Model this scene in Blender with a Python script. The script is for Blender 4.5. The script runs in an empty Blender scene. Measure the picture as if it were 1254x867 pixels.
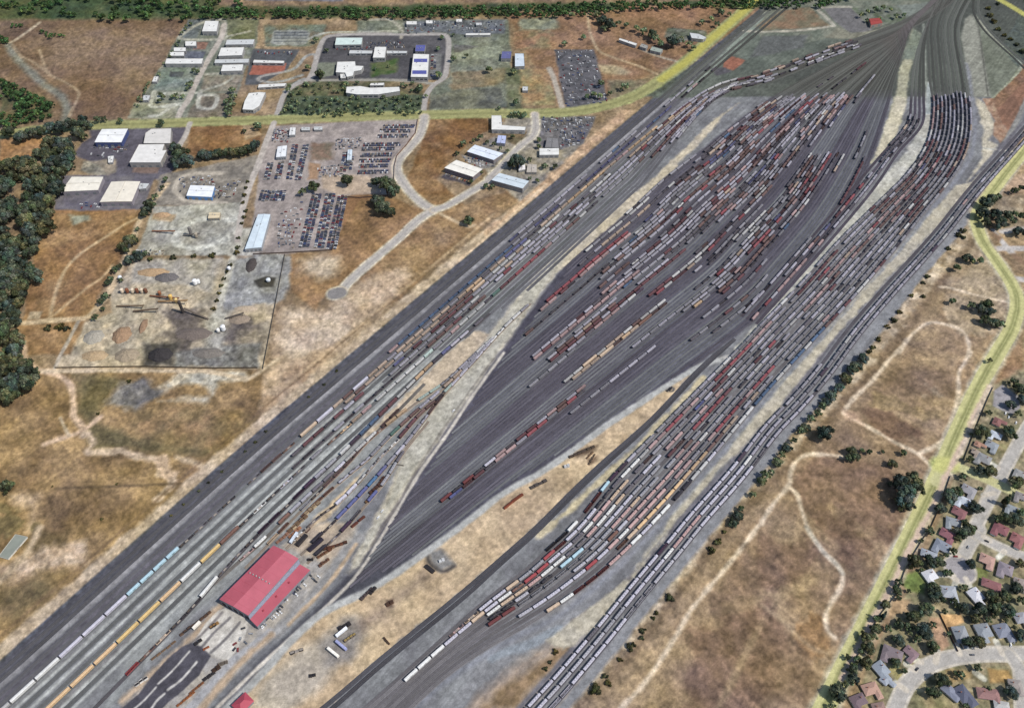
import bpy, math, random
import numpy as np
from mathutils import Vector, Matrix
random.seed(11); rng = np.random.default_rng(11)
SC = bpy.context.scene; COL = SC.collection
R = math.radians
# ---------------------------------------------------------------- camera geometry (photo 1254 x 867)
FPX, CAMH, PITCH = 1086.0, 860.0, R(48.65)
CP, SP = math.cos(PITCH), math.sin(PITCH)
def G(px, py, z=0.0):
    u = (px-627.0)/FPX; v = (433.5-py)/FPX
    t = (CAMH-z)/(SP-v*CP)
    return Vector((u*t, (CP+v*SP)*t, z))
def mpp(py, z=0.0):
    return (CAMH-z)/(SP-(433.5-py)/FPX*CP)/FPX
def GN(px, py):
    u = (px-627.0)/FPX; v = (433.5-py)/FPX
    t = CAMH/(SP-v*CP)
    return u*t, (CP+v*SP)*t
def PX(x, y, z=0.0):
    d = y*CP+(CAMH-z)*SP; up = y*SP-(CAMH-z)*CP
    return 627+FPX*x/d, 433.5-FPX*up/d
TILES = {}
for r, y0 in zip('ABCD', (0, 215, 430, 647)):
    for c, x0 in zip('1234', (0, 310, 620, 934)):
        TILES[r+c] = (x0, y0, 1254/320)
def T(tile, *f):
    """points of the survey, read on an enlarged part of it"""
    if isinstance(tile, str): x0, y0, s = TILES[tile]
    else:
        x0, y0 = tile[:2]; s = tile[2] if len(tile) > 2 else 6.828
    return [(x0+f[i]/s, y0+f[i+1]/s) for i in range(0, len(f), 2)]
def P(*f): return [(f[i], f[i+1]) for i in range(0, len(f), 2)]
def lin(c):
    return tuple(((x/255)/12.92 if x/255 <= .04045 else ((x/255+.055)/1.055)**2.4) for x in c)
# ---------------------------------------------------------------- materials
MATS = {}
def new_mat(name):
    m = bpy.data.materials.new(name); m.use_nodes = True
    nt = m.node_tree; b = nt.nodes['Principled BSDF']
    return m, nt, b
def mat(name, col, rough=.8, noise=.18, scale=.6, metal=0.0, spec=.25, rnd=0.0):
    """plain weathered paint / roofing: base colour broken up by two noises"""
    key = (name, tuple(col), rough, noise, scale, rnd)
    if key in MATS: return MATS[key]
    m, nt, b = new_mat(name)
    L = lin(col); b.inputs['Roughness'].default_value = rough; b.inputs['Metallic'].default_value = metal
    b.inputs['Specular IOR Level'].default_value = spec
    g = nt.nodes.new('ShaderNodeNewGeometry')
    n1 = nt.nodes.new('ShaderNodeTexNoise'); n1.inputs['Scale'].default_value = scale; n1.inputs['Detail'].default_value = 5
    nt.links.new(g.outputs['Position'], n1.inputs['Vector'])
    mr = nt.nodes.new('ShaderNodeMapRange'); mr.inputs[1].default_value = .3; mr.inputs[2].default_value = .7
    mr.inputs[3].default_value = 1-noise; mr.inputs[4].default_value = 1+noise
    nt.links.new(n1.outputs['Fac'], mr.inputs[0])
    v = nt.nodes.new('ShaderNodeVectorMath'); v.operation = 'SCALE'; v.inputs[0].default_value = L
    last = mr.outputs[0]
    if rnd:
        oi = nt.nodes.new('ShaderNodeObjectInfo'); m2 = nt.nodes.new('ShaderNodeMapRange')
        m2.inputs[3].default_value = 1-rnd; m2.inputs[4].default_value = 1+rnd
        nt.links.new(oi.outputs['Random'], m2.inputs[0])
        mm = nt.nodes.new('ShaderNodeMath'); mm.operation = 'MULTIPLY'
        nt.links.new(last, mm.inputs[0]); nt.links.new(m2.outputs[0], mm.inputs[1]); last = mm.outputs[0]
    nt.links.new(last, v.inputs['Scale']); nt.links.new(v.outputs[0], b.inputs['Base Color'])
    MATS[key] = m; return m
def attr_mat(name, amp=.2, scales=(.12, .9), rough=.95, amp2=.15, spec=.1, rnd=0.0, trans=0.0):
    """surface whose own colour is stored on the mesh, broken up by fine soil noise"""
    m, nt, b = new_mat(name); b.inputs['Roughness'].default_value = rough; b.inputs['Specular IOR Level'].default_value = spec
    a = nt.nodes.new('ShaderNodeAttribute'); a.attribute_name = 'Col'
    g = nt.nodes.new('ShaderNodeNewGeometry'); last = None
    for s, am in zip(scales, (amp, amp2)):
        n = nt.nodes.new('ShaderNodeTexNoise'); n.inputs['Scale'].default_value = s; n.inputs['Detail'].default_value = 6
        n.inputs['Roughness'].default_value = .65
        nt.links.new(g.outputs['Position'], n.inputs['Vector'])
        mr = nt.nodes.new('ShaderNodeMapRange'); mr.inputs[1].default_value = .3; mr.inputs[2].default_value = .7
        mr.inputs[3].default_value = 1-am; mr.inputs[4].default_value = 1+am; mr.clamp = False
        nt.links.new(n.outputs['Fac'], mr.inputs[0])
        if last is None: last = mr.outputs[0]
        else:
            mm = nt.nodes.new('ShaderNodeMath'); mm.operation = 'MULTIPLY'
            nt.links.new(last, mm.inputs[0]); nt.links.new(mr.outputs[0], mm.inputs[1]); last = mm.outputs[0]
    if rnd:
        oi = nt.nodes.new('ShaderNodeObjectInfo'); m2 = nt.nodes.new('ShaderNodeMapRange')
        m2.inputs[3].default_value = 1-rnd; m2.inputs[4].default_value = 1+rnd
        nt.links.new(oi.outputs['Random'], m2.inputs[0])
        mm = nt.nodes.new('ShaderNodeMath'); mm.operation = 'MULTIPLY'
        nt.links.new(last, mm.inputs[0]); nt.links.new(m2.outputs[0], mm.inputs[1]); last = mm.outputs[0]
    v = nt.nodes.new('ShaderNodeVectorMath'); v.operation = 'SCALE'
    nt.links.new(a.outputs['Color'], v.inputs[0]); nt.links.new(last, v.inputs['Scale'])
    out = v.outputs[0]
    if rnd:      # each tree leans to its own green: bluish, olive or dry
        ramp = nt.nodes.new('ShaderNodeValToRGB'); cr = ramp.color_ramp; cr.elements[0].color = (.86, .98, 1.12, 1); cr.elements[1].color = (1.35, 1.12, .8, 1)
        for p_, c_ in ((.35, (.95, 1.0, .98, 1)), (.7, (1.1, 1.12, .84, 1))): e = cr.elements.new(p_); e.color = c_
        f_ = nt.nodes.new('ShaderNodeMath'); f_.operation = 'FRACT'; k_ = nt.nodes.new('ShaderNodeMath'); k_.operation = 'MULTIPLY'; k_.inputs[1].default_value = 7.31
        nt.links.new(oi.outputs['Random'], k_.inputs[0]); nt.links.new(k_.outputs[0], f_.inputs[0]); nt.links.new(f_.outputs[0], ramp.inputs[0])
        vm = nt.nodes.new('ShaderNodeVectorMath'); vm.operation = 'MULTIPLY'; nt.links.new(out, vm.inputs[0]); nt.links.new(ramp.outputs[0], vm.inputs[1]); out = vm.outputs[0]
    nt.links.new(out, b.inputs['Base Color'])
    return m
M_GROUND = attr_mat('soil', .16, (.16, .75), amp2=.16)
M_CARS = attr_mat('car_paint', .16, (.25, 1.3), .7, .12, spec=.25)
M_LEAF = attr_mat('leaves', .2, (.15, .9), .9, .22, spec=.1, rnd=.3)
# ---------------------------------------------------------------- mesh builder
class MB:
    def __init__(s): s.v = []; s.f = []; s.m = []; s.c = []
    def add(s, vs, fs, mi=0, c=None):
        o = len(s.v); s.v += [tuple(x) for x in vs]
        for f in fs: s.f.append([o+i for i in f]); s.m.append(mi); s.c.append(c)
    def box(s, c, d, rz=0.0, mi=0, col=None, top=(1, 1)):
        hx, hy, hz = d[0]/2, d[1]/2, d[2]/2; ca, sa = math.cos(rz), math.sin(rz); vs = []
        for z in (-hz, hz):
            kx, ky = (1, 1) if z < 0 else top
            for x, y in ((-hx, -hy), (hx, -hy), (hx, hy), (-hx, hy)):
                x *= kx; y *= ky
                vs.append((c[0]+x*ca-y*sa, c[1]+x*sa+y*ca, c[2]+z))
        s.add(vs, [(3, 2, 1, 0), (4, 5, 6, 7), (0, 1, 5, 4), (1, 2, 6, 5), (2, 3, 7, 6), (3, 0, 4, 7)], mi, col)
    def prism(s, prof, x0, x1, mi=0, col=None, e0=1.0, e1=1.0):
        """closed profile in (y,z), swept along x"""
        n = len(prof); vs = [(x0, y*e0, z) for y, z in prof]+[(x1, y*e1, z) for y, z in prof]
        fs = [(i, (i+1) % n, n+(i+1) % n, n+i) for i in range(n)]
        fs += [tuple(range(n-1, -1, -1)), tuple(range(n, 2*n))]
        s.add(vs, fs, mi, col)
    def loft(s, rings, mi=0, col=None, caps=True):
        n = len(rings[0]); vs = [p for r in rings for p in r]; fs = []
        for k in range(len(rings)-1):
            for i in range(n):
                fs.append((k*n+i, k*n+(i+1) % n, (k+1)*n+(i+1) % n, (k+1)*n+i))
        if caps: fs += [tuple(range(n-1, -1, -1)), tuple((len(rings)-1)*n+i for i in range(n))]
        s.add(vs, fs, mi, col)
    def tube(s, a, b, r0, r1=None, n=8, mi=0, col=None):
        a, b = Vector(a), Vector(b); r1 = r0 if r1 is None else r1
        d = (b-a).normalized(); u = d.orthogonal().normalized(); w = d.cross(u)
        s.loft([[p+u*math.cos(2*math.pi*i/n)*r+w*math.sin(2*math.pi*i/n)*r for i in range(n)] for p, r in ((a, r0), (b, r1))], mi, col)
    def extrude(s, poly, z0, z1, mi=0, col=None):
        n = len(poly)
        ar = sum(poly[i][0]*poly[(i+1) % n][1]-poly[(i+1) % n][0]*poly[i][1] for i in range(n))
        if ar < 0: poly = poly[::-1]
        s.add([(x, y, z0) for x, y in poly]+[(x, y, z1) for x, y in poly],
              [(i, (i+1) % n, n+(i+1) % n, n+i) for i in range(n)]+[tuple(range(n, 2*n)), tuple(range(n-1, -1, -1))], mi, col)
    def mesh(s, name, mats):
        me = bpy.data.meshes.new(name); me.from_pydata(s.v, [], s.f)
        for m in mats: me.materials.append(m)
        if len(mats) > 1: me.polygons.foreach_set('material_index', s.m)
        if any(c is not None for c in s.c):
            at = me.attributes.new('Col', 'FLOAT_COLOR', 'CORNER')
            arr = []
            for f, c in zip(s.f, s.c): arr += ((*lin(c or (128, 128, 128)), 1.0)*len(f))
            at.data.foreach_set('color', arr)
        me.update(); return me
def obj(name, me, parent=None, loc=(0, 0, 0), rz=0.0):
    o = bpy.data.objects.new(name, me); COL.objects.link(o)
    o.location = loc; o.rotation_euler = (0, 0, rz)
    if parent is not None: o.parent = parent
    return o
USED = {}
def tag(o, label, cat, group=None, kind=None):
    if label: o['label'] = label; USED.setdefault(label, []).append(o)
    if cat: o['category'] = cat
    if group: o['group'] = group
    if kind: o['kind'] = kind
    return o
def thing(name, label, cat, loc=(0, 0, 0), rz=0.0, group=None):
    return tag(obj(name, None, None, loc, rz), label, cat, group)
def copy_tree(o, loc=None, rz=None, scale=None, parent=None):
    c = o.copy(); COL.objects.link(c)
    if parent is not None: c.parent = parent
    if loc is not None: c.location = loc
    if rz is not None: c.rotation_euler = (0, 0, rz)
    if scale is not None: c.scale = scale
    for ch in list(o.children): copy_tree(ch, parent=c)
    return c
def ordinal(n):
    w = ['zeroth', 'first', 'second', 'third', 'fourth', 'fifth', 'sixth', 'seventh', 'eighth', 'ninth', 'tenth', 'eleventh', 'twelfth']
    if n < len(w): return w[n]
    return f"{n}{'th' if 10 <= n % 100 <= 20 else {1: 'st', 2: 'nd', 3: 'rd'}.get(n % 10, 'th')}"
# ---------------------------------------------------------------- numpy noise
def vnoise(x, y, seed=0):
    xi = np.floor(x).astype(np.int64); yi = np.floor(y).astype(np.int64); fx = x-xi; fy = y-yi
    fx = fx*fx*(3-2*fx); fy = fy*fy*(3-2*fy)
    def h(a, b):
        n = (a*374761393+b*668265263+seed*1442695041) & 0x7fffffff
        n = ((n ^ (n >> 13))*1274126177) & 0x7fffffff
        n = n ^ (n >> 16)
        return (n & 0xffff)/65535.0
    a = h(xi, yi); b = h(xi+1, yi); c = h(xi, yi+1); d = h(xi+1, yi+1)
    return (a+(b-a)*fx)*(1-fy)+(c+(d-c)*fx)*fy
def fbm(x, y, scale, octv=4, seed=0, gain=.55):
    s = 0; am = 1; tot = 0; x = x/scale; y = y/scale
    for k in range(octv):
        s = s+am*vnoise(x, y, seed+k*17); tot += am; am *= gain; x = x*2.03+7.1; y = y*2.03+3.7
    return s/tot
def smooth(pts, n=6):
    """Catmull-Rom through world points (2D arrays)"""
    p = np.array(pts, float)
    if len(p) < 3: return p
    q = np.vstack([2*p[0]-p[1], p, 2*p[-1]-p[-2]]); out = []
    for i in range(1, len(q)-2):
        for k in range(n):
            t = k/n; a, b, c, d = q[i-1], q[i], q[i+1], q[i+2]
            out.append(.5*((2*b)+(-a+c)*t+(2*a-5*b+4*c-d)*t*t+(-a+3*b-3*c+d)*t**3))
    out.append(p[-1]); return np.array(out)
def W(pts): return np.array([G(x, y)[:2] for x, y in pts])
# ---------------------------------------------------------------- track lines (photo survey -> world)
EDGE = smooth(W(P(-160,948, 0,812, 184,648, 310,537, 433,433, 630,267, 689,217, 778,141, 852,78, 926,17, 960,-12, 1010,-55)), 5)
def arclen(p): return np.concatenate([[0], np.cumsum(np.hypot(*np.diff(p, axis=0).T))])
def resample(p, step):
    s = arclen(p); n = max(2, int(s[-1]/step)+1); q = np.linspace(0, s[-1], n)
    return np.stack([np.interp(q, s, p[:, 0]), np.interp(q, s, p[:, 1])], 1)
def offset(p, d):
    t = np.gradient(p, axis=0); t /= np.linalg.norm(t, axis=1)[:, None]
    return p+np.stack([t[:, 1], -t[:, 0]], 1)*d
EDGE = resample(EDGE, 12.0)
tracks = []      # dicts: pts (world), set, idx
def add_track(pts, st, bed=(104, 105, 107), w=3.4, step=11.0):
    p = resample(np.array(pts, float), step); tracks.append(dict(p=p, s=arclen(p), set=st, bed=bed, w=w, used=[]))
    return tracks[-1]
def pyv(p): return np.array([PX(a, b) for a, b in p])
# west yard: parallels of the edge, bending east at the far end
BUNDLE = W(P(800,142, 860,114, 934,90, 1000,64, 1060,43, 1108,24, 1146,0, 1175,-25))
def west_track(d, lo=None, hi=None, **k):
    p = offset(EDGE, d); q = pyv(p)
    if d > 40:
        keep = p[q[:, 1] > 205+ (d-40)*.25]
        b = offset(BUNDLE, (d-40)*.42)[1:]
        p = resample(smooth(np.vstack([keep[::4], keep[-1:], b]), 4), 12.0); q = pyv(p)
    m = np.ones(len(p), bool)
    if lo: m &= q[:, 1] < lo
    if hi: m &= q[:, 1] > hi
    return add_track(p[m], 'west', **k)
WT = {}
for d in (8, 15.5, 28, 37, 44.4, 57, 70, 78, 90.5): WT[d] = west_track(d, bed=(88, 88, 92) if d < 40 else (98, 100, 101), w=4.2)
for d, lo in ((50.5, 500), (63.5, 470), (84, 430), (96, 420), (102, 380), (108, 360)): WT[d] = west_track(d, lo=lo, bed=(98, 98, 102))
def line_track(st, *f, **k): return add_track(smooth(W(P(*f)), 5), st, **({'bed': (142, 130, 118), 'w': 2.5} if st == 'shed' and 'bed' not in k else k))
SH = {}   # tracks leading to the red-roofed shed
SH['a'] = line_track('shed', 60,925, 110,873, 162,820, 233,747, 270,704, 307,664, 371,601, 423,552, 505,470, 536,440, 600,384, bed=(84, 82, 86))
SH['b'] = line_track('shed', 262,715, 296,685, 320,664, 364,621, 400,588, 437,553, 470,521, 520,470, bed=(110, 106, 102))
SH['c'] = line_track('shed', 300,696, 345,650, 385,609, 425,570, 455,537, 509,494, 545,469, 590,428, 618,402)
SH['d'] = line_track('shed', 345,660, 386,618, 425,584, 453,561, 476,537, 509,506, 550,470, 605,415)
SH['e'] = line_track('shed', 350,672, 390,634, 415,616, 438,593, 466,560, 487,540, 515,508, 545,481, 605,415)
SH['f'] = line_track('shed', 368,680, 407,642, 427,622, 448,600, 468,578, 496,546, 516,520, 542,486, 580,444, 618,402, 650,372)
SH['g'] = line_track('shed', 376,690, 418,652, 445,622, 470,592, 496,552, 525,516)
# the bowl between the two sandy strips
PAIR = [((262,868),(268,872)), ((340,792),(347,797)), ((420,712),(436,722)), ((463,647),(500,690)), ((540,532),(600,612)), ((611,432),(690,557)), ((645,388),(765,505)), ((689,328),(850,449)),
        ((774,255),(934,386)), ((812,220),(972,345)), ((860,183),(1026,275)), ((897,153),(1064,205)), ((960,110),(1085,143)), ((1035,70),(1096,100)),
        ((1090,44),(1106,64)), ((1112,28),(1118,32)), ((1150,-8),(1154,-6))]
PA = smooth(W([a for a, b in PAIR]), 6); PB = smooth(W([b for a, b in PAIR]), 6); NB = 46
NB = 50; BOWL = []
K0 = 42; PA_, PB_ = resample(PA, 4), resample(PB, 4); LENS = [tuple(q) for q in PA]+[tuple(q) for q in PB[::-1]]
def inside(poly_, x, y):
    r = False
    for i in range(len(poly_)):
        (ax, ay), (bx, by) = poly_[i], poly_[i-1]
        if (ay > y) != (by > y) and x < (bx-ax)*(y-ay)/(by-ay)+ax: r = not r
    return r
for i in range(NB):
    f = (i+.5)/NB; g = (i//6) % 2
    p = (PA*(1-f)+PB*f)[K0:]; d = p[7]-p[0]; d = d/np.hypot(*d); low = []
    for s_ in np.arange(12, 900, 12):        # straight back from the widest part to the ladder along the sandy edges
        q = p[0]-d*s_
        if not inside(LENS, q[0], q[1]): break
        if np.hypot(*(PA_-q).T).min() < 9 or np.hypot(*(PB_-q).T).min() < 5: break
        low.append(q)
    p = np.vstack(low[::-1]+[p]) if low else p
    BOWL.append(add_track(p, 'bowl', bed=((88, 86, 95), (99, 101, 105))[g] if i % 3 else ((79, 77, 86), (113, 115, 117))[g], w=1.5)); BOWL[-1]['grp'] = g
# receiving yard east of the sandy wedge
RL = smooth(W(P(400,905, 470,847, 587,742, 640,701, 669,675, 705,642, 745,592, 773,562, 852,482, 908,425, 934,397, 977,353, 1028,296, 1075,250, 1113,212, 1137,172, 1143,130, 1139,100, 1137,60, 1137,30, 1146,8, 1164,-20)), 6)
RR = smooth(W(P(470,905, 524,842, 590,796, 642,766, 676,751, 709,726, 745,695, 771,670, 801,641, 840,597, 875,556, 904,521, 933,486, 962,454, 992,421, 1042,368, 1104,296, 1128,264, 1165,220, 1184,188, 1189,158, 1186,118, 1180,80, 1175,58, 1173,35, 1180,14, 1200,-20)), 6)
RL, RR = resample(RL, 8), resample(RR, 8)
NR = 10; REC = []
near = np.array([np.argmin(((RR-q)**2).sum(1)) for q in RL]); near = np.maximum.accumulate(near)
nm = RR[near]; ker = np.ones(15)/15
nm = np.stack([np.convolve(np.pad(nm[:, k], 7, 'edge'), ker, 'valid') for k in (0, 1)], 1)
for i in range(NR):
    f = i/(NR-1); REC.append(add_track(RL*(1-f)+nm*f, 'rec', bed=(110, 108, 110) if i % 2 else (100, 98, 101), w=3.6))
# leads: two dark tracks under the wedge, curve between the two far strips, three strings by the east bank
LEAD = [line_track('lead', 300,935+k*6, 400,858+k*5, 473,797+k*4, 565,722+k*4, 610,684+k*3, 655,644+k*3, 697,602+k*3, 737,564+k*3, 799,510+k*2, 857,449+k*2, 900,415, bed=(72, 72, 77), w=4) for k in (1, 3)]
CURVE = [line_track('curve', 908+k*6,388+k*3, 953+k*6,338+k*3, 1008+k*6,275+k*3, 1052+k*6,222+k*3, 1082+k*6,187, 1111+k*6,153, 1116+k*5,120, 1119+k*4,85, 1126+k*2,55, 1140,20, 1156,-15, bed=(76, 72, 82), w=3.4) for k in range(4)]
def t_line(k):
    a = P(600,920, 648,865, 679,831, 727,775, 771,721, 819,664, 848,629, 897,574, 936,524, 968,491, 1001,453, 1038,404, 1080,355, 1140,289, 1186,232, 1228,185, 1262,147)
    return offset(smooth(W(a), 6), k*8.2)
EAST = [add_track(t_line(k), 'east', bed=(86, 84, 90), w=3.6) for k in range(3)]
LOCO = [line_track('outer', 1194,-10, 1192,14, 1204,36, 1222,54, 1242,72, 1262,92, bed=(78, 80, 78), w=4), line_track('outer', 1200,-10, 1198,14, 1210,36, 1228,54, 1248,72, 1266,90, bed=(78, 80, 78), w=4)]
# ---------------------------------------------------------------- the ground sheet, one colour function
STEP = 1.3
def axis(a, b, lo, hi, st=STEP):
    mid = np.arange(a-10, b+10, st); l = []; x = a-10; s = st
    while x > lo: s *= 1.09; x -= s; l.append(max(x, lo))
    r = []; x = mid[-1]; s = st
    while x < hi: s *= 1.09; x += s; r.append(min(x, hi))
    return np.array(l[::-1]+list(mid)+r)
xs = axis(0, 1254, -1500, 2760); ys = axis(0, 867, -768, 1240)
NX, NY = len(xs), len(ys)
PXX, PYY = np.meshgrid(xs, ys); GX, GY = GN(PXX, PYY)
Cc = np.zeros((NY, NX, 3)); LB = np.zeros((NY, NX), np.int16)
LABELS = ['ground']
def label_id(n):
    if n not in LABELS: LABELS.append(n)
    return LABELS.index(n)
def window(pts, pad):
    p = np.array(pts); a, b = p.min(0)-pad, p.max(0)+pad
    i0, i1 = np.searchsorted(xs, [a[0], b[0]]); j0, j1 = np.searchsorted(ys, [a[1], b[1]])
    return slice(max(j0-1, 0), j1+1), slice(max(i0-1, 0), i1+1)
def seg_dist(X, Y, p, closed):
    q = np.vstack([p, p[:1]]) if closed else p
    d2 = np.full(X.shape, 1e18); ins = np.zeros(X.shape, bool)
    for (ax, ay), (bx, by) in zip(q[:-1], q[1:]):
        dx, dy = bx-ax, by-ay; L = dx*dx+dy*dy
        if L < 1e-9: continue
        t = np.clip(((X-ax)*dx+(Y-ay)*dy)/L, 0, 1)
        d2 = np.minimum(d2, (X-ax-t*dx)**2+(Y-ay-t*dy)**2)
        if closed and ay != by:
            ins ^= ((ay > Y) != (by > Y)) & (X < (bx-ax)*(Y-ay)/(by-ay)+ax)
    d = np.sqrt(d2); return np.where(ins, -d, d) if closed else d
SEED = [100]
def apply(sl, m, col, var=.0, vs=20, col2=None):
    SEED[0] += 1
    X, Y = GX[sl], GY[sl]; c = np.array(col, float)/255
    if col2 is not None:
        n = np.clip((fbm(X, Y, vs, 4, SEED[0])-.36)/.28, 0, 1)[..., None]; c = c*(1-n)+np.array(col2, float)/255*n
    if var: c = c*(1+(fbm(X, Y, vs*.6, 4, SEED[0]+500)-.5)[..., None]*2*var)
    Cc[sl] = Cc[sl]*(1-m[..., None])+c*m[..., None]
def poly(pts, col, soft=3., jit=4., js=18., a=1., name=None, var=.1, vs=20, col2=None, sm=0):
    sl = window(pts, 30); X, Y = GX[sl], GY[sl]
    if X.size == 0: return
    w = W(pts)
    if sm: w = smooth(np.vstack([w, w[:1]]), sm)[:-1]
    d = seg_dist(X, Y, w, True)
    if jit: SEED[0] += 1; d = d+(fbm(X, Y, js, 4, SEED[0])-.5)*2*jit
    m = np.clip(.5-d/max(soft, .1), 0, 1)*a
    apply(sl, m, col, var, vs, col2)
    if name: L = LB[sl]; L[d < 0] = label_id(name)
def line(pts, width, col, soft=1.5, jit=.6, js=12., a=1., name=None, var=.06, vs=15, col2=None, sm=5):
    sl = window(pts, 25); X, Y = GX[sl], GY[sl]
    if X.size == 0: return
    w = W(pts)
    if sm and len(w) > 2: w = smooth(w, sm)
    d = seg_dist(X, Y, w, False)-width/2
    if jit: SEED[0] += 1; d = d+(fbm(X, Y, js, 3, SEED[0])-.5)*2*jit
    m = np.clip(.5-d/max(soft, .1), 0, 1)*a
    apply(sl, m, col, var, vs, col2)
    if name: L = LB[sl]; L[d < 0] = label_id(name)
ALL = (slice(None), slice(None))
# natural base: dry grassland
apply(ALL, np.ones((NY, NX)), (148, 122, 95), .14, 60, (128, 104, 80))
poly(P(-1500,-768, 2760,-768, 2760,-20, -1500,-20), (108, 100, 76), soft=60, jit=40, js=120, col2=(84, 88, 58), vs=150)
# --- north-west: brown field, far wood floor
poly(P(-400,22, 230,24, 160,142, 84,152, -400,155), (128, 103, 82), soft=8, jit=6, col2=(112, 87, 67), vs=90, var=.14)
poly(T('A1', 330,180,700,150,800,260,640,420,420,400,300,300), (138, 112, 90), soft=50, jit=25, js=50, a=.7)
poly(T('A1', 250,330,520,320,560,470,420,540,330,480), (112, 84, 64), soft=60, jit=30, js=50, a=.6)
poly(P(-400,-60, 330,-60, 330,12, 265,24, 0,24, -400,24), (64, 78, 52), soft=15, jit=10, js=40, col2=(86, 88, 58), vs=50)
poly(P(255,-40, 700,-40, 700,-2, 600,4, 440,6, 270,9), (146, 118, 90), soft=10, jit=6, col2=(120, 96, 80))
poly(P(270,-30, 430,-30, 420,2, 300,1), (110, 106, 110), soft=6, jit=3)
poly(P(255,9, 1050,0, 1050,14, 850,10, 760,12, 640,20, 300,22, 255,24), (70, 80, 54), soft=15, jit=8, js=30, col2=(100, 88, 62), vs=40)
line(T('A1', 190,110,150,140,80,190,40,210), 7, (172, 150, 124), soft=4)
line(T('A1', 40,220,90,290,140,340,200,400,290,460,322,530,300,610), 15, (124, 118, 106), soft=9, jit=3)
line(T('A1', 190,240,215,320,240,360,320,400,375,440,370,480,330,560), 5, (158, 132, 106), soft=4)
line(T('A1', 230,350,160,300,100,270,60,220), 5, (150, 126, 102), soft=5)
poly(T('A1', 0,640,210,670,340,690,300,740,210,745,0,815), (166, 124, 86), soft=4, jit=5, col2=(150, 108, 72))
poly(T('A1', 0,380,120,430,260,490,240,560,60,610,0,600), (86, 84, 60), soft=8, jit=6, col2=(112, 96, 68))
# industrial block north of the road
poly(T('A1', 905,95,1240,92,1235,200,1180,330,1150,430,1075,570,615,565,680,470,790,290), (126, 124, 112), soft=4, jit=4, name='industrial_ground', col2=(106, 108, 96), vs=25, var=.12)
poly(T('A1', 905,95,985,95,940,190,870,190), (102, 104, 102), soft=3, jit=2)
poly(T('A1', 800,320,950,325,890,440,740,430,750,370), (128, 130, 120), soft=4, col2=(110, 118, 106), vs=18)
poly(T('A1', 815,345,885,345,875,372,812,372), (84, 86, 88), soft=2, jit=1)
poly(T('A1', 940,202,1000,205,985,240,925,240), (134, 98, 82), soft=2, jit=1)
poly(T('A1', 890,245,990,250,970,285,870,280), (96, 96, 102), soft=2, jit=1.5)
poly(T('A1', 980,360,1170,365,1130,440,960,445), (134, 120, 104), soft=5, col2=(118, 112, 96))
poly(T('A1', 960,450,1110,450,1060,570,890,570), (128, 112, 98), soft=5, jit=4, col2=(108, 98, 86))
poly(T('A1', 1090,95,1240,95,1225,190,1080,190), (120, 116, 86), soft=6, col2=(96, 98, 70))
poly(T('A1', 650,500,870,500,840,575,610,570), (150, 142, 120), soft=6, jit=6, col2=(120, 118, 96), vs=18)
line(T('A1', 1100,190,880,190,880,165,970,110,1070,100,1080,175), 8, (164, 156, 138), soft=3)
line(T('A1', 1080,180,1200,152), 6, (164, 156, 138), soft=3)
line(T('A1', 900,497,730,512,740,440), 9, (178, 172, 156), soft=3); line(T('A1', 960,447,780,452,760,480), 8, (170, 165, 150), soft=3)
line(T('A1', 830,505,770,550,720,560), 8, (176, 168, 150), soft=3)
line(T('A1', 960,448,950,505,975,522,1025,518,1040,462,970,458), 8, (168, 160, 148), soft=3)
line(T('A1', 960,440,1080,400,1120,355,980,358), 6, (160, 152, 138), soft=3)
line(T('A1', 845,590,870,530,905,480,935,410,965,350,1010,270,1058,190,1075,120), 11, (172, 163, 152), soft=2, name='side_street')
# campus north of the road
poly(T('A2', 350,170,925,172,935,300,920,385,780,385,600,382,275,385,320,250), (88, 86, 88), soft=3, jit=2, name='campus_lot', col2=(74, 73, 76), vs=30)
poly(T('A2', 0,235,225,240,160,340,20,410,-40,410,-20,300), (88, 90, 94), soft=3, jit=2, name='campus_lot', col2=(76, 78, 80))
poly(T('A2', 0,308,160,305,150,345,40,360,-20,360), (152, 92, 76), soft=2, jit=1)
poly(T('A2', 150,400,330,380,800,395,815,465,150,480), (122, 104, 82), soft=5, jit=4, col2=(86, 88, 62), vs=22, var=.2)
poly(T('A2', 160,465,820,455,815,545,120,560), (84, 90, 74), soft=5, jit=3, col2=(66, 76, 60), vs=12, var=.2)
poly(T('A2', 300,305,400,300,390,360,330,375), (116, 120, 104), soft=4, jit=3)
poly(T('A2', 565,305,690,285,690,350,570,372), (66, 88, 48), soft=6, jit=5, col2=(92, 98, 66), vs=12)
poly(T('A2', 850,258,905,258,900,380,845,380), (112, 112, 110), soft=3, jit=1)
poly(T('A2', 50,120,350,120,330,200,270,225,60,225), (110, 114, 98), soft=5, jit=3, col2=(122, 108, 84))
poly(T('A2', 100,148,260,148,262,190,235,218,95,215,88,185), (144, 140, 130), soft=3, jit=1, sm=3)
for k in range(4): line(T('A2', 105,158+k*14,255,158+k*14), 5, (98, 98, 96), soft=2)
poly(T('A2', 500,100,720,95,1225,95,1240,250,1235,345,1220,520,850,530,850,430,940,370,945,200,900,165,500,160), (124, 122, 106), soft=5, jit=4, name='industrial_ground', col2=(104, 106, 92), vs=28, var=.14)
poly(T('A2', 720,105,1210,95,1210,165,980,165,900,160,720,160), (108, 108, 108), soft=5, jit=3, col2=(92, 92, 96), vs=12, var=.2)
poly(T('A2', 960,215,1080,225,1075,255,965,255), (96, 92, 90), soft=3, jit=2)
poly(T('A2', 1080,225,1190,225,1190,280,960,285,960,262), (136, 136, 116), soft=4, jit=3)
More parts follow.
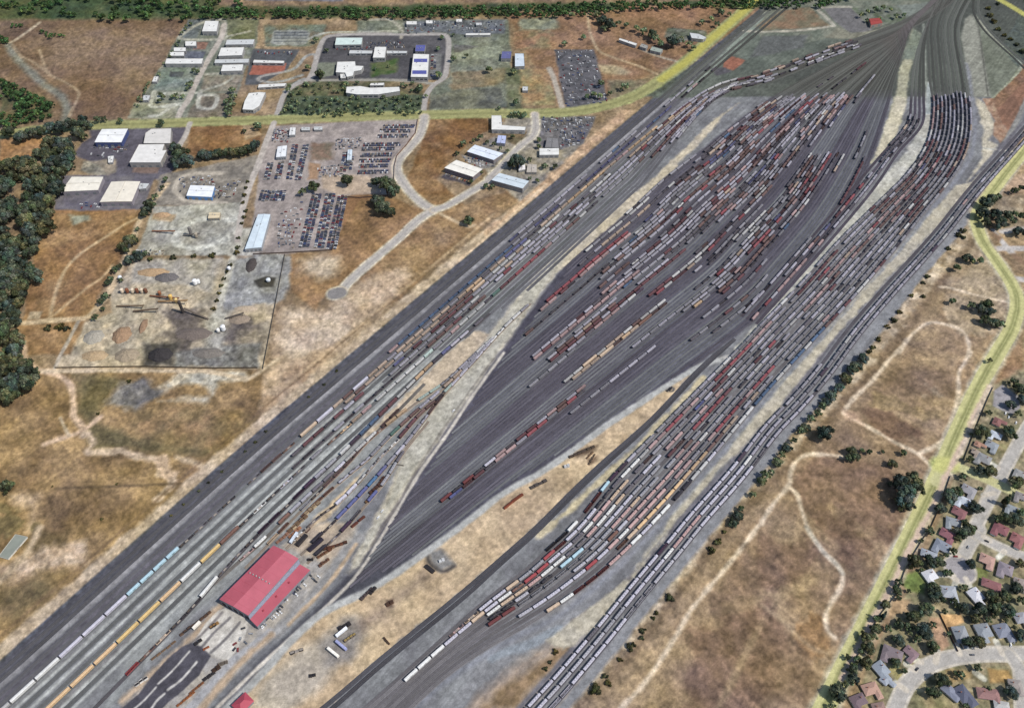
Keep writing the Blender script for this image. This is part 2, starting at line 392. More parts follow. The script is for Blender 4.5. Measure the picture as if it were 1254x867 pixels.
poly(T('A2', 950,350,1215,330,1210,400,950,440), (136, 116, 90), soft=8, jit=6, col2=(120, 108, 84))
poly(T('A2', 860,460,1000,430,1190,420,1190,520,850,520), (122, 118, 100), soft=6, jit=5, col2=(92, 90, 82), vs=25)
line(T('A2', 280,387,600,385,770,390,865,405), 9, (146, 142, 132), soft=2, name='campus_road')
line(T('A2', 250,195,350,160,520,155,700,150), 7, (160, 154, 140), soft=3)
line(T('A2', 710,185,712,145,655,96,560,98), 7, (158, 150, 136), soft=3)
line(T('A2', 150,440,230,385,285,372,300,270,250,275,190,335,50,365,30,388,120,395,235,362), 7, (150, 146, 140), soft=3)
line(T('A2', 110,570,125,520,150,455,200,410,270,375,305,280,325,215,355,178,440,168,600,165,760,168,900,166,935,185,938,240,928,330,915,375,865,410,835,450,822,500,818,560), 10, (160, 154, 148), soft=2, name='campus_road')
# north-east fields
poly(P(620,15, 960,10, 900,40, 830,75, 720,130, 690,138, 640,60), (140, 106, 82), soft=8, jit=6, col2=(122, 92, 68), vs=50, var=.14)
poly(T('A3', 30,150,210,150,230,235,40,240), (146, 108, 82), soft=10, jit=8, col2=(130, 112, 84))
poly(T('A3', 60,90,240,85,250,140,60,150), (140, 136, 112), soft=10, jit=8, col2=(112, 112, 98), vs=18)
poly(T('A3', 60,330,205,330,240,510,70,510), (152, 118, 84), soft=5, jit=5, col2=(140, 126, 92), vs=25)
poly(T('A3', 0,330,60,330,75,520,0,530), (120, 116, 92), soft=6, jit=5, col2=(90, 92, 68))
poly(T('A3', 230,240,420,238,460,380,490,500,285,525), (98, 96, 100), soft=4, jit=3, name='storage_lot', col2=(80, 80, 84), vs=10, var=.2)
poly(T('A3', 440,310,560,320,600,350,520,365,450,345), (170, 148, 116), soft=10, jit=6)
poly(T('A3', 490,390,690,380,640,440,560,470,490,470), (134, 114, 92), soft=8, jit=6, col2=(108, 100, 78), vs=15, var=.2)
line(T('A3', 390,60,400,150,425,215,450,250,520,280,640,320,740,365), 5, (172, 146, 116), soft=5)
line(T('A3', 650,240,740,275,850,305), 6, (160, 144, 124), soft=3)
line(T('A3', 205,330,225,370,250,450,272,530), 10, (164, 154, 140), soft=3, name='side_street')
poly(T('A3', 770,135,880,140,960,150,960,190,830,200,760,180), (112, 108, 98), soft=5, jit=4, col2=(84, 88, 72), vs=15, var=.2)
poly(T('A3', 560,25,985,30,985,70,880,95,560,85), (146, 108, 82), soft=8, jit=6)
# lots south of the road
poly(T('A1', 425,615,905,610,862,690,815,862,540,862,480,800,350,745,390,690,440,660), (96, 92, 100), soft=4, jit=3, name='paved_lot', col2=(84, 80, 88), vs=20)
poly(T('A1', 400,775,560,765,560,830,480,850,390,820), (158, 144, 124), soft=4, jit=3, col2=(120, 112, 100))
poly(T('A1', 650,785,770,790,760,835,630,830), (118, 100, 92), soft=3, jit=2)
poly(T('B1', 270,0,745,0,690,155,640,170,260,180), (98, 94, 104), soft=3, jit=2, name='paved_lot', col2=(110, 106, 108), vs=20)
poly(T('A1', 920,600,1254,592,1254,690,1100,745,950,755,890,730), (142, 106, 74), soft=5, jit=4, col2=(124, 88, 58), vs=40)
poly(P(296,152, 312,152, 320,165, 300,172), (156, 128, 100), soft=3)
poly(P(196,215, 315,190, 318,205, 296,252, 188,252), (140, 132, 120), soft=4, jit=3, name='paved_lot', col2=(118, 112, 104), vs=14, var=.16)
line(T('B1', 1060,-10,900,-5,840,50,860,100,920,125,1080,135), 9, (176, 166, 150), soft=4)
poly(T('B1', 740,150,960,140,1165,130,1145,250,1115,380,1060,385,650,385,680,300), (170, 162, 150), soft=4, jit=3, name='aggregate_yard', col2=(150, 141, 130), vs=28)
line(T('B1', 850,330,840,300,870,260,960,210,1120,215), 10, (186, 178, 166), soft=5); line(T('B1', 850,330,950,350,1080,310), 10, (188, 180, 168), soft=5)
poly(T('B1', 730,180,840,190,820,220,720,215), (166, 138, 108), soft=5, jit=4)
poly(T('B1', 1110,250,1254,250,1254,385,1090,385), (164, 155, 144), soft=4, jit=3, name='aggregate_yard')
VUL = T('B1', 620,425,1060,400,1254,400)+P(349,312, 322,452)+T('C1', 1235,82,700,76,265,82)+T('B1', 400,705,540,660,530,570)
poly(VUL, (186, 163, 135), soft=4, jit=3, name='aggregate_yard', col2=(160, 144, 124), vs=32, var=.12)
poly(T('B1', 640,400,1060,400,1010,560,860,520,620,520), (170, 157, 142), soft=8, jit=6, col2=(152, 140, 128))
poly(T('B1', 1110,400,1420,385,1370,600,1080,660,1050,560), (152, 146, 140), soft=8, jit=6, col2=(134, 128, 124), vs=30)
poly(T('B1', 760,640,1060,660,1254,700,1254,862,700,862,740,790,820,740), (96, 85, 80), soft=10, jit=14, js=26, col2=(156, 138, 118), vs=24, var=.22)
poly(T('C1', 840,0,1254,-40,1235,78,840,75), (128, 122, 116), soft=6, jit=5, col2=(104, 98, 94), vs=9, var=.25)
poly(T('B1', 1000,660,1100,640,1060,860,980,850), (170, 160, 146), soft=10, jit=6, col2=(150, 140, 128))
poly(T('C1', 690,-40,860,-40,830,70,690,70), (58, 54, 54), soft=8, jit=5, col2=(80, 74, 70))
poly(P(310,310, 348,310, 344,330, 318,335, 308,325), (138, 132, 128), soft=6, jit=4, col2=(160, 154, 148))
poly(T('B2', 5,505,60,485,110,490,95,535,30,540), (64, 60, 58), soft=3, jit=2)
poly(T('B2', 0,615,60,610,60,700,0,720), (178, 156, 128), soft=5, jit=4)
# dismantler's yard
poly(T('A2', 95,605,400,590,795,568,780,640,690,745,672,862)+P(476,240, 440,245, 405,305, 352,312, 305,308, 318,200), (158, 147, 140), soft=3, jit=2, name='wrecking_yard', col2=(138, 128, 124), vs=22, var=.14)
poly(T('A2', 275,680,390,690,385,770,280,775), (124, 98, 80), soft=8, jit=10, js=16, a=.8, col2=(96, 88, 70), vs=10)
poly(T('A2', 270,780,320,790,310,862,262,862), (152, 122, 96), soft=4, jit=3)
poly(T('B2', 330,0,560,0,600,80,420,100,330,60), (178, 158, 136), soft=6, jit=5, col2=(158, 140, 122))
poly(T('B2', 180,378,372,368,405,330,432,130,444,100,470,90,620,95,840,170,680,310,500,480,425,560,335,575,300,640,180,560), (150, 114, 80), soft=6, jit=5, col2=(128, 96, 66), vs=45, var=.14)
poly(T('A2', 850,570,1130,560,1140,620,1030,690,960,760,880,862)+P(580,260, 545,252, 510,246, 497,225), (142, 108, 76), soft=4, jit=4, col2=(116, 82, 54), vs=40, var=.14)
poly(T('B2', 890,185,1254,60)+P(650,235, 560,300, 480,375)+T('B2', 500,500,560,430,720,300), (156, 124, 92), soft=5, jit=4, col2=(138, 106, 76), vs=35, var=.14)
poly(T('B2', 230,400,330,385,410,400,400,480,330,495,240,470), (184, 160, 134), soft=20, jit=10)
poly(T('B2', 140,640,330,640,560,500,700,440,800,470,640,600,480,740,380,862,120,862), (182, 152, 126), soft=22, jit=16, js=30, col2=(196, 170, 146), vs=40)
poly(P(332,450, 420,420, 380,470, 322,515, 318,470), (166, 134, 104), soft=10, jit=6, col2=(182, 152, 124))
poly(T('A3', 0,560,430,558,370,690,330,740)+P(655,262, 600,215, 575,185, 610,165), (128, 118, 110), soft=5, jit=4, name='industrial_ground', col2=(150, 136, 118), vs=18, var=.16)
poly(T('A3', 165,560,430,560,370,690,250,720,165,700), (106, 100, 104), soft=4, jit=3, col2=(88, 84, 88), vs=10, var=.2)
poly(T((540,140), 480,110,720,130,700,220,620,270,480,160), (132, 108, 80), soft=5, jit=4, col2=(100, 88, 64))
poly(T((540,140), 170,340,440,390,470,440,340,460,180,370), (132, 124, 122), soft=3, jit=2)
poly(T((540,140), 20,500,250,580,240,600,0,530), (84, 76, 80), soft=3, jit=2)
# --- west: orange field and lower fields
poly(T('B1', 240,170,690,165,650,280,570,420,480,560,425,690,110,700,130,560,190,300), (158, 122, 84), soft=4, jit=4, col2=(138, 102, 68), vs=35, var=.16)
poly(T('B1', 440,330,600,280,560,420,480,540,360,640,300,600,360,470), (128, 94, 64), soft=22, jit=14, a=.8)
poly(T('B1', 330,190,430,190,440,215,350,240), (146, 142, 122), soft=6, jit=5)
line(T('B1', 690,190,600,235,500,300,400,365,330,430,290,500,262,580,240,680), 5, (188, 156, 118), soft=4)
line(T('B1', 540,430,490,490,430,530,380,570,300,635,230,690), 4.5, (184, 150, 112), soft=4)
poly(T('B1', 80,715,400,700,340,862,100,862), (156, 120, 84), soft=5, jit=5, col2=(136, 102, 70))
LOW = P(-500,455, 0,480, 50,452, 66,452, 322,455, 316,515, 310,537, 184,648, 0,812, -500,1240)
poly(LOW, (156, 124, 86), soft=6, jit=5, col2=(128, 100, 69), vs=40, var=.2)
poly(T('C1', 360,110,560,120,620,150,540,180,480,280,470,360,560,380,660,400,820,450,1050,460,1060,500,880,490,640,480,460,470,420,370,360,300), (108, 94, 66), soft=14, jit=12, js=25, a=.85, col2=(94, 84, 58), vs=18)
poly(T('C1', 500,260,590,150,690,130,790,190,700,260,650,290), (96, 90, 90), soft=10, jit=8, js=16, col2=(140, 130, 122), vs=18, var=.2)
poly(T('C1', 770,170,860,105,1000,95,1180,100,1180,140,1050,150,1030,210,980,260,900,250,760,240,900,225,1010,215,1000,160,900,150,800,180), (192, 174, 152), soft=8, jit=6, js=16, col2=(170, 160, 148), vs=20)
poly(T('C1', 640,290,860,250,1100,290,1240,330,1180,430,1050,450,820,440,640,390), (146, 114, 80), soft=22, jit=16, col2=(130, 106, 74), vs=22, var=.2)
poly(T('C1', 40,690,190,680,190,760,180,862,130,862,140,770,80,730), (190, 158, 128), soft=14, jit=8, js=20)
poly(T('C1', 0,740,120,760,160,862,0,862), (112, 96, 66), soft=8, jit=22, a=.8)
poly(T('C1', 200,650,560,650,480,800,240,862,180,760), (110, 86, 64), soft=30, jit=20, a=.7)
poly(T('D1', 180,0,330,20,330,90,150,140,120,70), (100, 82, 56), soft=10, jit=10, a=.8)
poly(T('D1', 130,140,260,80,400,70,400,160,300,190,100,230,0,260,0,180), (188, 160, 136), soft=12, jit=10, js=16, col2=(168, 138, 112), vs=16)
poly(T('D1', 0,260,300,200,250,330,60,470,0,440), (122, 100, 70), soft=20, jit=14, a=.85, col2=(98, 84, 58), vs=20)
line(T('D1', 0,250,100,150,150,80,185,0), 8, (184, 156, 126), soft=5, jit=2)
line(T('C1', 1180,140,1254,95,1330,40), 6, (186, 160, 132), soft=4)
line(T('B1', 40,750,90,780,120,862)+T('C1', 110,20,165,80,280,115,340,170,352,250,355,310,385,350,400,370), 8, (206, 170, 140), soft=4, jit=2, name='dirt_path')
line(T('C1', 480,315,410,372,330,408,210,445), 6, (204, 168, 138), soft=5, jit=2, name='dirt_path')
line(T('C1', 290,320,320,385,335,405), 4, (176, 152, 126), soft=3, jit=1)
line(T('C1', 200,97,500,92,830,95,1000,100,1180,135), 7, (196, 170, 142), soft=4, jit=2, name='dirt_path')
line(T('C1', 400,400,435,405,440,450,420,480,500,485,580,482,650,505,740,515,780,540,770,590,815,600,820,640,760,705), 9, (196, 166, 138), soft=5, jit=4, js=10, name='dirt_path')
poly(T('C1', 740,510,800,500,820,560,850,580,820,620,770,600), (198, 164, 136), soft=6, jit=4, js=10)
line(T('C1', 850,510,920,530,980,555,1050,500), 6, (196, 168, 138), soft=6, jit=3, a=.8)
line(T('C1', 270,658,500,650,820,636,930,630), 3, (92, 74, 56), soft=3, a=.8)
line(T('B1', 70,712,250,695,400,685,460,640,520,560,590,425,640,300,680,200,800,40), 9, (190, 162, 130), soft=4, jit=1.5, name='dirt_road')
line(T('B1', 375,700,330,790,290,862)+T('C1', 265,80), 5, (176, 158, 140), soft=2, jit=1)
poly(T('B1', 145,655,205,650,190,690,135,690), (170, 146, 118), soft=3, jit=2)
# --- east fields
EASTF = P(560,925, 679,867, 753,790, 857,655, 940,565, 1059,435, 1128,343, 1179,276, 1212,223, 1254,165, 1500,100, 1700,900, 1500,1240, 560,1240)
poly(EASTF, (164, 135, 104), soft=5, jit=4, col2=(140, 113, 88), vs=45, var=.14)
for pts, col, a in ((T('C4', 490,290,640,300,800,370,820,430,760,445,640,430,520,350), (106, 80, 64), .95),
                    (T('C4', 700,60,800,90,920,130,925,215,800,230,640,220,480,190,560,120), (110, 88, 70), .85),
                    (T('C4', 180,530,400,520,600,560,680,720,690,862,230,862,170,700,150,600), (114, 88, 72), .85),
                    (T('C4', 420,540,560,560,560,680,440,700), (128, 100, 80), .7),
                    (T('D3', 900,500,1254,380,1400,560,1200,862,880,862), (112, 86, 70), .9),
                    (T('D3', 960,300,1150,130,1254,60,1254,330,1100,380,960,430), (122, 96, 78), .7),
                    (T('D4', 300,0,640,0,560,120,420,180,350,130), (108, 82, 66), .85),
                    (T('D4', 0,60,200,40,300,160,200,240,0,330), (114, 88, 72), .8),
                    (T('D4', 60,260,280,220,290,330,120,380), (116, 92, 74), .7),
                    (T('D4', 0,470,180,520,260,640,200,862,0,862), (118, 92, 72), .7),
                    (T('D4', 390,260,500,220,450,380,380,500,330,440), (120, 94, 76), .6),
                    (T('B4', 860,640,960,620,990,720,900,710), (124, 98, 78), .7),
                    (T('B4', 690,790,960,770,960,862,640,862), (126, 102, 80), .7)):
    poly(pts, tuple(int(c*.97) for c in col), soft=9, jit=20, js=30, a=a*.85, col2=tuple(int(c*1.1) for c in col), vs=16, var=.16)
for pts, col in ((T('C4', 540,200,760,270,860,300,800,340,640,290,500,280), (160, 132, 94)), (T('D4', 190,480,270,440,300,560,320,620,240,620), (154, 114, 76)),
                 (T('C4', 780,160,860,180,860,215,780,210), (168, 144, 118)), (T('C4', 340,740,420,750,410,790,350,780), (162, 132, 100)), (T('C4', 940,60,1090,60,1000,250,960,250), (160, 128, 94)),
                 (T('B4', 860,540,1000,560,1190,620,1180,760,960,760,860,640), (176, 152, 126)), (T('B4', 900,320,1060,300,1190,600,880,530), (172, 150, 124)),
                 (T('D4', 100,300,300,200,330,230,60,360), (164, 136, 104))):
    poly(pts, col, soft=8, jit=18, js=22, a=.75, col2=tuple(int(c*.88) for c in col), vs=10, var=.2)
# scrubby bank beside the east tracks: pale soil, brown ditch
BANK = P(665,905, 690,866, 765,790, 868,655, 950,565, 1068,435, 1138,343, 1190,276, 1225,232)
line(BANK, 17, (196, 172, 146), soft=6, jit=7, js=12, col2=(146, 122, 96), vs=12)
line([(x+14, y+5) for x, y in BANK], 11, (116, 94, 74), soft=9, jit=5, js=15, a=.85)
line([(x+26, y+9) for x, y in BANK[:-1]], 8, (150, 124, 98), soft=8, jit=3, a=.7)
for pts in (T('D3', 1210,-12,1060,180,960,300,880,400,800,540,720,660,640,770,540,870),
            T('C4', 660,-10,600,50,520,150,440,225,400,275,392,295), T('C4', 392,300,500,360,640,440,740,490,810,550),
            T('C4', 1000,0,965,60,940,110,942,190,925,270,895,370,850,440,750,490),
            T('C4', 385,505,290,495,215,497,160,530,132,590,128,640,60,720,0,810)+T('D3', 1225,-25),
            T('C4', 125,650,165,690,190,770,225,865)+T('D4', 290,110,345,165,382,215,370,290,325,360,300,430,315,490,345,520),
            T('B4', 850,535,900,540,1050,580,1195,612), T('B4', 650,850,720,760,810,705,940,735,985,790,990,862)):
    line(pts, 5.2, (204, 178, 152), soft=3.5, jit=1.6, name='dirt_path')
line(T('D4', 210,-5,290,110,350,165,382,215), 5, (180, 166, 148), soft=3, a=.7)
line(T('D4', 0,370,80,430,220,560,310,600), 4, (178, 150, 118), soft=6, a=.7)
for k in range(9): line(T('D3', 1240-k*22,430+k*45,1160-k*22,560+k*45), 5, (160, 132, 102), soft=6, a=.4)
line(T('B4', 990,280,900,410,800,540,640,720,540,850), 5, (176, 150, 122), soft=5, a=.5)
poly(T('C4', 390,280,450,300,480,350,400,320), (200, 160, 130), soft=8, jit=4)
# neighbourhood ground and streets
TOWN = P(1254,440, 1232,462, 1214,470, 1186,532, 1150,640, 1135,680, 1100,740, 1060,820, 1030,925, 1300,1240, 1900,900, 1700,300, 1254,300)
poly(TOWN, (150, 132, 104), soft=4, jit=3, name='town_ground', col2=(120, 112, 84), vs=10, var=.2)
poly(T('C4', 1115,150,1254,80,1254,-60,1215,-30,1160,60), (140, 106, 80), soft=6, jit=5, col2=(156, 122, 94), vs=20)
poly(T('D4', 680,225,740,205,780,260,770,310,700,300,670,270), (134, 140, 78), soft=4, jit=3, col2=(112, 124, 64))
poly(T('D4', 600,350,720,330,700,400,610,415), (176, 142, 108), soft=4, jit=4)
poly(T('D4', 850,412,950,410,970,450,910,470,880,500,860,450), (200, 154, 104), soft=2, jit=1.5)
poly(T('D4', 800,430,850,430,900,560,850,600,820,520), (178, 138, 108), soft=3, jit=2)
poly(T('D4', 600,660,660,650,670,720,650,750), (164, 148, 96), soft=3, jit=2); poly(T('D4', 880,680,1010,680,1000,720,900,740), (160, 130, 92), soft=4, jit=3)
poly(T('D4', 1080,670,1180,680,1200,740,1090,740), (164, 128, 82), soft=3, jit=2); poly(T('D4', 1080,60,1110,50,1120,90,1090,90), (130, 128, 72), soft=3, jit=2)
poly(T('D4', 1010,190,1080,195,1070,240,1020,235), (118, 120, 72), soft=3, jit=2)
poly(T('C4', 1110,190,1150,160,1225,215,1235,270,1195,305,1105,262), (146, 142, 144), soft=2, jit=.8, name='paved_lot')
for pts, w, n in ((T('C4', 1300,320,1254,395,1180,530,1120,640,1060,760,1015,862)+T('D4', 1040,0,985,90,955,150), 10.5, 'street'),
                  (T('D4', 1020,30,1060,50,1130,85,1200,115,1290,150), 9, 'street'),
                  (T('D4', 600,960,665,800,700,740,770,675,860,632,960,612,1060,602,1180,602,1330,600), 12, 'street'),
                  (T('D4', 1185,605,1225,660,1240,720,1245,900), 10, 'street')):
    line(pts, w+5, (188, 180, 166), soft=1.2, jit=.3, name='pavement'); line(pts, w, (170, 165, 158), soft=1, jit=.2, name=n, var=.04)
line(T('D4', 945,190,950,200), 34, (188, 180, 166), soft=1.2, jit=.3, name='pavement', sm=0); line(T('D4', 945,190,950,200), 29, (152, 147, 148), soft=1, jit=.2, name='street', sm=0)
for pts in (T('C4', 1110,680,1060,690), T('C4', 1070,520,1130,560), T('C4', 1010,850,940,845), T('D4', 860,105,940,130), T('D4', 850,220,915,225), T('D4', 900,330,930,245), T('D4', 1010,310,975,240),
            T('D4', 700,620,760,640), T('D4', 690,650,730,680), T('D4', 840,590,830,640), T('D4', 930,560,945,600), T('D4', 1120,540,1150,600), T('D4', 640,740,690,775), T('D4', 1020,690,1060,720), T('D4', 1090,60,1060,40), T('D4', 1130,140,1160,110)):
    line(pts, 6, (196, 186, 170), soft=1.2, jit=.4, sm=0)
# pads and side roads by the bend of the big road
for pts in (T('B4', 1060,355,1150,350,1300,352), T('B4', 1105,265,1150,320,1210,385,1300,450), T('B4', 1150,270,1254,250,1300,250), T('B4', 1180,490,1254,500)):
    line(pts, 10, (180, 174, 168), soft=3, jit=1.5, name='side_street')
poly(T('B4', 1130,380,1254,370,1300,480,1200,470,1150,430), (130, 106, 84), soft=4, jit=3); poly(T('B4', 1070,240,1150,300,1110,345,1075,300), (138, 112, 88), soft=4, jit=3)
poly(T('B4', 1130,30,1254,0,1300,60,1180,80), (176, 144, 118), soft=8, jit=6); poly(T('B4', 1110,100,1254,90,1254,240,1160,250,1100,170), (132, 112, 90), soft=8, jit=6, col2=(160, 140, 116))
# far north-east triangle
poly(P(1195,-40, 1300,-40, 1300,170, 1240,185, 1215,122, 1250,80, 1235,50, 1210,20), (140, 102, 78), soft=5, jit=5, col2=(118, 88, 68))
poly(T('A4', 1115,25,1254,70,1254,250,1180,190,1120,110), (140, 100, 76), soft=5, jit=5, col2=(160, 118, 90))
# ---------------------------------------------------------------- rail yard floor
def yardpoly(pts, col, **k): poly(pts, col, **{**dict(soft=4, jit=2.5, name='yard_ground', var=.08), **k})
line(P(-160,935, -10,808, 172,648, 298,537, 422,433, 560,317, 622,264), 17, (192, 166, 140), soft=5, jit=4, js=14, col2=(172, 146, 120), vs=16, name='dirt_road')
line(P(-170,925, -22,798, 160,640, 288,529, 412,425, 550,308, 610,255), 3, (120, 94, 70), soft=3, jit=1.5, a=.7)
line(P(600,285, 655,238, 690,205, 735,165, 770,137), 16, (196, 160, 128), soft=6, jit=5, js=14, col2=(176, 140, 110), vs=18)
line(P(560,322, 606,283, 640,252, 668,226), 5, (208, 176, 146), soft=4, jit=2)
line(P(340,480, 420,415, 500,350, 560,300, 605,262), 4, (188, 156, 122), soft=4, jit=2, a=.8)
yardpoly(P(-160,948, 0,812, 184,648, 310,537, 433,433, 630,267, 689,217, 778,141, 852,78, 926,17, 960,-12, 1240,-30, 1254,10, 1225,60, 1248,84, 1215,122, 1216,140, 1254,100, 1300,100, 1254,160,
              1241,186, 1213,221, 1179,276, 1128,343, 1059,435, 1003,481, 940,565, 857,655, 814,708, 753,790, 707,836, 679,867, 600,950, 560,1000, -160,1100), (112, 112, 115), col2=(124, 125, 126), vs=30)
UA = math.radians(38)
def streaks(sl, m, amp, across, along, seed):
    X, Y = GX[sl], GY[sl]; u = X*math.sin(UA)+Y*math.cos(UA); v = X*math.cos(UA)-Y*math.sin(UA)
    v = v+6*fbm(X, Y, 160, 2, seed+9)
    n = fbm(v*along/across, u, along, 3, seed)-.5
    Cc[sl] = Cc[sl]*(1+(n*2*amp*m)[..., None])
# west yard: pale walkways; main-line band dark
poly(P(60,1000, 120,880, 208,690, 330,590, 470,452, 560,372, 620,318, 660,290, 640,330, 560,425, 500,515, 463,570, 430,610, 380,640, 330,665, 230,760, 150,850, 60,960), (142, 144, 142), soft=8, jit=3, col2=(128, 130, 130))
poly(T('D3', 0,500,200,400,480,190,600,90,700,10)+P(700,760, 600,830, 520,900), (128, 128, 130), soft=5)
def ribbon(d0, d1, col, y0=-60, **k):
    p = np.vstack([offset(EDGE, d0), offset(EDGE, d1)[::-1]]); q = [tuple(PX(*a)) for a in p]
    poly([a for a in q if a[1] > y0], col, **{**dict(soft=2.5, jit=.8, var=.12, vs=9), **k})
ribbon(-3, 17, (80, 79, 86)); ribbon(17, 22.5, (136, 134, 136), y0=60); ribbon(24, 41, (92, 89, 96), y0=100)
for d in (51.6, 63.0, 86.0, 95.5, 73.8): ribbon(d-1.6, d+1.6, (166, 168, 164), y0=430)
# bowl floor
bl = [PX(*a) for a in PA[::3]]; br = [PX(*a) for a in PB[::3]]
yardpoly([tuple(a) for a in bl]+[tuple(a) for a in br[::-1]], (82, 80, 90), soft=5, jit=2.5, col2=(72, 70, 81), vs=60)
def bowl_band(f0, f1, col, **k):
    a = PA*(1-f0)+PB*f0; b = PA*(1-f1)+PB*f1
    poly([tuple(PX(*q)) for q in a[::3]]+[tuple(PX(*q)) for q in b[::-3]], col, **{**dict(soft=14, jit=6, js=50, var=.08), **k})
for tr in BOWL:
    if tr['grp']: line([tuple(PX(*q)) for q in tr['p'][2::3]], 6.0, (97, 99, 106), soft=4, jit=.8, a=.6, sm=0, var=.1)
poly(P(225,905, 330,800, 418,714, 463,652, 520,640, 560,640, 500,690, 400,765, 300,850, 245,915), (68, 68, 75), soft=9, jit=5, a=.9)
poly(P(620,500, 700,420, 780,370, 800,400, 720,480, 640,560), (80, 76, 86), soft=30, jit=12, a=.6)
# far part: greenish dark ballast
FAR = P(780,118, 800,119, 1216,119, 1260,70, 1260,-40, 940,-40, 930,12, 860,75)
poly(FAR, (76, 79, 74), soft=7, jit=2, js=40, col2=(86, 90, 82), vs=60)
poly(P(800,120, 860,80, 930,30, 1000,20, 1040,50, 960,90, 900,118), (100, 106, 96), soft=10, jit=6, col2=(86, 92, 84), vs=30)
poly(P(812,120, 852,82, 926,19, 958,-12, 985,-20, 940,20, 880,72, 835,112), (82, 82, 82), soft=4, jit=2)
line(P(945,15, 905,48, 870,85, 840,112), 10, (132, 140, 128), soft=8, jit=3); line(P(955,10, 930,28, 900,58), 8, (126, 134, 122), soft=8, jit=3)
poly(P(935,10, 980,-5, 1100,-10, 1140,0, 1120,20, 1060,38, 1000,50, 960,60, 930,45), (118, 120, 106), soft=6, jit=4, col2=(100, 106, 94))
poly(T('A4', 100,50,230,35,300,110,330,128,0,150,-40,130), (130, 106, 84), soft=5, jit=4, col2=(112, 104, 84))
line(T('A4', -90,150,0,155,140,150,250,140,340,125), 7, (164, 158, 142), soft=2, jit=.6)
line(T('A4', 345,125,300,80,270,42,420,35), 8, (156, 152, 138), soft=2, jit=.6)
poly(T('A4', 290,42,425,40,525,145,505,158,420,160,345,105), (106, 104, 104), soft=2, jit=1, name='paved_lot')
poly(T('A4', 425,40,700,30,690,90,640,120,560,110,520,130), (108, 112, 102), soft=4, jit=3, col2=(88, 98, 78), vs=12)
poly(T('A4', 640,30,830,10,770,60,700,90), (116, 122, 114), soft=4)
poly(T('A4', 360,130,420,160,520,150,640,115,640,140,480,185,380,190,300,180), (126, 124, 108), soft=5, jit=3)
poly(T('A4', 0,175,220,170,190,230,0,270,-60,280), (92, 94, 92), soft=6, jit=3)
poly(T('A3', 1045,290,1080,270,1150,290,1090,340,1040,325), (140, 92, 74), soft=3, jit=2)
poly(T('A3', 980,330,1050,325,1080,345,1010,365), (84, 82, 86), soft=3, jit=2)
# far triangle and the pale roadway beside the departure tracks
poly(P(1190,119, 1184,90, 1177,45, 1182,24, 1190,18, 1198,32, 1206,70, 1214,119), (134, 134, 122), soft=4, jit=1.5)
poly(P(1214,119, 1205,70, 1198,36, 1192,20, 1214,44, 1236,66, 1250,86, 1232,104, 1216,122), (112, 116, 102), soft=4, jit=2, col2=(104, 108, 94), vs=25)
line(P(1194,20, 1216,46, 1238,68, 1250,84, 1216,122), 5, (150, 150, 132), soft=3, jit=1)
line(P(1197,24, 1202,60, 1210,118), 3, (96, 96, 88), soft=2, jit=.5)
# sandy strips
SAND = dict(soft=4, jit=4, js=14, name='sandy_strip', var=.1)
poly(P(905,126, 886,142, 860,172, 812,220, 774,255, 712,308, 689,328, 670,348, 641,388, 626,412, 611,432, 575,483, 540,534, 509,577, 470,640, 440,692, 428,700, 446,660, 473,610, 489,568, 514,522, 545,478, 585,430, 628,372, 674,318, 695,306, 739,268, 774,238, 804,215, 837,183, 870,150), (180, 166, 146), col2=(190, 174, 148), **SAND)
poly(P(695,306, 674,318, 628,372, 585,430, 545,478, 514,522, 489,568, 473,610, 446,660, 428,700, 440,692, 470,640, 509,577, 540,534, 575,483, 611,432, 641,388, 670,350), (168, 162, 150), soft=10, jit=4, a=.85)
line(P(617,432, 580,483, 546,534, 513,580, 474,646, 440,700, 400,742, 335,800, 270,862, 230,905), 4, (184, 176, 164), soft=2, jit=.8)
line(P(604,440, 560,500, 520,560, 490,612, 455,668), 2.5, (120, 112, 104), soft=2, jit=1, a=.7)
poly(P(440,540, 460,520, 500,480, 540,440, 580,405, 600,410, 560,455, 520,490, 480,515), (184, 164, 142), **SAND)
poly(P(300,720, 340,690, 380,640, 420,600, 446,575, 430,600, 395,640, 360,680, 320,712), (198, 172, 138), **SAND)
WEDGE = P(888,438, 847,455, 753,516, 671,575, 620,603, 560,650, 463,718, 386,757, 310,833, 260,890, 350,920, 402,864, 473,799, 565,724, 629,669, 653,646, 697,604, 737,566, 799,512, 857,447)
poly(WEDGE, (190, 164, 132), col2=(176, 150, 120), vs=28, **{**SAND, 'var': .14})
poly(P(300,870, 330,828, 380,785, 430,760, 440,780, 400,830, 350,880), (172, 158, 142), soft=14, jit=8)
poly(T('D2', 320,560,420,440,520,430,560,480,520,560,460,640,380,650), (120, 114, 112), soft=14, jit=8, a=.85)
poly(T('D2', 480,450,640,360,820,200,860,240,760,310,600,440,520,500), (132, 112, 100), soft=14, jit=8, a=.8)
poly(T('D2', 840,110,900,95,970,170,900,205,850,160), (128, 124, 122), soft=6, jit=2)
line(T('D2', 835,120,850,170,910,205,965,180), 4, (70, 66, 66), soft=4, jit=1)
poly(T('D2', 640,345,670,340,670,375,645,375), (78, 62, 54), soft=4, jit=1)
poly(T('C3', 310,500,360,470,440,450,420,480,340,510), (110, 90, 74), soft=5, jit=3); poly(T('C3', 390,520,440,500,430,530,400,545), (120, 98, 80), soft=4, jit=2)
line(T('C3', 770,180,800,175,800,190,775,192), 3, (84, 80, 80), soft=2)
line(P(900,437, 888,439, 847,454, 753,514, 671,573, 620,602, 560,648, 463,716, 386,757, 310,836, 262,880), 8, (164, 164, 160), soft=3, jit=1, name='service_road')
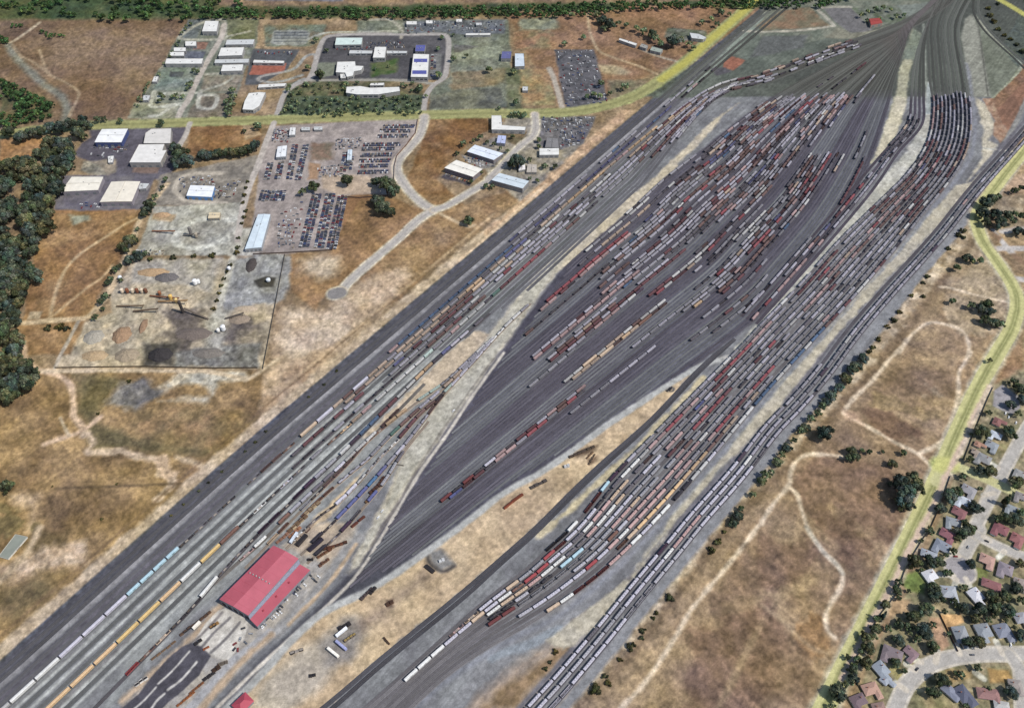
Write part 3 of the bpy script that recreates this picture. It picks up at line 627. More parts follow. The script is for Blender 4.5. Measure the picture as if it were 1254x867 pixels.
line(P(930,402, 905,432, 888,438), 5, (176, 172, 166), soft=3, jit=1)
line(P(862,462, 800,528, 732,592, 700,622, 660,655), 7, (186, 170, 138), **SAND)
poly(P(1135,100, 1132,147, 1111,184, 1074,226, 1028,281, 972,348, 934,388, 900,428, 908,428, 934,396, 977,350, 1010,316, 1046,277, 1100,223, 1137,174, 1141,130, 1139,100), (178, 172, 160), col2=(166, 162, 152), **SAND)
poly(P(1135,102, 1133,140, 1141,140, 1141,102), (150, 154, 152), soft=4, jit=1)
line(P(1131,30, 1132,64, 1134,105), 5, (128, 132, 122), soft=3, jit=1)
poly(P(1118,36, 1108,62, 1098,107, 1087,146, 1073,190, 1066,200, 1080,188, 1100,160, 1110,122, 1113,92, 1122,62, 1131,44), (158, 152, 128), **SAND)
poly(P(1098,118, 1087,146, 1073,190, 1066,200, 1080,188, 1100,160, 1110,120), (190, 178, 154), **SAND)
poly(P(1119,34, 1108,62, 1106,72, 1122,74, 1131,44), (112, 118, 104), soft=6, jit=4, a=.9)
poly(P(1194,119, 1208,128, 1218,150, 1216,165, 1209,172, 1222,178, 1210,200, 1192,222, 1184,223, 1203,194, 1204,160, 1196,130), (184, 172, 152), **SAND)
poly(P(1203,121, 1220,121, 1226,150, 1240,165, 1225,176, 1216,166, 1218,148), (160, 132, 110), soft=3, jit=2, col2=(142, 108, 86), vs=10)
poly(P(1216,122, 1250,88, 1262,110, 1246,150, 1238,165, 1226,150), (138, 102, 82), soft=3, jit=2, col2=(120, 90, 74))
line(P(1262,112, 1244,150, 1228,180), 8, (128, 126, 122), soft=3, jit=1); line(P(1206,182, 1242,186), 6, (178, 172, 160), soft=2, jit=.8)
poly(P(1222,178, 1241,165, 1248,172, 1241,184, 1226,183), (106, 102, 106), soft=2, jit=1)
D3s = P(1196,222, 1140,288, 1079,353, 1012,427, 972,477, 950,507, 885,573, 834,632, 814,662, 775,706, 735,738, 700,764, 672,784, 692,796, 712,786, 735,760, 760,725, 792,680, 812,655, 824,632, 866,583, 893,551, 932,500, 960,466, 993,432, 1058,353, 1120,286, 1172,228)
poly([(x-3, y) for x, y in D3s], (176, 164, 144), col2=(168, 158, 140), **SAND)
poly(P(560,880, 600,838, 650,798, 700,765, 720,752, 700,775, 700,800, 660,850, 620,880), (176, 150, 124), soft=10, jit=6, a=.7, col2=(150, 130, 112), vs=14)
poly(T('D3', -40,790,100,700,240,590,300,520,330,530,290,600,180,690,80,800,40,862,-60,862)+P(560,900), (140, 116, 90), soft=8, jit=5, col2=(118, 98, 72), vs=10, var=.2)
line(T('D3', -70,620,0,590,100,560,180,520,260,480), 9, (132, 138, 144), soft=4, jit=1.5)
line(T('D3', 320,440,380,440,410,400,470,370), 4, (96, 92, 90), soft=4, jit=2)
# blue-grey access way along the east tracks
ep = offset(t_line(2), 8); eq = [tuple(PX(*a)) for a in ep]
line(eq, 11, (128, 129, 132), soft=4, jit=1.5, name='service_road')
er = offset(t_line(0), -6); line([tuple(PX(*a)) for a in er], 5, (104, 102, 108), soft=3, jit=1)
rr2 = offset(RR, 6); line([tuple(PX(*a)) for a in rr2[:-40:3]], 6, (124, 126, 134), soft=5, jit=1.5, a=.8)
poly([(x-1+(4 if i > 14 else -1), y) for i, (x, y) in enumerate(D3s)], (178, 166, 146), col2=(168, 158, 142), **SAND)
# shed surroundings
poly(P(170,867, 262,768, 292,735, 318,700, 345,668, 392,640, 440,640, 424,690, 392,720, 350,765, 300,812, 250,867, 200,920, 140,920), (150, 146, 142), soft=6, jit=3, name='yard_ground', col2=(162, 154, 142), vs=14)
line(P(150,858, 205,808, 240,775, 266,745, 290,722), 7, (178, 156, 132), soft=5, jit=3, js=9); line(P(95,925, 185,838, 215,808), 6, (176, 160, 142), soft=4, jit=2)
poly(P(345,668, 392,640, 436,642, 420,668, 404,690, 375,678), (184, 166, 142), soft=6, jit=4, js=9, col2=(160, 146, 130), vs=9)
poly(T((150,740), 590,320,700,150,800,50,860,30,1060,130,1030,250,950,390,880,480,740,420), (192, 187, 178), soft=1.5, jit=.6, name='concrete_apron', col2=(180, 174, 164), vs=10)
line(T((150,740), 660,360,760,240,900,110), 3, (116, 112, 112), soft=1.5, jit=.2); line(T((150,740), 740,400,870,280,980,150), 3, (112, 108, 108), soft=1.5, jit=.2); line(T((150,740), 600,310,720,190,830,70), 3, (130, 124, 122), soft=1.5, jit=.2)
poly(T((150,740), -140,1000,0,860,140,740,250,590,400,430,500,350,570,322,660,350,740,430,640,590,500,720,330,867,200,1000), (78, 76, 84), soft=1.5, jit=1, js=8, name='asphalt_lot', col2=(70, 68, 75))
for a in (T((150,740), 560,390,420,550,300,660), T((150,740), 620,480,500,620,380,710), T((150,740), 280,690,190,790,100,870), T((150,740), 350,745,290,800,240,870)): line(a, 2.2, (186, 182, 176), soft=1.2, jit=.5, js=5, name='painted_marking')
line(T((150,740), 1229,235,1050,380,880,510,700,720,500,930), 9, (156, 155, 156), soft=2, jit=.8, name='service_road')
line(T((260,640), 1229,130,1100,280,960,470,780,700,600,850,540,920), 12, (140, 138, 136), soft=4, jit=1); line(T((150,740), 1240,255,1000,470,850,640,640,900), 7, (168, 146, 122), soft=4, jit=2, js=8)
line(T((260,640), 1200,180,1060,390,960,520,800,690,640,850), 4, (180, 156, 128), soft=3, jit=1.5)
# ---------------------------------------------------------------- main roads
YEL = dict(soft=1.5, jit=.3, name='road', var=.05)
ROAD_N = P(-400,200, -60,172, 40,160, 110,154, 180,152, 235,150, 330,147, 440,143, 560,140, 620,139, 690,138, 735,131, 775,119, 810,98, 840,76, 862,56, 890,32, 915,10, 935,-10, 1000,-80)
line(ROAD_N, 26, (150, 150, 100), soft=5, jit=2); line(ROAD_N, 20, (150, 148, 98), **YEL)
line(ROAD_N, 6, (132, 131, 86), soft=3, jit=.5)
line(ROAD_N[-7:], 16, (170, 164, 82), soft=6, jit=1)
ROAD_E = P(960,960, 1000,885, 1030,825, 1078,730, 1112,662, 1146,590, 1172,530, 1200,470, 1222,432, 1239,402, 1246,372, 1240,350, 1222,322, 1204,296, 1196,272, 1200,256, 1214,236, 1232,212, 1254,185, 1300,130)
line(ROAD_E, 25, (178, 164, 140), soft=5, jit=2.5, js=9); line(ROAD_E, 19, (188, 184, 126), **YEL); line(ROAD_E, 6.5, (138, 139, 88), soft=3, jit=.4); line(ROAD_E, 1.2, (168, 166, 112), soft=1.5, jit=.1)
line(T('A4', 1090,-25,1180,25,1254,70,1320,110), 14, (172, 168, 92), **YEL)
line(P(1146,590)+T('C4', 900,550,1000,582,1100,625,1254,700,1340,740), 13, (186, 182, 132), **YEL)
line(T('C4', 850,545,895,545), 22, (188, 186, 114), soft=6, jit=.5, sm=0)
line(T('C4', 1090,170,1010,330,960,450,880,600,830,720)+T('D4', 700,110,620,280,540,420,470,560,380,720), 7, (196, 172, 152), soft=4, jit=2, js=8)
# roads with pale verges
for pts, w in ((T('A2', 822,560,815,600,795,655,745,715,705,760,690,800,700,850,735,900)+T('B2', 700,0,745,70,800,125,862,165), 13),
               (T('B2', 870,165,790,215,700,300,600,385,480,490,430,545), 12), (T('B2', 870,165,930,145,1000,105,1090,50,1160,5)+T((540,140), 400,540,500,440,590,340,660,270,760,190,790,130,790,60,785,0), 11)):
    line(pts, w+5, (196, 180, 158), soft=3, jit=1.2, js=9); line(pts, w, (172, 165, 156), soft=1.2, jit=.3, name='road', var=.05); line(pts, 2, (140, 137, 137), soft=2, jit=.2, a=.6)
line(T('B2', 392,568,412,562), 26, (192, 176, 152), soft=3, sm=0); line(T('B2', 392,568,412,562), 21, (128, 124, 122), soft=1.5, name='road', sm=0)
line(T('B2', 900,185,960,215,1030,245,1060,240), 6, (186, 158, 128), soft=4)
line(T('A2', 100,590,60,690,20,800,0,850)+P(303,235, 296,262, 290,300), 10, (174, 165, 156), soft=1.5, jit=.5, name='side_street')
line(T('A1', 912,592,890,650,862,700,840,760), 9, (172, 164, 154), soft=2, jit=.6, name='side_street')
line(P(290,300, 276,350, 262,400), 9, (178, 168, 154), soft=4, jit=1.5, name='dirt_road')
streaks(ALL, (LB == label_id('yard_ground')).astype(float), .12, 3.2, 120, 71)
lum = Cc.mean(-1, keepdims=True); Cc[:] = Cc*.90+lum*.10
nat = np.isin(LB, [LABELS.index(n) for n in LABELS if n in ('ground', 'town_ground', 'aggregate_yard', 'industrial_ground', 'dirt_road', 'dirt_path')]).astype(float)
nat += .5*(LB == LABELS.index('sandy_strip')); rd = np.isin(LB, [LABELS.index(n) for n in LABELS if n in ('road', 'street', 'campus_road')]).astype(float)
t1 = fbm(GX, GY, 13, 5, 301, .72)-.5; t2 = fbm(GX, GY, 4.2, 3, 322, .7)-.5; t3 = fbm(GX, GY, 34, 4, 333)-.5; t4 = fbm(GX*.8+GY*.6, (GY*.8-GX*.6)*.25, 5, 3, 345)-.5
Cc *= (1+nat*(.27*t1+.6*t2+.26*t4)+(1-nat)*(1-.65*rd)*(.18*t1+.28*t2))[..., None]
Cc *= 1-nat[..., None]*np.array((.025, -.005, .0)); Cc += (nat*t3)[..., None]*np.array((.05, .035, -.05))
# fine speckle everywhere (stones, tufts)
sp = vnoise(PXX*.9, PYY*.9, 901)-.5
Cc *= (1+.11*sp+.10*(fbm(GX, GY, 5, 3, 77)-.5))[..., None]
Cc = np.clip(Cc, 0, 1)
LINC = np.where(Cc <= .04045, Cc/12.92, ((Cc+.055)/1.055)**2.4)
if 'DUMP' in globals(): raise SystemExit
# ---------------------------------------------------------------- build the ground pieces (one sheet, cut along the surfaces)
HZ = 0.0
VX = np.stack([GX, GY, np.full(GX.shape, HZ)], -1).reshape(-1, 3)
VC = np.concatenate([LINC.reshape(-1, 3), np.ones((NX*NY, 1))], 1)
idx = np.arange(NX*NY).reshape(NY, NX)
quads = np.stack([idx[1:, :-1], idx[1:, 1:], idx[:-1, 1:], idx[:-1, :-1]], -1).reshape(-1, 4)
lab = LB[:-1, :-1].reshape(-1)
def sheet(name, q):
    u, inv = np.unique(q, return_inverse=True); q = inv.reshape(q.shape)
    me = bpy.data.meshes.new(name); me.vertices.add(len(u)); me.vertices.foreach_set('co', VX[u].ravel())
    me.loops.add(q.size); me.loops.foreach_set('vertex_index', q.ravel().astype(np.int32))
    me.polygons.add(len(q)); me.polygons.foreach_set('loop_start', np.arange(0, q.size, 4, dtype=np.int32))
    me.update(calc_edges=True)
    at = me.attributes.new('Col', 'FLOAT_COLOR', 'POINT'); at.data.foreach_set('color', VC[u].ravel())
    me.materials.append(M_GROUND); me.polygons.foreach_set('use_smooth', np.zeros(len(q), bool))
    return tag(obj(name, me), None, None, kind='structure')
for k, n in enumerate(LABELS):
    q = quads[lab == k]
    if len(q): sheet(n, q)
b = MB(); b.add([(-9000, -9000, -.6), (9000, -9000, -.6), (9000, 9000, -.6), (-9000, 9000, -.6)], [(0, 1, 2, 3)])
tag(obj('terrain', b.mesh('terrain', [mat('dry_earth', (140, 114, 88), .95)])), None, None, kind='structure')
# ---------------------------------------------------------------- tracks: ballast bed, sleepers' dark stain, two rails
M_BED = attr_mat('ballast', .16, (.3, 1.6), amp2=.2)
M_RAIL = mat('rail_steel', (112, 104, 100), .5, .15, .5, .35)
def tang(p):
    t = np.gradient(p, axis=0); return t/np.linalg.norm(t, axis=1)[:, None]
RNDT = random.Random(4)
for tr in tracks:
    p = tr['p']
    if len(p) < 3: continue
    t = tang(p); n = np.stack([t[:, 1], -t[:, 0]], 1); m = len(p); w = tr['w']
    vs, fs, mi = [], [], []
    def strip(offs, zs, k):
        o = len(vs)
        for i in range(m):
            for a, z in zip(offs, zs): vs.append((p[i, 0]+n[i, 0]*a, p[i, 1]+n[i, 1]*a, z))
        c = len(offs)
        for i in range(m-1):
            for j in range(c-1): fs.append((o+i*c+j, o+i*c+j+1, o+(i+1)*c+j+1, o+(i+1)*c+j)); mi.append(k)
    z0 = .012+RNDT.random()*.02
    strip((-w/2-.5, -w/2, w/2, w/2+.5), (z0, .14+z0, .14+z0, z0), 0)
    for s in (-.75, .75): strip((s-.08, s-.07, s+.07, s+.08), (.15+z0, .33+z0, .33+z0, .15+z0), 1)
    me = bpy.data.meshes.new('railway_track'); me.from_pydata(vs, [], fs); me.materials.append(M_BED); me.materials.append(M_RAIL)
    me.polygons.foreach_set('material_index', mi)
    c = np.array(tr['bed'], float)/255*(1+RNDT.uniform(-.09, .09))
    at = me.attributes.new('Col', 'FLOAT_COLOR', 'POINT'); va = np.array(vs); q = pyv(va[:, :2])
    far = np.clip((126-q[:, 1])/16, 0, 1)[:, None]
    cc = c*(1+(fbm(va[:, 0], va[:, 1], 25, 3, RNDT.randrange(999))-.5)[:, None]*.3); cc = cc*(1-far)+np.array((76, 78, 74))/255*(.82+.5*RNDT.random())*far
    cc = np.clip(cc, 0, 1)**2.2
    at.data.foreach_set('color', np.concatenate([cc, np.ones((len(va), 1))], 1).ravel()); me.update()
    tag(obj('railway_track', me), None, None, kind='structure')
# ---------------------------------------------------------------- freight cars
CN = dict(w=((214, 213, 210), 'white'), l=((188, 185, 196), 'lilac-grey'), c=((168, 194, 204), 'pale blue'), o=((208, 176, 138), 'orange-tan'), y=((208, 178, 124), 'yellow'),
          t=((190, 168, 146), 'tan'), p=((184, 154, 150), 'pink'), r=((150, 74, 76), 'red'), d=((102, 58, 58), 'dark red'), b=((116, 88, 78), 'brown'), k=((50, 48, 54), 'black'),
          g=((150, 149, 155), 'grey'), h=((172, 170, 177), 'light grey'), u=((78, 108, 140), 'blue'), n=((92, 96, 136), 'navy blue'), v=((62, 46, 62), 'dark purple'), e=((76, 112, 98), 'green'), s=((184, 202, 192), 'pale green'), m=((102, 98, 104), 'dark grey'))
KIND = dict(B=('boxcar', 'boxcar', 17.0), H=('hopper_car', 'hopper car', 17.6), T=('tank_car', 'tank car', 16.4), G=('gondola_car', 'gondola', 16.6), A=('autorack_car', 'autorack car', 27.0), F=('flat_car', 'flat car', 20.0), C=('container_car', 'container car', 20.0))
DARK = (46, 43, 46)
def shade(c, f): return tuple(max(0, min(255, int(x*f))) for x in c)
def bogie_mb(mb, x, L=0):
    mb.box((x, 0, .55), (3.2, 2.3, .55), col=DARK)
    for dx in (-.95, .95):
        for s in (-.78, .78): mb.tube((x+dx, s-.09, .45), (x+dx, s+.09, .45), .45, n=10, col=(70, 62, 58))
def car_parts(kind, col):
    """list of (part name, builder) for one freight car, rail head at z = 0, along x"""
    L = KIND[kind][2]; lb = L-1.5; out = []
    c = CN[col][0]; rf = shade(c, 1.04)
    body = MB(); roof = MB()
    if kind == 'B':
        body.box((0, 0, 2.75), (lb, 3.0, 3.5), col=c); body.box((0, 0, .95), (L-.6, 1.0, .3), col=DARK)
        for s in (-1, 1):
            body.box((0, s*1.53, 2.6), (3.2, .08, 3.1), col=shade(c, .8))
            for k in range(9):
                x = -lb/2+.6+k*(lb-1.2)/8
                if abs(x) > 2: body.box((x, s*1.53, 2.7), (.12, .08, 3.3), col=shade(c, .86))
        roof.prism([(-1.56, 4.5), (1.56, 4.5), (1.56, 4.62), (0, 4.88), (-1.56, 4.62)], -lb/2-.05, lb/2+.05, col=shade(rf, 1.0))
        for k in range(11): x = -lb/2+.5+k*(lb-1)/10; roof.prism([(-1.57, 4.6), (1.57, 4.6), (1.57, 4.68), (0, 4.94), (-1.57, 4.68)], x-.06, x+.06, col=shade(rf, .85))
    elif kind == 'H':
        pr = [(-.9, .95), (.9, .95), (1.5, 1.7), (1.58, 3.0), (1.5, 4.1), (1.1, 4.55), (-1.1, 4.55), (-1.5, 4.1), (-1.58, 3.0), (-1.5, 1.7)]
        hl = lb/2; xs_ = [(-hl, 2.6), (-hl+1.7, .95), (hl-1.7, .95), (hl, 2.6)]
        body.loft([[(x, y, max(z, z0)) for y, z in pr] for x, z0 in xs_], col=c); body.box((0, 0, .95), (L-.6, .9, .3), col=DARK)
        for s in (-1, 1):
            for k in range(4): body.box((-hl+2.8+k*(2*hl-5.6)/3, s*1.57, 2.7), (.14, .12, 2.2), col=shade(c, .82))
        roof.box((0, 0, 4.62), (lb-2.2, .75, .22), col=shade(c, .72))
        for k in range(5): roof.box((-hl+2+k*(2*hl-4)/4, 0, 4.74), (1.7, .9, .1), col=shade(c, 1.05))
        for s in (-1, 1): roof.box((0, s*1.0, 4.6), (lb-.8, .35, .08), col=shade(c, .88))
        for e in (-1, 1): roof.box((e*(hl+.1), 0, 4.0), (.5, 2.4, .12), col=shade(c, .7))
    elif kind == 'T':
        n = 14; hl = lb/2
        body.loft([[(x, math.cos(2*math.pi*i/n)*r, 2.55+math.sin(2*math.pi*i/n)*r) for i in range(n)] for x, r in ((-hl, .7), (-hl+.35, 1.25), (-hl+.9, 1.5), (hl-.9, 1.5), (hl-.35, 1.25), (hl, .7))], col=c)
        body.box((0, 0, 1.0), (L-.6, .9, .35), col=DARK)
        roof.tube((0, 0, 3.95), (0, 0, 4.45), .65, n=12, col=shade(c, .8)); roof.box((0, 0, 4.12), (3.2, 1.9, .08), col=(90, 86, 84))
        for s in (-1, 1): roof.box((0, s*.9, 4.55), (3.2, .06, .06), col=(96, 92, 90))
    elif kind == 'G':
        for s in (-1, 1): body.box((0, s*1.5, 2.0), (lb, .12, 1.9), col=c)
        for s in (-1, 1): body.box((s*(lb/2-.06), 0, 2.0), (.12, 2.9, 1.9), col=shade(c, .9))
        body.box((0, 0, 1.12), (lb, 2.9, .25), col=shade(c, .7)); body.box((0, 0, .95), (L-.6, 1.0, .2), col=DARK)
        for s in (-1, 1):
            for k in range(8): body.box((-lb/2+1+k*(lb-2)/7, s*1.6, 2.0), (.14, .1, 1.7), col=shade(c, .85))
        for k in range(5): roof.box((-lb/2+2+k*(lb-4)/4, 0, 1.55), ((lb-4)/4*.92, 2.3, .75), col=shade(c, (.5, .62, .55, .7, .58)[k]), top=(.6, .6))
    elif kind == 'A':
        body.box((0, 0, 3.1), (lb, 3.05, 4.0), col=shade(c, .95)); body.box((0, 0, .95), (L-.6, 1.0, .3), col=DARK)
        for s in (-1, 1):
            for k in range(14): body.box((-lb/2+.8+k*(lb-1.6)/13, s*1.55, 3.2), (.12, .08, 3.7), col=shade(c, .78))
            body.box((0, s*1.56, 2.3), (lb-.4, .06, .12), col=shade(c, .72)); body.box((0, s*1.56, 3.9), (lb-.4, .06, .12), col=shade(c, .72))
        roof.prism([(-1.58, 5.1), (1.58, 5.1), (1.5, 5.35), (.7, 5.62), (-.7, 5.62), (-1.5, 5.35)], -lb/2-.05, lb/2+.05, col=c)
        for k in range(8): x = -lb/2+1+k*(lb-2)/7; roof.prism([(-1.59, 5.1), (1.59, 5.1), (1.52, 5.39), (.7, 5.67), (-.7, 5.67), (-1.52, 5.39)], x-.07, x+.07, col=shade(c, .88))
        for e in (-1, 1): roof.box((e*(lb/2+.12), 0, 3.2), (.1, 2.9, 3.9), col=(92, 70, 58))
    else:
        body.box((0, 0, 1.15), (lb, 2.8, .35), col=(76, 70, 70) if kind == 'C' else c); body.box((0, 0, .9), (L-.6, .9, .3), col=DARK)
        if kind == 'C':
            for e, q in ((-1, 1.0), (1, .86)):
                roof.box((e*lb*.25, 0, 2.75), (lb*.48, 2.5, 2.8), col=shade(c, q))
                for k in range(6): roof.box((e*lb*.25-lb*.2+k*lb*.08, 0, 4.17), (.5, 2.4, .06), col=shade(c, q*.88))
        else:
            for k in range(3): roof.box((-lb/3+k*lb/3, (.2, -.3, .1)[k], 1.6), (lb*.24, 1.9, .6+.3*k), col=((84, 74, 66), (150, 140, 130), (60, 56, 58))[k], top=(.85, .8))
            for e in (-1, 1): body.box((e*(lb/2-.15), 0, 1.9), (.15, 2.7, 1.2), col=shade(c, .8))
    pn = dict(B='roof', H='roof_hatch', T='dome_platform', G='load', A='roof', C='container_load', F='load')[kind]
    for mb_ in (body, roof): mb_.v = [(x, y*.9, z*.84) for x, y, z in mb_.v]
    out.append(('car_body', body)); out.append((pn, roof))
    bg = MB(); bogie_mb(bg, 0); return out, bg, L
CARS = []    # (kind, col, track, s, order)
def px_s(tr, px, py):
    g = G(px, py); d = (tr['p'][:, 0]-g.x)**2+(tr['p'][:, 1]-g.y)**2; return tr['s'][int(d.argmin())]
def at_s(tr, s): return np.array([np.interp(s, tr['s'], tr['p'][:, 0]), np.interp(s, tr['s'], tr['p'][:, 1])])
def free(tr, a, b): return all(b <= u or a >= v for u, v in tr['used'])
def put(tr, kind, col, s):
    L = KIND[kind][2]
    if s < 1 or s+L > tr['s'][-1]-1 or not free(tr, s, s+L): return False
    tr['used'].append((s, s+L)); CARS.append([kind, col, tr, s+L/2]); return True
def string(tr, start, seq):
    s = px_s(tr, *start)
    for tok in seq.split():
        if tok[0] == '.': s += float(tok[1:] or 18); continue
        n = int(tok[2:] or 1)
        for _ in range(n): put(tr, tok[0], tok[1], s); s += KIND[tok[0]][2]+.25
    return s
RC = random.Random(21)
PAL = dict(grey='Hl8 Hh9 Hg7 Hw3 Bh3 Hp2 Bb2 Tk2 Bd1 Tw1 Hm2', mix='Hl6 Hh6 Hg6 Bd3 Bb4 Br2 Ht3 Hw3 Tk4 Gb3 Gm4 Bp3 Hm4 Cn1 Bu1 Bt2', red='Br4 Bd5 Bp4 Bb4 Hh4 Gd3 Tk2 Hl4 Gm2 Hm2', tan='Bt4 Ht4 Bo4 Ab1 At2 Hw2 Bb2 Gb2',
           dark='Tk5 Gm4 Hm3 Gk3 Bd2 Bb2 Hg3', blue='Cn3 Cu2 Cw2 Hl3 Cl2 Ck2 Cm2 Hh2', east='Hl14 Hh9 Hg6 Hw3 Hp2 Bv1 Hm1', auto='Al5 Aw3 Ag3 At2')
def choose(pal):
    t = PAL[pal].split(); return RC.choices([x[:2] for x in t], [int(x[2:]) for x in t])[0]
def inpoly(poly, x, y):
    r = False; n = len(poly)
    for i in range(n):
        (ax, ay), (bx, by) = poly[i], poly[i-1]
        if (ay > y) != (by > y) and x < (bx-ax)*(y-ay)/(by-ay)+ax: r = not r
    return r
def fill(tr, zone, pals, p_on=.9, run=(3, 9), gap=(1, 4), mixed=.3):
    """rows of cars wherever the track lies inside the surveyed zone"""
    s = tr['s'][0]+RC.uniform(0, 20); state = RC.random() < p_on; left = RC.randint(*run); cur = choose(RC.choice(pals))
    while s < tr['s'][-1]-20:
        x, y = PX(*at_s(tr, s+9))
        if not (-30 < x < 1285 and 20 < y < 900) or not inpoly(zone, x, y) or (tr['set'] == 'west' and y < 112 and RC.random() < .75): s += 9; continue
        if tr['set'] == 'rec' and y < 190: pals = ('east', 'grey')
        if tr['set'] == 'west' and y < 135: pals = ('dark', 'grey')
        if left <= 0:
            state = RC.random() < p_on; left = RC.randint(*run) if state else RC.randint(*gap)
            cur = choose(RC.choice(pals))
        if state:
            k = cur if RC.random() > mixed else choose(RC.choice(pals))
            put(tr, k[0], k[1], s); s += KIND[k[0]][2]+.25
        else: s += 18
        left -= 1
def nearest(sets, a, b, lo=0):
    m = ((a[0]+b[0])/2, (a[1]+b[1])/2); g = G(*m); best = None
    for tr in sets:
        d = ((tr['p'][:, 0]-g.x)**2+(tr['p'][:, 1]-g.y)**2).min()
        if best is None or d < best[0]: best = (d, tr)
    return best[1]
def bowl_string(a, b, pals, mixed=.25, p_on=1, twin=False):
    tr = nearest(BOWL, a, b); s = px_s(tr, *a); e = px_s(tr, *b); cur = choose(RC.choice(pals)); left = RC.randint(2, 7)
    while s < e:
        if left <= 0: cur = choose(RC.choice(pals)); left = RC.randint(2, 7)
        k = cur if RC.random() > mixed else choose(RC.choice(pals))
        if RC.random() < p_on: put(tr, k[0], k[1], s)
        s += KIND[k[0]][2]+.25; left -= 1
    if twin:
        i = next(j for j, q in enumerate(BOWL) if q is tr); BOWL_T = BOWL[i+1]; s0, e0 = px_s(BOWL_T, a[0]+twin, a[1]-twin), px_s(BOWL_T, *b)
        while s0 < e0: k = choose(RC.choice(pals)); put(BOWL_T, k[0], k[1], s0); s0 += KIND[k[0]][2]+.25
# --- west yard, named strings from the foreground upwards
string(WT[44.4], (-22,884), 'Aw3 Al3 Bc4 Fk1 Fm2 Fk1 . Fm1 Gb2 Fb1 .9 At1 Al1 Bt1 Bb1 Al1 Bt2 Hl1 Bt3 Hg1 Ht2 Hg1 Bt1 Bo2 Hm1 Bt2 Bn3 Tk2 Bt4 Bo6 Bt3 Bp2 Bo5 .40 Hl6 Hw4')
string(WT[78], (48,862), 'Ao3 Ay2 Ao1 Aw1 Ay1 Ab1 Fk1 Fw1 Fk1 Fl1 Fm1 . . Fb1 Fo1 Bt1 Bp1 .8 Hw5 Bs1 Hh2 Bp1 Hw3 Tk1 Be1 Bd2 Br4 Bp1 Hh2 Bb2 Hw1 Tk2')
string(SH['a'], (152,829), 'Gr1 Fb1 Ft1 Fk2 Aw1 Fm2 Fk1 Gv2 Fk1 Gv1 Bv1 Bl1 Hg1 .6 Bw1 Bv1 Bu2 Bd2 Hw2 Bo2 Hk1 Bn1 Hl2 .12 Hm1 Bd2 Tk2 Hh1 Bt3 Bo2 Bp2')
string(SH['b'], (290,689), 'Fp1 Hw1 . Bb1 Bg2 Bm2 Hl1 Hw3 .9 Gb2')
string(SH['c'], (325,670), 'Gt1 Gb1 . Gg1 Fk1 Gb4 Fb2 Bo2 . Hs2 Tg2 Hl2 Hw2')
string(SH['d'], (352,652), 'Fb1 Gb3 .6 Tl3 Hg2 Be1 Bb2 Hl2 .8 Ht2 Hh3')
string(SH['e'], (362,660), 'Fw1 Fm1 Fk1 Bl2 Tw1 Fg2 Fw1 Bd2 Bb2 Gk1 Hs1 Ht1 Hh2 Hl2')
string(SH['f'], (372,676), 'Bk1 Bk1 Fk1 Bn3 Bu1 Bn1 Bl2 Hl2 Tl1 Gb2 Gt1 Hl3 Tl2 Tw2 Hw2 Hh2')
string(SH['g'], (384,682), 'Bk1 Fm1 Bv1 Gm1 .12 Bn1')
WU = P(330,590, 470,440, 640,300, 760,205, 830,135, 900,100, 960,78, 1040,48, 1060,60, 960,92, 905,118, 855,150, 775,212, 690,285, 620,350, 560,408, 500,470, 420,540)
for d, pals, po in ((28, ('blue', 'grey'), .5), (37, ('grey', 'blue'), .7), (50.5, ('tan', 'mix', 'grey'), .85), (57, ('mix', 'dark'), .8), (63.5, ('grey', 'mix'), .88), (70, ('red', 'dark', 'grey'), .8), (84, ('mix', 'grey'), .9),
                    (90.5, ('dark', 'mix'), .9), (96, ('grey', 'blue'), .85), (102, ('grey', 'blue'), .85), (108, ('dark', 'blue'), .85), (78, ('mix', 'grey'), .85), (44.4, ('grey', 'tan'), .8)):
    fill(WT[d], P(500,325, 640,215, 780,120, 930,60, 1060,30, 1060,50, 940,110, 770,215, 640,350, 560,425, 470,470) if d < 40 else WU, pals, po, run=(4, 14), gap=(1, 4))
SZ = P(370,690, 352,664, 480,520, 600,400, 632,392, 560,470, 500,545, 430,660)
for k, pl in zip('cdefg', (('tan', 'grey'), ('grey', 'mix'), ('dark', 'blue'), ('blue', 'dark'), ('dark',))): fill(SH[k], SZ, pl, .95, run=(4, 9), gap=(1, 2))
# --- bowl: long single strings first, then the crowded upper third
for a, b, pals, mx, po, tw in ((P(551,624)[0], P(700,473)[0], ('red', 'mix'), .5, 1, 2), ((700,473), (800,366), ('tan',), .3, 1, 3), ((800,366), (940,230), ('mix', 'red'), .4, 1, 4), ((651,473), (696,434), ('east',), .1, 1, 0), ((697,432), (775,362), ('east',), .2, .95, 0),
                           ((707,512), (783,431), ('grey',), .1, 1, 0), ((784,430), (852,358), ('east',), .2, .9, 0), ((852,358), (960,246), ('grey', 'mix'), .3, .9, 0), ((784,352), (816,322), ('east',), .1, 1, 0), ((816,318), (925,216), ('grey', 'dark'), .3, .95, 0),
                           ((867,397), (936,322), ('grey', 'red'), .3, 1, 0), ((684,363), (706,343), ('red', 'dark'), .5, 1, 0), ((707,329), (850,210), ('mix', 'dark'), .4, .95, 0), ((684,434), (745,365), ('east', 'grey'), .3, .75, 0), ((846,386), (890,345), ('tan', 'grey'), .5, .8, 0)):
    bowl_string(a, b, pals, mx, po, tw)
bowl_string((1048,121), (1068,95), ('grey',), .4, 1, 0); bowl_string((1000,118), (1062,84), ('dark',), .3, .8, 0); bowl_string((985,118), (1020,98), ('dark', 'grey'), .3, .6, 0)
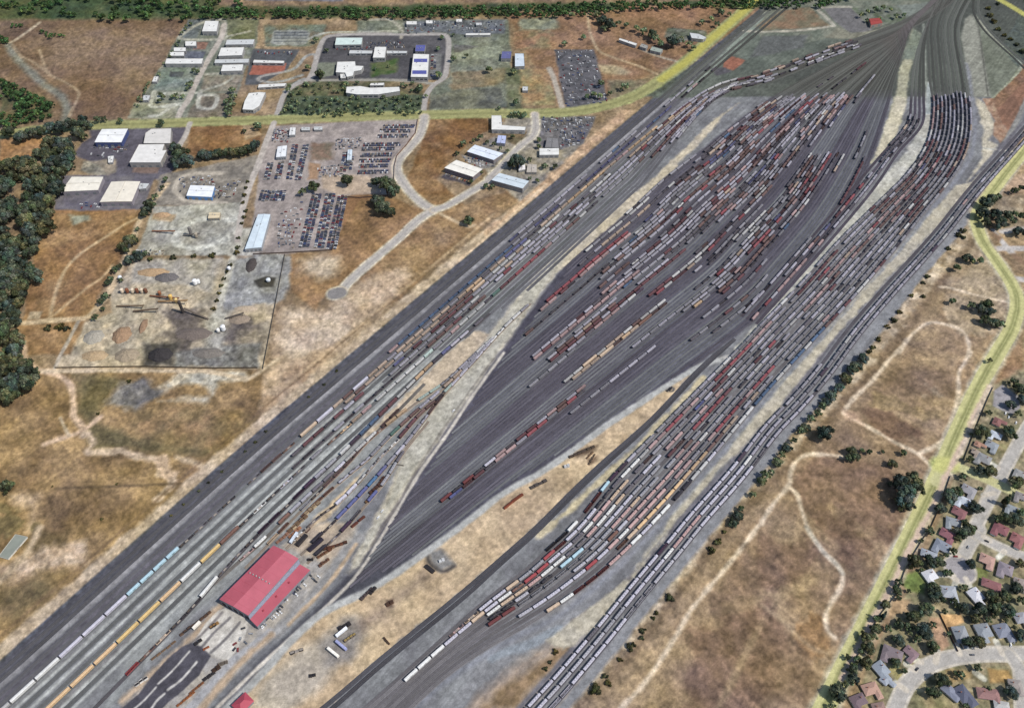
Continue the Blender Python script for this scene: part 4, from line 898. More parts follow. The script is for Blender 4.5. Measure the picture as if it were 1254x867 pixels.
Q1 = P(905,138, 960,119, 1057,117, 1022,150, 985,186, 930,236, 890,265, 840,300, 790,340, 740,365, 735,340, 780,285, 830,225)
Q0 = P(890,140, 905,150, 860,330, 930,330, 860,380, 800,385, 740,400, 690,440, 660,440, 640,425, 650,392, 690,335, 760,270, 830,205)
Q4 = P(1060,150, 1075,188, 1030,262, 960,340, 905,392, 850,420, 840,400, 930,320, 1000,250, 1040,200)
Q2 = P(1008,186, 1034,192, 1010,228, 975,268, 930,318, 890,360, 870,352, 905,300, 950,250, 985,215)
Q3 = P(985,215, 1005,188, 985,192, 900,268, 860,300, 846,330, 880,320, 930,270)
for i, tr in enumerate(BOWL):
    fill(tr, Q0, (('grey', 'mix'), ('dark', 'mix'), ('red', 'grey'))[(i//2) % 3], (.3, .08, .2, .42, .12)[(i*3) % 5], run=(6, 18), gap=(8, 22), mixed=.25)
    fill(tr, Q4, ('grey', 'dark'), (.3, .1, .2)[i % 3], run=(5, 12), gap=(6, 14))
    fill(tr, Q1, (('grey', 'mix'), ('red', 'mix'), ('grey', 'blue'), ('red', 'grey'))[(i//3) % 4], (.9, .84, .7, .88, .5)[i % 5], run=(3, 9), gap=(2, 6), mixed=.4)
    fill(tr, Q2, ('mix', 'red', 'grey'), (.85, .5, .8)[i % 3], run=(3, 9), gap=(1, 4), mixed=.45)
    fill(tr, Q3, ('grey', 'dark'), .45, run=(2, 7), gap=(3, 7))
for tr in CURVE[:3]: fill(tr, P(1128,150, 1120,170, 1085,215, 1030,272, 960,350, 920,398, 900,395, 960,325, 1030,255, 1075,205, 1100,160, 1110,140), ('dark', 'mix', 'red'), .8, run=(4, 10), gap=(1, 4), mixed=.4)
# --- receiving yard
string(REC[0], (669,674), 'Gk2 Bw1 .14 Gd2 Bc1 Bv2 Bl1 Hg2 .5 Hh4 Hl3 Hw2 Hg4 Hl3 Bw1 Hl1')
string(REC[1], (549,788), 'Fp1 Ft1 Hl2 Bt1 Hg2 Br1 Gd1 Hl3 Tk2 Hm1 Hw3 Bp2 Br2 Bp2 Hl2 Br5 Bp3 Hl2')
string(REC[2], (491,837), 'Bw3 Hl2 Bt1 Hl1 Hw1 Tb1 Br2 Hl2 Hm1 Hw1 Bp2 Ht2')
string(REC[3], (604,757), 'Hw1 Ht2 Hp1 Hw2 Tm2 Hp1 Hw2 Ht1 Hm2 Hl2')
string(REC[4], (697,700), 'Bc2 Hg2 Hl3 Hg3')
string(REC[5], (640,742), 'Gg6 Hg2 Hp2 Ht1 Hg2')
string(REC[8], (752,675), 'Gb1 Bt1 Bo8 Bb2 Bt2')
string(REC[9], (672,755), 'Bt1 Hw1 Gd3 Hp2 Bw1 Hl1 Bw2 .8 Bk2 Bw2 Hl2 Bw4')
RZ = P(592,748, 640,704, 660,690, 735,600, 850,482, 940,388, 1030,290, 1115,205, 1138,160, 1138,117, 1195,117, 1196,165, 1172,222, 1128,270, 1000,420, 880,560, 800,648, 770,690, 714,724, 690,740, 645,752, 606,768)
for i, tr in enumerate(REC): fill(tr, RZ, (('grey',), ('red', 'grey'), ('mix', 'grey'), ('grey', 'mix'), ('mix', 'red'), ('grey', 'dark'))[i % 6], .93, run=(4, 12), gap=(1, 2), mixed=.42)
for k, tr in enumerate(EAST):
    string(tr, [(585,935), (600,930), (618,925)][k], ('Hg3 Hl5 Hm1 Hl6 Hv1 Hl8 Bv1 Hl5', 'Hl4 Hh5 Hg2 Hl4 Hw1 Hp3 Hl5 Hw1 Hl4', 'Hh3 Gl2 Hl5 Gh3 Hh5 Hl6 Gh2 Hl6')[k])
    fill(tr, P(560,960, 1290,120, 1290,220, 640,960), ('east',), .98, run=(6, 14), gap=(1, 1), mixed=.35)
# --- which cars become objects of their own
for c in CARS:
    p = at_s(c[2], c[3]); q = PX(*p); c += [p, q, KIND[c[0]][2]/mpp(q[1])**2]
def inframe(q, m=4): return -m < q[0] < 1254+m and -m < q[1] < 867+m
vis = sorted([c for c in CARS if inframe(c[5])], key=lambda c: -c[6])
NEAR = vis[:298]; near_ids = {id(c) for c in NEAR}
WNAME = {}
PHR = {}
PHR[id(WT[44.4])] = 'up the string nearest the western dirt road'
PHR[id(WT[78])] = 'up the orange-car track midway to the red shed'
PHR[id(SH['a'])] = 'up the track passing beside the red-roofed shed'
PHR[id(SH['b'])] = 'up the short siding behind the red-roofed shed'
for k, n in zip('cdefg', ('first', 'second', 'third', 'fourth', 'last')): PHR[id(SH[k])] = f'up the {n} track fanning out beyond the red shed'
for i, tr in enumerate(REC): PHR[id(tr)] = f'up the {ordinal(i+1)} crowded track right of the sandy wedge'
for k, n in enumerate(('inner', 'middle', 'outer')): PHR[id(EAST[k])] = f'up the {n} string beside the blue-grey access road'
for i, tr in enumerate(BOWL): PHR[id(tr)] = f'up the {ordinal(i+1)} track of the dark central fan'
for d in WT:
    if id(WT[d]) not in PHR: PHR[id(WT[d])] = f'up the {ordinal(sorted(WT).index(d)+1)} track from the western dirt road'
order = {}
for c in sorted([c for c in CARS if inframe(c[5], 0)], key=lambda c: c[3]):
    order[id(c[2])] = order.get(id(c[2]), 0)+1; c.append(order[id(c[2])])
proto = {}
def car_angle(c):
    a, b = at_s(c[2], c[3]-5), at_s(c[2], c[3]+5); return math.atan2(b[1]-a[1], b[0]-a[0])
BOG = None
for c in NEAR:
    kind, col, tr, s, p, q = c[:6]; nm, word, L = KIND[kind]
    n = c[7] if len(c) > 7 else 0
    lab = f"{CN[col][1]} {word}, {ordinal(max(n, 1))} {PHR[id(tr)]}"
    if (kind, col) not in proto:
        parts, bg, L = car_parts(kind, col)
        if BOG is None: BOG = bg.mesh('bogie', [M_CARS])
        proto[kind, col] = [(n_, mb.mesh(n_, [M_CARS])) for n_, mb in parts]
    t = thing(nm, lab, 'freight car', (p[0], p[1], .34), car_angle(c), 'freight cars standing in the rail yard')
    for n_, me in proto[kind, col]: obj(n_, me, t)
    for e in (-1, 1): obj('bogie', BOG, t, (e*(L/2-2.9), 0, 0))
# the rest: one mass of cars too far off and too many to take one by one
tmpl = {}
def template(kind, col):
    if (kind, col) not in tmpl:
        parts, bg, L = car_parts(kind, col); v, f, cc = [], [], []
        def take(mb, dx=0):
            o = len(v); v.extend((x+dx, y, z) for x, y, z in mb.v)
            for ff, c_ in zip(mb.f, mb.c): f.append([i+o for i in ff]); cc.append(lin(c_ or DARK))
        take(parts[0][1]); take(parts[1][1])
        b2 = MB(); b2.box((0, 0, .5), (2.9, 2.2, .8), col=DARK)
        take(b2, L/2-2.9); take(b2, -L/2+2.9)
        tmpl[kind, col] = (np.array(v), f, cc)
    return tmpl[kind, col]
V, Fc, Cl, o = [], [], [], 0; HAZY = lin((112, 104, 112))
for c in CARS:
    if id(c) in near_ids: continue
    if not inframe(c[5], 60): continue
    v, f, cc = template(c[0], c[1]); a = car_angle(c); ca, sa = math.cos(a), math.sin(a); p = c[4]
    V.append(np.stack([v[:, 0]*ca-v[:, 1]*sa+p[0], v[:, 0]*sa+v[:, 1]*ca+p[1], v[:, 2]+.34], 1))
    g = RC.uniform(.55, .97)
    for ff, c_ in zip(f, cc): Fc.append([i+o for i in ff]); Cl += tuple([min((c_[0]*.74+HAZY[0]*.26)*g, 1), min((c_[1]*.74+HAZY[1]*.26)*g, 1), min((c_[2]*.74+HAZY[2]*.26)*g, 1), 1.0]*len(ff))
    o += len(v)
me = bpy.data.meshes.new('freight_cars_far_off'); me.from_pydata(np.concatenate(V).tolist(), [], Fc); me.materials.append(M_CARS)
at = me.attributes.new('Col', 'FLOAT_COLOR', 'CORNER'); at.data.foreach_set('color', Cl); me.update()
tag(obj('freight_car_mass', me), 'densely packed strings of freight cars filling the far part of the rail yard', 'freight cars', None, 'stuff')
print('CARS', len(CARS), 'visible', len(vis), 'faces', len(Fc))
# ---------------------------------------------------------------- trees and shrubs
RT = random.Random(8)
def crown_mesh(kind, seed, far=False):
    r = random.Random(seed); mb = MB()
    n = {'oak': 26, 'shrub': 12, 'cypress': 22, 'pine': 22}[kind]; nl = 54 if not far else 10
    if far: n = n//2
    core = MB()
    for k in range(n):
        if kind == 'cypress' or kind == 'pine':
            t = r.random(); rad = (1-t)**.8*(.45 if kind == 'cypress' else .62)+.05; a = r.uniform(0, 6.283)
            c = Vector((math.cos(a)*rad*.7, math.sin(a)*rad*.7, .12+1.75*t)); lr = .12+.24*(1-t)
        else:
            a = r.uniform(0, 6.283); el = r.uniform(-.35, 1.45); q = r.uniform(.45, .82)
            c = Vector((math.cos(a)*math.cos(el)*q, math.sin(a)*math.cos(el)*q, 1.0+math.sin(el)*q*.72)); lr = r.uniform(.24, .42)
            if kind == 'shrub': c.z = .35+.45*math.sin(max(el, 0))*q
        tone = r.uniform(.62, 1.28); base = (73, 83, 71) if kind != 'shrub' else (70, 74, 54)
        base = (base[0]*r.uniform(.9, 1.15), base[1], base[2]*r.uniform(.9, 1.1))
        for j in range(nl):
            d = Vector((r.gauss(0, 1), r.gauss(0, 1), r.gauss(.25, 1))).normalized(); p = c+d*lr*r.uniform(.72, 1.08)
            u = (d+Vector((r.uniform(-.7, .7), r.uniform(-.7, .7), r.uniform(-.7, .7)))).normalized().orthogonal().normalized(); w_ = d.cross(u).normalized()
            s = lr*r.uniform(.16, .36)*(1.9 if far else 1.0); q = tone*r.uniform(.82, 1.2)
            rot = r.uniform(0, 3.14); u, w_ = u*math.cos(rot)+w_*math.sin(rot), w_*math.cos(rot)-u*math.sin(rot)
            mb.add([p-u*s, p-w_*s*.6, p+u*s, p+w_*s*.6], [(0, 1, 2, 3)], 0, shade(base, q))
        # darker solid core in each clump so that it is not see-through
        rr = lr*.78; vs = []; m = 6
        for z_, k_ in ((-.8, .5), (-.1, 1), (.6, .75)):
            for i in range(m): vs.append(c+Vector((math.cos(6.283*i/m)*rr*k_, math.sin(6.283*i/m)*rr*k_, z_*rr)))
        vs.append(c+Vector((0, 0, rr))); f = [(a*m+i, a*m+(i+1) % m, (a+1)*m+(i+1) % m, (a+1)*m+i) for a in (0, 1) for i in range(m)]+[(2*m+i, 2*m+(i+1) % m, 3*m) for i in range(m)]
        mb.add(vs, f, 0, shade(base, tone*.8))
    return mb
def trunk_mesh(kind, seed):
    r = random.Random(seed); mb = MB(); c = (92, 78, 64)
    if kind in ('cypress', 'pine'): mb.tube((0, 0, -.02), (0, 0, 1.2), .07, .02, 7, col=c)
    elif kind == 'shrub':
        for k in range(4): a = k*1.57+.4; mb.tube((0, 0, -.02), (math.cos(a)*.4, math.sin(a)*.4, .5), .05, .02, 6, col=c)
    else:
        mb.tube((0, 0, -.03), (.04, .02, .6), .11, .075, 8, col=c)
        for k in range(5): a = k*1.257+r.uniform(-.3, .3); mb.tube((.04, .02, .52), (math.cos(a)*.55, math.sin(a)*.55, 1.0+r.uniform(0, .3)), .06, .02, 6, col=c)
    return mb
M_BARK = attr_mat('bark', .15, (.4, 2.0), .9)
CR = {k: [crown_mesh(k, 50+i).mesh('crown', [M_LEAF]) for i in range(n)] for k, n in (('oak', 5), ('shrub', 4), ('cypress', 2), ('pine', 2))}
TK = {k: [trunk_mesh(k, 5+i).mesh('trunk', [M_BARK]) for i in range(2)] for k in CR}
def tree(kind, px, py, rpx, label, group=None, hs=1.0, name=None, force=False):
    """rpx: crown radius in photo pixels; the crown's middle is seen at px, py"""
    if kind != 'shrub' and not force: TREEQ.append((kind, px, py, rpx, label, group, hs, name)); return
    r = rpx*mpp(py); hz = (1.0 if kind == 'oak' else .35 if kind == 'shrub' else .8)*r*hs
    if kind in ('cypress', 'pine'): hz *= 1.5; 
    g = G(px, py, hz); nm = name or {'oak': 'oak_tree', 'shrub': 'shrub', 'cypress': 'cypress_tree', 'pine': 'pine_tree'}[kind]
    t = thing(nm, label, 'shrub' if kind == 'shrub' else 'tree', (g.x, g.y, 0), RT.uniform(0, 6.28), group)
    sc = (r*RT.uniform(.92, 1.1), r*RT.uniform(.92, 1.1), r*hs*RT.uniform(.9, 1.1)*(1.5 if kind in ('cypress', 'pine') else 1))
    t.scale = sc
    obj('crown', RT.choice(CR[kind]), t); obj('trunk', RT.choice(TK[kind]), t)
    return t
TREEQ, SMALL_TREES = [], []
def flush_trees(n):
    global SMALL_TREES
    TREEQ.sort(key=lambda q: -q[3]); SMALL_TREES = TREEQ[n:]
    for q in TREEQ[:n]: tree(*q, force=True)
def scatter(poly_, rpx, dens=1.25, n_max=400, jit=.35):
    xs_, ys_ = [p[0] for p in poly_], [p[1] for p in poly_]; out = []
    for _ in range(6000):
        if len(out) >= n_max: break
        x, y = RT.uniform(min(xs_), max(xs_)), RT.uniform(min(ys_), max(ys_))
        if not inpoly(poly_, x, y): continue
        r = rpx*RT.uniform(1-jit, 1+jit)
        if all((x-a)**2+((y-b)*1.25)**2 > (dens*(r+c)/2)**2 for a, b, c in out): out.append((x, y, r))
    return out
n_tree = [0]
# western oak wood
for k, zone in enumerate((P(-30,215, 0,205, 24,192, 60,178, 80,186, 92,205, 74,214, 68,240, 66,258, 50,286, 40,312, 0,318, -30,320), P(-30,322, 34,320, 42,335, 28,362, 18,392, 22,425, 46,458, 33,480, 8,490, -30,492))):
    for x, y, r in scatter(zone, 9.5, 1.15, 90, .4):
        if (x-16)**2+(y-236)**2 < 90 or (x-20)**2+(y-277)**2 < 60: continue
        tree('oak', x, y, r, ('dense dark oak crown in the wood north of the dirt track', 'dense dark oak crown in the wood below the gravel works')[k], ('oaks of the upper western wood', 'oaks of the lower western wood')[k]); n_tree[0] += 1
def row(tile, flat, kind, label_fn, group, hs=1.0):
    pts = [(flat[i], flat[i+1], flat[i+2]) for i in range(0, len(flat), 3)]
    l0 = label_fn(0)
    if 'first' in l0: pts.sort(key=lambda q: q[1] if ('top' in l0 or 'down' in l0) else q[0])
    for i, (a, b, r) in enumerate(pts):
        (x, y), = T(tile, a, b); s = TILES[tile][2] if isinstance(tile, str) else 6.828
        tree(kind, x, y, r/s, label_fn(i), group, hs); n_tree[0] += 1
O = ordinal
row('A1', (40,632,32, 100,655,35, 150,640,30, 190,632,32, 235,610,30, 290,615,36, 340,600,34, 395,575,26, 410,600,30, 370,640,35, 250,690,50, 300,700,45, 330,735,35, 220,735,32, 400,660,24, 470,577,22, 500,575,18, 575,580,18, 770,590,22), 'oak', lambda i: f'oak by the western end of the pale road, {O(i+1)} from the west', 'oaks along the western pale road')
row('A1', (845,715,32, 870,740,42, 895,770,38, 850,770,36, 835,700,22), 'oak', lambda i: f'oak {("on top", "in the middle", "at the right", "at the bottom", "at the tip")[i]} of the clump beside the white warehouses', 'clump beside the white warehouses')
row('A1', (975,740,32, 1005,745,26, 1040,735,30, 1085,735,26, 1115,735,28, 1150,725,30, 1185,715,30, 1225,700,32, 1170,632,14), 'oak', lambda i: f'oak in the row edging the brown paddock, {O(i+1)} from its west end', 'oaks edging the brown paddock')
row('B1', (800,20,18, 780,60,16, 745,105,22, 715,145,30, 700,170,28, 690,195,22, 660,260,14, 625,315,34, 590,340,26, 600,365,22, 665,385,26, 620,400,28, 575,440,20, 548,455,22, 530,500,22, 515,520,18, 510,580,24, 485,610,22, 460,680,22, 490,640,14, 580,505,16, 700,375,18, 645,375,18), 'oak', lambda i: f'tree in the line west of the gravel works, {O(i+1)} from its top', 'line of trees west of the gravel works')
row('B1', (720,405,16, 830,393,18, 930,387,14, 1020,382,20, 1140,345,14, 1145,300,12, 1135,370,16, 1105,430,13, 1090,460,12, 1075,495,13, 1060,530,13, 1050,565,12, 1040,600,13, 1025,640,14), 'shrub', lambda i: f'dark bush on the inner edges of the gravel works, {O(i+1)} along the hedge line', 'bushes inside the gravel works')
row('B1', (1190,30,12, 1180,60,12, 1172,95,13, 1165,130,12, 1180,170,12, 1170,200,12, 1160,230,11), 'shrub', lambda i: f'dark bush along the middle lane, {O(i+1)} from the top of the row', 'bushes along the middle lane')
row('B1', (230,732,22, 290,727,26, 320,735,18, 75,785,24), 'shrub', lambda i: f'{O(i+1)} dark bush below the dirt road at the wood edge', 'bushes below the dirt road')
row('C1', (30,650,36,), 'oak', lambda i: 'lone dark tree in the dry field at the western edge', None)
row('C1', (620,145,12, 560,637,8, 252,648,6, 487,805,10, 470,300,10), 'shrub', lambda i: f'small bush in the dry western field, {("on the grey patch", "on the ditch line", "at the ditch end", "by the bare lower slope", "beside the path fork")[i]}', 'lone bushes of the western field')
for i, (x, y) in enumerate(T('C1', 880,735, 955,672, 1000,630, 1065,577, 1175,480, 1225,437, 820,790)+T('C2', 10,435, 60,385, 265,220, 340,160, 400,95)):
    tree('shrub', x, y, 2.3, f'small dark shrub on the main line ballast edge, {O(i+1)} of the spaced row', 'spaced shrubs on the ballast edge')
row('B2', (590,30,26, 640,50,45, 680,70,30, 595,120,34, 620,155,42, 655,175,28, 1035,215,28, 450,25,32, 240,80,24, 290,50,30), 'oak', lambda i: f'{("left oak of the upper field clump", "big oak of the upper field clump", "right oak of the upper field clump", "top oak of the lower field clump", "big oak of the lower field clump", "right oak of the lower field clump", "lone tree by the stub of the road junction", "tree on the wrecking yard cross lane", "left tree in the wrecking yard", "middle tree in the wrecking yard")[i]}', 'field oaks beside the curved road')
row((540,140), (640,390,70, 600,420,45, 740,385,28, 870,435,32, 955,440,30, 185,250,34, 130,330,26, 270,225,25, 330,195,34, 390,235,26, 440,250,24, 500,285,22, 560,310,24, 815,215,28, 810,270,26, 600,195,26, 690,10,30, 590,5,28, 660,5,24, 380,600,30, 430,610,28, 330,490,26, 250,560,24, 800,560,26, 740,540,20, 500,345,22), 'oak', lambda i: f'tree among the industrial sheds below the pale road, {O(i+1)} of them', 'trees among the industrial sheds')
# north of the pale road
for a, b, n_ in ((T('A1', 1100,440,1140,430,1110,560,1070,560), 10, 12), (T('A1', 640,505,700,420,790,300,900,110,915,115,800,310,705,440,660,520), 6, 26), (T('A1', 880,400,925,395,920,430,890,430), 8, 4), (T('A1', 750,450,790,440,780,480,760,490), 8, 3), (T('A1', 830,455,885,455,880,490,830,490), 8, 4), (T('A1', 930,330,955,325,950,370,925,370), 8, 3)):
    for x, y, r in scatter(a, b/3.92*1.6, 1.0, n_, .3): tree('oak', x, y, r, 'small dark tree edging the northern industrial lots', 'trees edging the northern industrial lots')
for x, y, r in scatter(T('A2', 150,475,830,460,815,545,130,560), 3.6, 1.5, 70, .25): tree('oak', x, y, r, 'grey-green tree in the grove along the north side of the pale road', 'grove north of the pale road')
for x, y, r in scatter(T('A2', 160,410,440,395,440,455,170,460), 3.4, 1.7, 16, .3)+scatter(T('A2', 705,395,800,405,815,440,700,440), 3.4, 1.6, 6, .3): tree('oak', x, y, r, 'dark tree on the campus slope above the grove', 'trees of the campus slope')
row('A2', (300,195,18, 350,245,14, 260,330,20, 320,360,26, 885,360,22, 890,235,14, 905,180,14, 960,285,18, 960,170,10, 500,400,14, 800,425,22, 590,330,12, 650,320,10, 440,405,18, 250,405,16, 1025,270,14, 1130,340,22, 1250,345,20, 1180,520,12, 20,605,24), 'oak', lambda i: f'scattered campus tree near the ring road, {O(i+1)} counted around it', 'scattered campus trees')
row('A3', (35,350,16, 280,213,18, 370,178,16, 315,80,20, 565,420,24, 455,405,22, 420,460,20, 390,465,16, 450,465,20, 495,450,14, 50,490,20, 90,550,16, 45,550,20, 1070,70,14), 'oak', lambda i: f'tree on the brown plots north of the bend, {O(i+1)} from the west', 'trees on the brown plots')
TREES_LEFT = 0
row('A3', (430,75,22, 460,95,26, 490,120,30, 470,140,22, 540,115,18, 580,125,18, 620,140,20, 660,155,24, 700,165,26, 715,190,24, 740,210,20, 800,200,36, 835,195,24, 880,215,20, 900,235,18, 940,110,18, 980,95,18, 1010,120,18, 1030,60,20), 'oak', lambda i: f'green tree in the creek belt by the north-east bend, {O(i+1)} downstream', 'creek belt trees')
row('A4', (470,75,16, 500,60,16, 540,45,18, 580,40,18, 610,50,14, 640,80,16, 680,75,14, 500,100,12, 560,90,12), 'oak', lambda i: f'green tree around the small red-roofed yard office, {O(i+1)} clockwise', 'trees around the yard office')
row('A4', (1085,40,16, 1090,75,18, 1110,105,18, 1130,140,16, 1160,170,14, 1190,190,14, 1220,215,14, 1250,250,20, 1130,20,12), 'shrub', lambda i: f'bush on the bank beyond the outer curve, {O(i+1)} from the top', 'bushes beyond the outer curve')
# east side
row('B4', (1060,180,34, 1075,130,34, 1100,110,26, 1130,105,22, 1075,225,26, 1120,180,30, 1140,225,34, 1175,190,26, 1210,190,24, 1245,195,22, 1230,270,28, 1210,75,22, 1240,65,22, 1200,225,22), 'oak', lambda i: f'dark tree in the clump inside the road bend, {O(i+1)} from its top left', 'clump inside the road bend')
row('B4', (985,395,26, 1000,410,20, 1045,405,20, 930,448,24, 915,608,22, 1000,625,24, 1045,640,26, 1075,620,30, 1090,650,28, 1065,690,28, 1110,705,30, 1145,715,24), 'oak', lambda i: f'dark tree in the pale triangle west of the yellow road, {O(i+1)} from the top', 'trees of the pale triangle')
row('B4', (960,265,18, 940,285,18, 965,300,14, 890,350,15, 790,485,15, 770,515,12, 715,575,14, 770,580,14, 655,655,16, 630,695,18, 600,725,16, 555,785,16, 530,825,16, 510,845,14), 'shrub', lambda i: f'shrub on the bank east of the tracks, {O(i+1)} down from the road bend', 'shrubs down the upper bank')
row('C4', (480,35,30, 445,75,36, 420,90,26, 395,130,34, 365,175,28, 325,215,32, 305,245,26, 285,262,24, 262,300,24, 235,325,24, 205,365,28, 180,380,22, 150,430,20, 115,465,26, 90,500,24, 70,535,28, 20,600,24, 40,580,20), 'oak', lambda i: f'dense shrubby tree along the middle bank by the tracks, {O(i+1)} from its top', 'hedge of trees along the middle bank', .7)
row('C3', (1235,590,24, 1225,620,26, 1185,690,22, 1130,755,20, 1110,790,26, 1090,820,26), 'oak', lambda i: f'dark bushy tree on the lower bank by the tracks, {O(i+1)} from its top', 'bushy trees on the lower bank', .7)
row('D3', (1045,18,14, 1020,60,18, 1005,70,16, 985,105,22, 790,335,26, 720,405,14, 705,430,12, 655,490,18, 650,522,16, 600,565,28, 545,628,15, 475,708,18, 490,740,20, 435,775,36, 235,592,18, 190,670,16, 210,640,12), 'shrub', lambda i: f'shrub on the bare bank near the bottom, {O(i+1)} from its top', 'shrubs on the bare lower bank')
row('C4', (305,390,46), 'oak', lambda i: 'big round oak standing alone where the field paths meet', None)
row('C4', (430,480,30, 445,510,26, 410,515,24, 475,482,18, 515,485,18, 575,485,13, 670,485,20, 625,537,26), 'oak', lambda i: f'field oak below the big round oak, {O(i+1)} of the loose row', 'loose row of field oaks')
row('C4', (650,630,48, 720,620,44, 680,690,52, 740,660,40, 665,730,36, 705,745,30), 'oak', lambda i: f'{("upper left", "upper right", "middle", "right", "lower left", "lowest")[i]} oak of the big dark grove beside the yellow road', 'big dark grove beside the yellow road')
row('C4', (1087,45,17), 'oak', lambda i: 'single dark tree on the verge of the yellow road', None)
# town gardens
TOWN_T = [('C4', 1200,150,26), ('C4', 1232,185,36), ('C4', 1250,230,30), ('C4', 1222,300,24), ('C4', 1085,298,20), ('C4', 1055,382,44), ('C4', 1185,388,40), ('C4', 990,520,26), ('C4', 1045,570,30), ('C4', 1095,578,36), ('C4', 895,692,42), ('C4', 858,755,32), ('C4', 1022,748,38), ('C4', 1045,665,18), ('C4', 1218,632,40), ('C4', 1165,800,34), ('C4', 1215,805,40), ('C4', 1125,805,24), ('C4', 990,848,36), ('C4', 805,855,22), ('C4', 1000,400,14), ('C4', 1240,770,26),
    ('D4', 725,160,42), ('D4', 800,158,34), ('D4', 850,160,34), ('D4', 885,215,24), ('D4', 1000,170,28), ('D4', 830,320,46), ('D4', 820,280,30), ('D4', 655,310,14), ('D4', 700,300,14), ('D4', 780,385,42), ('D4', 720,425,36), ('D4', 660,455,28), ('D4', 690,470,26), ('D4', 775,490,46), ('D4', 815,570,36), ('D4', 655,535,32), ('D4', 510,570,38), ('D4', 490,640,40), ('D4', 530,520,26), ('D4', 440,720,32), ('D4', 365,790,48), ('D4', 640,645,28), ('D4', 680,690,20), ('D4', 990,550,34), ('D4', 1035,545,36), ('D4', 965,285,24), ('D4', 1095,320,34), ('D4', 1160,325,34), ('D4', 1220,290,36), ('D4', 1045,385,40), ('D4', 1110,395,38), ('D4', 1175,390,36), ('D4', 965,380,30), ('D4', 1020,435,28), ('D4', 920,350,24), ('D4', 1235,510,32), ('D4', 860,725,40), ('D4', 950,700,26), ('D4', 1195,785,38), ('D4', 820,790,36), ('D4', 1240,170,28), ('D4', 915,108,26), ('D4', 880,130,16), ('D4', 965,18,40), ('D4', 800,18,24), ('D4', 1235,345,26), ('D4', 1080,440,22), ('D4', 760,60,16), ('D4', 540,440,22), ('D4', 600,480,24), ('D4', 870,400,20), ('D4', 440,660,26), ('D4', 410,620,20), ('D4', 1165,440,18), ('D4', 1130,345,28), ('D4', 745,530,26)]
TALL_T = [('C4', 965,605,22), ('C4', 1170,715,30), ('D4', 578,420,26), ('D4', 1085,770,16)]
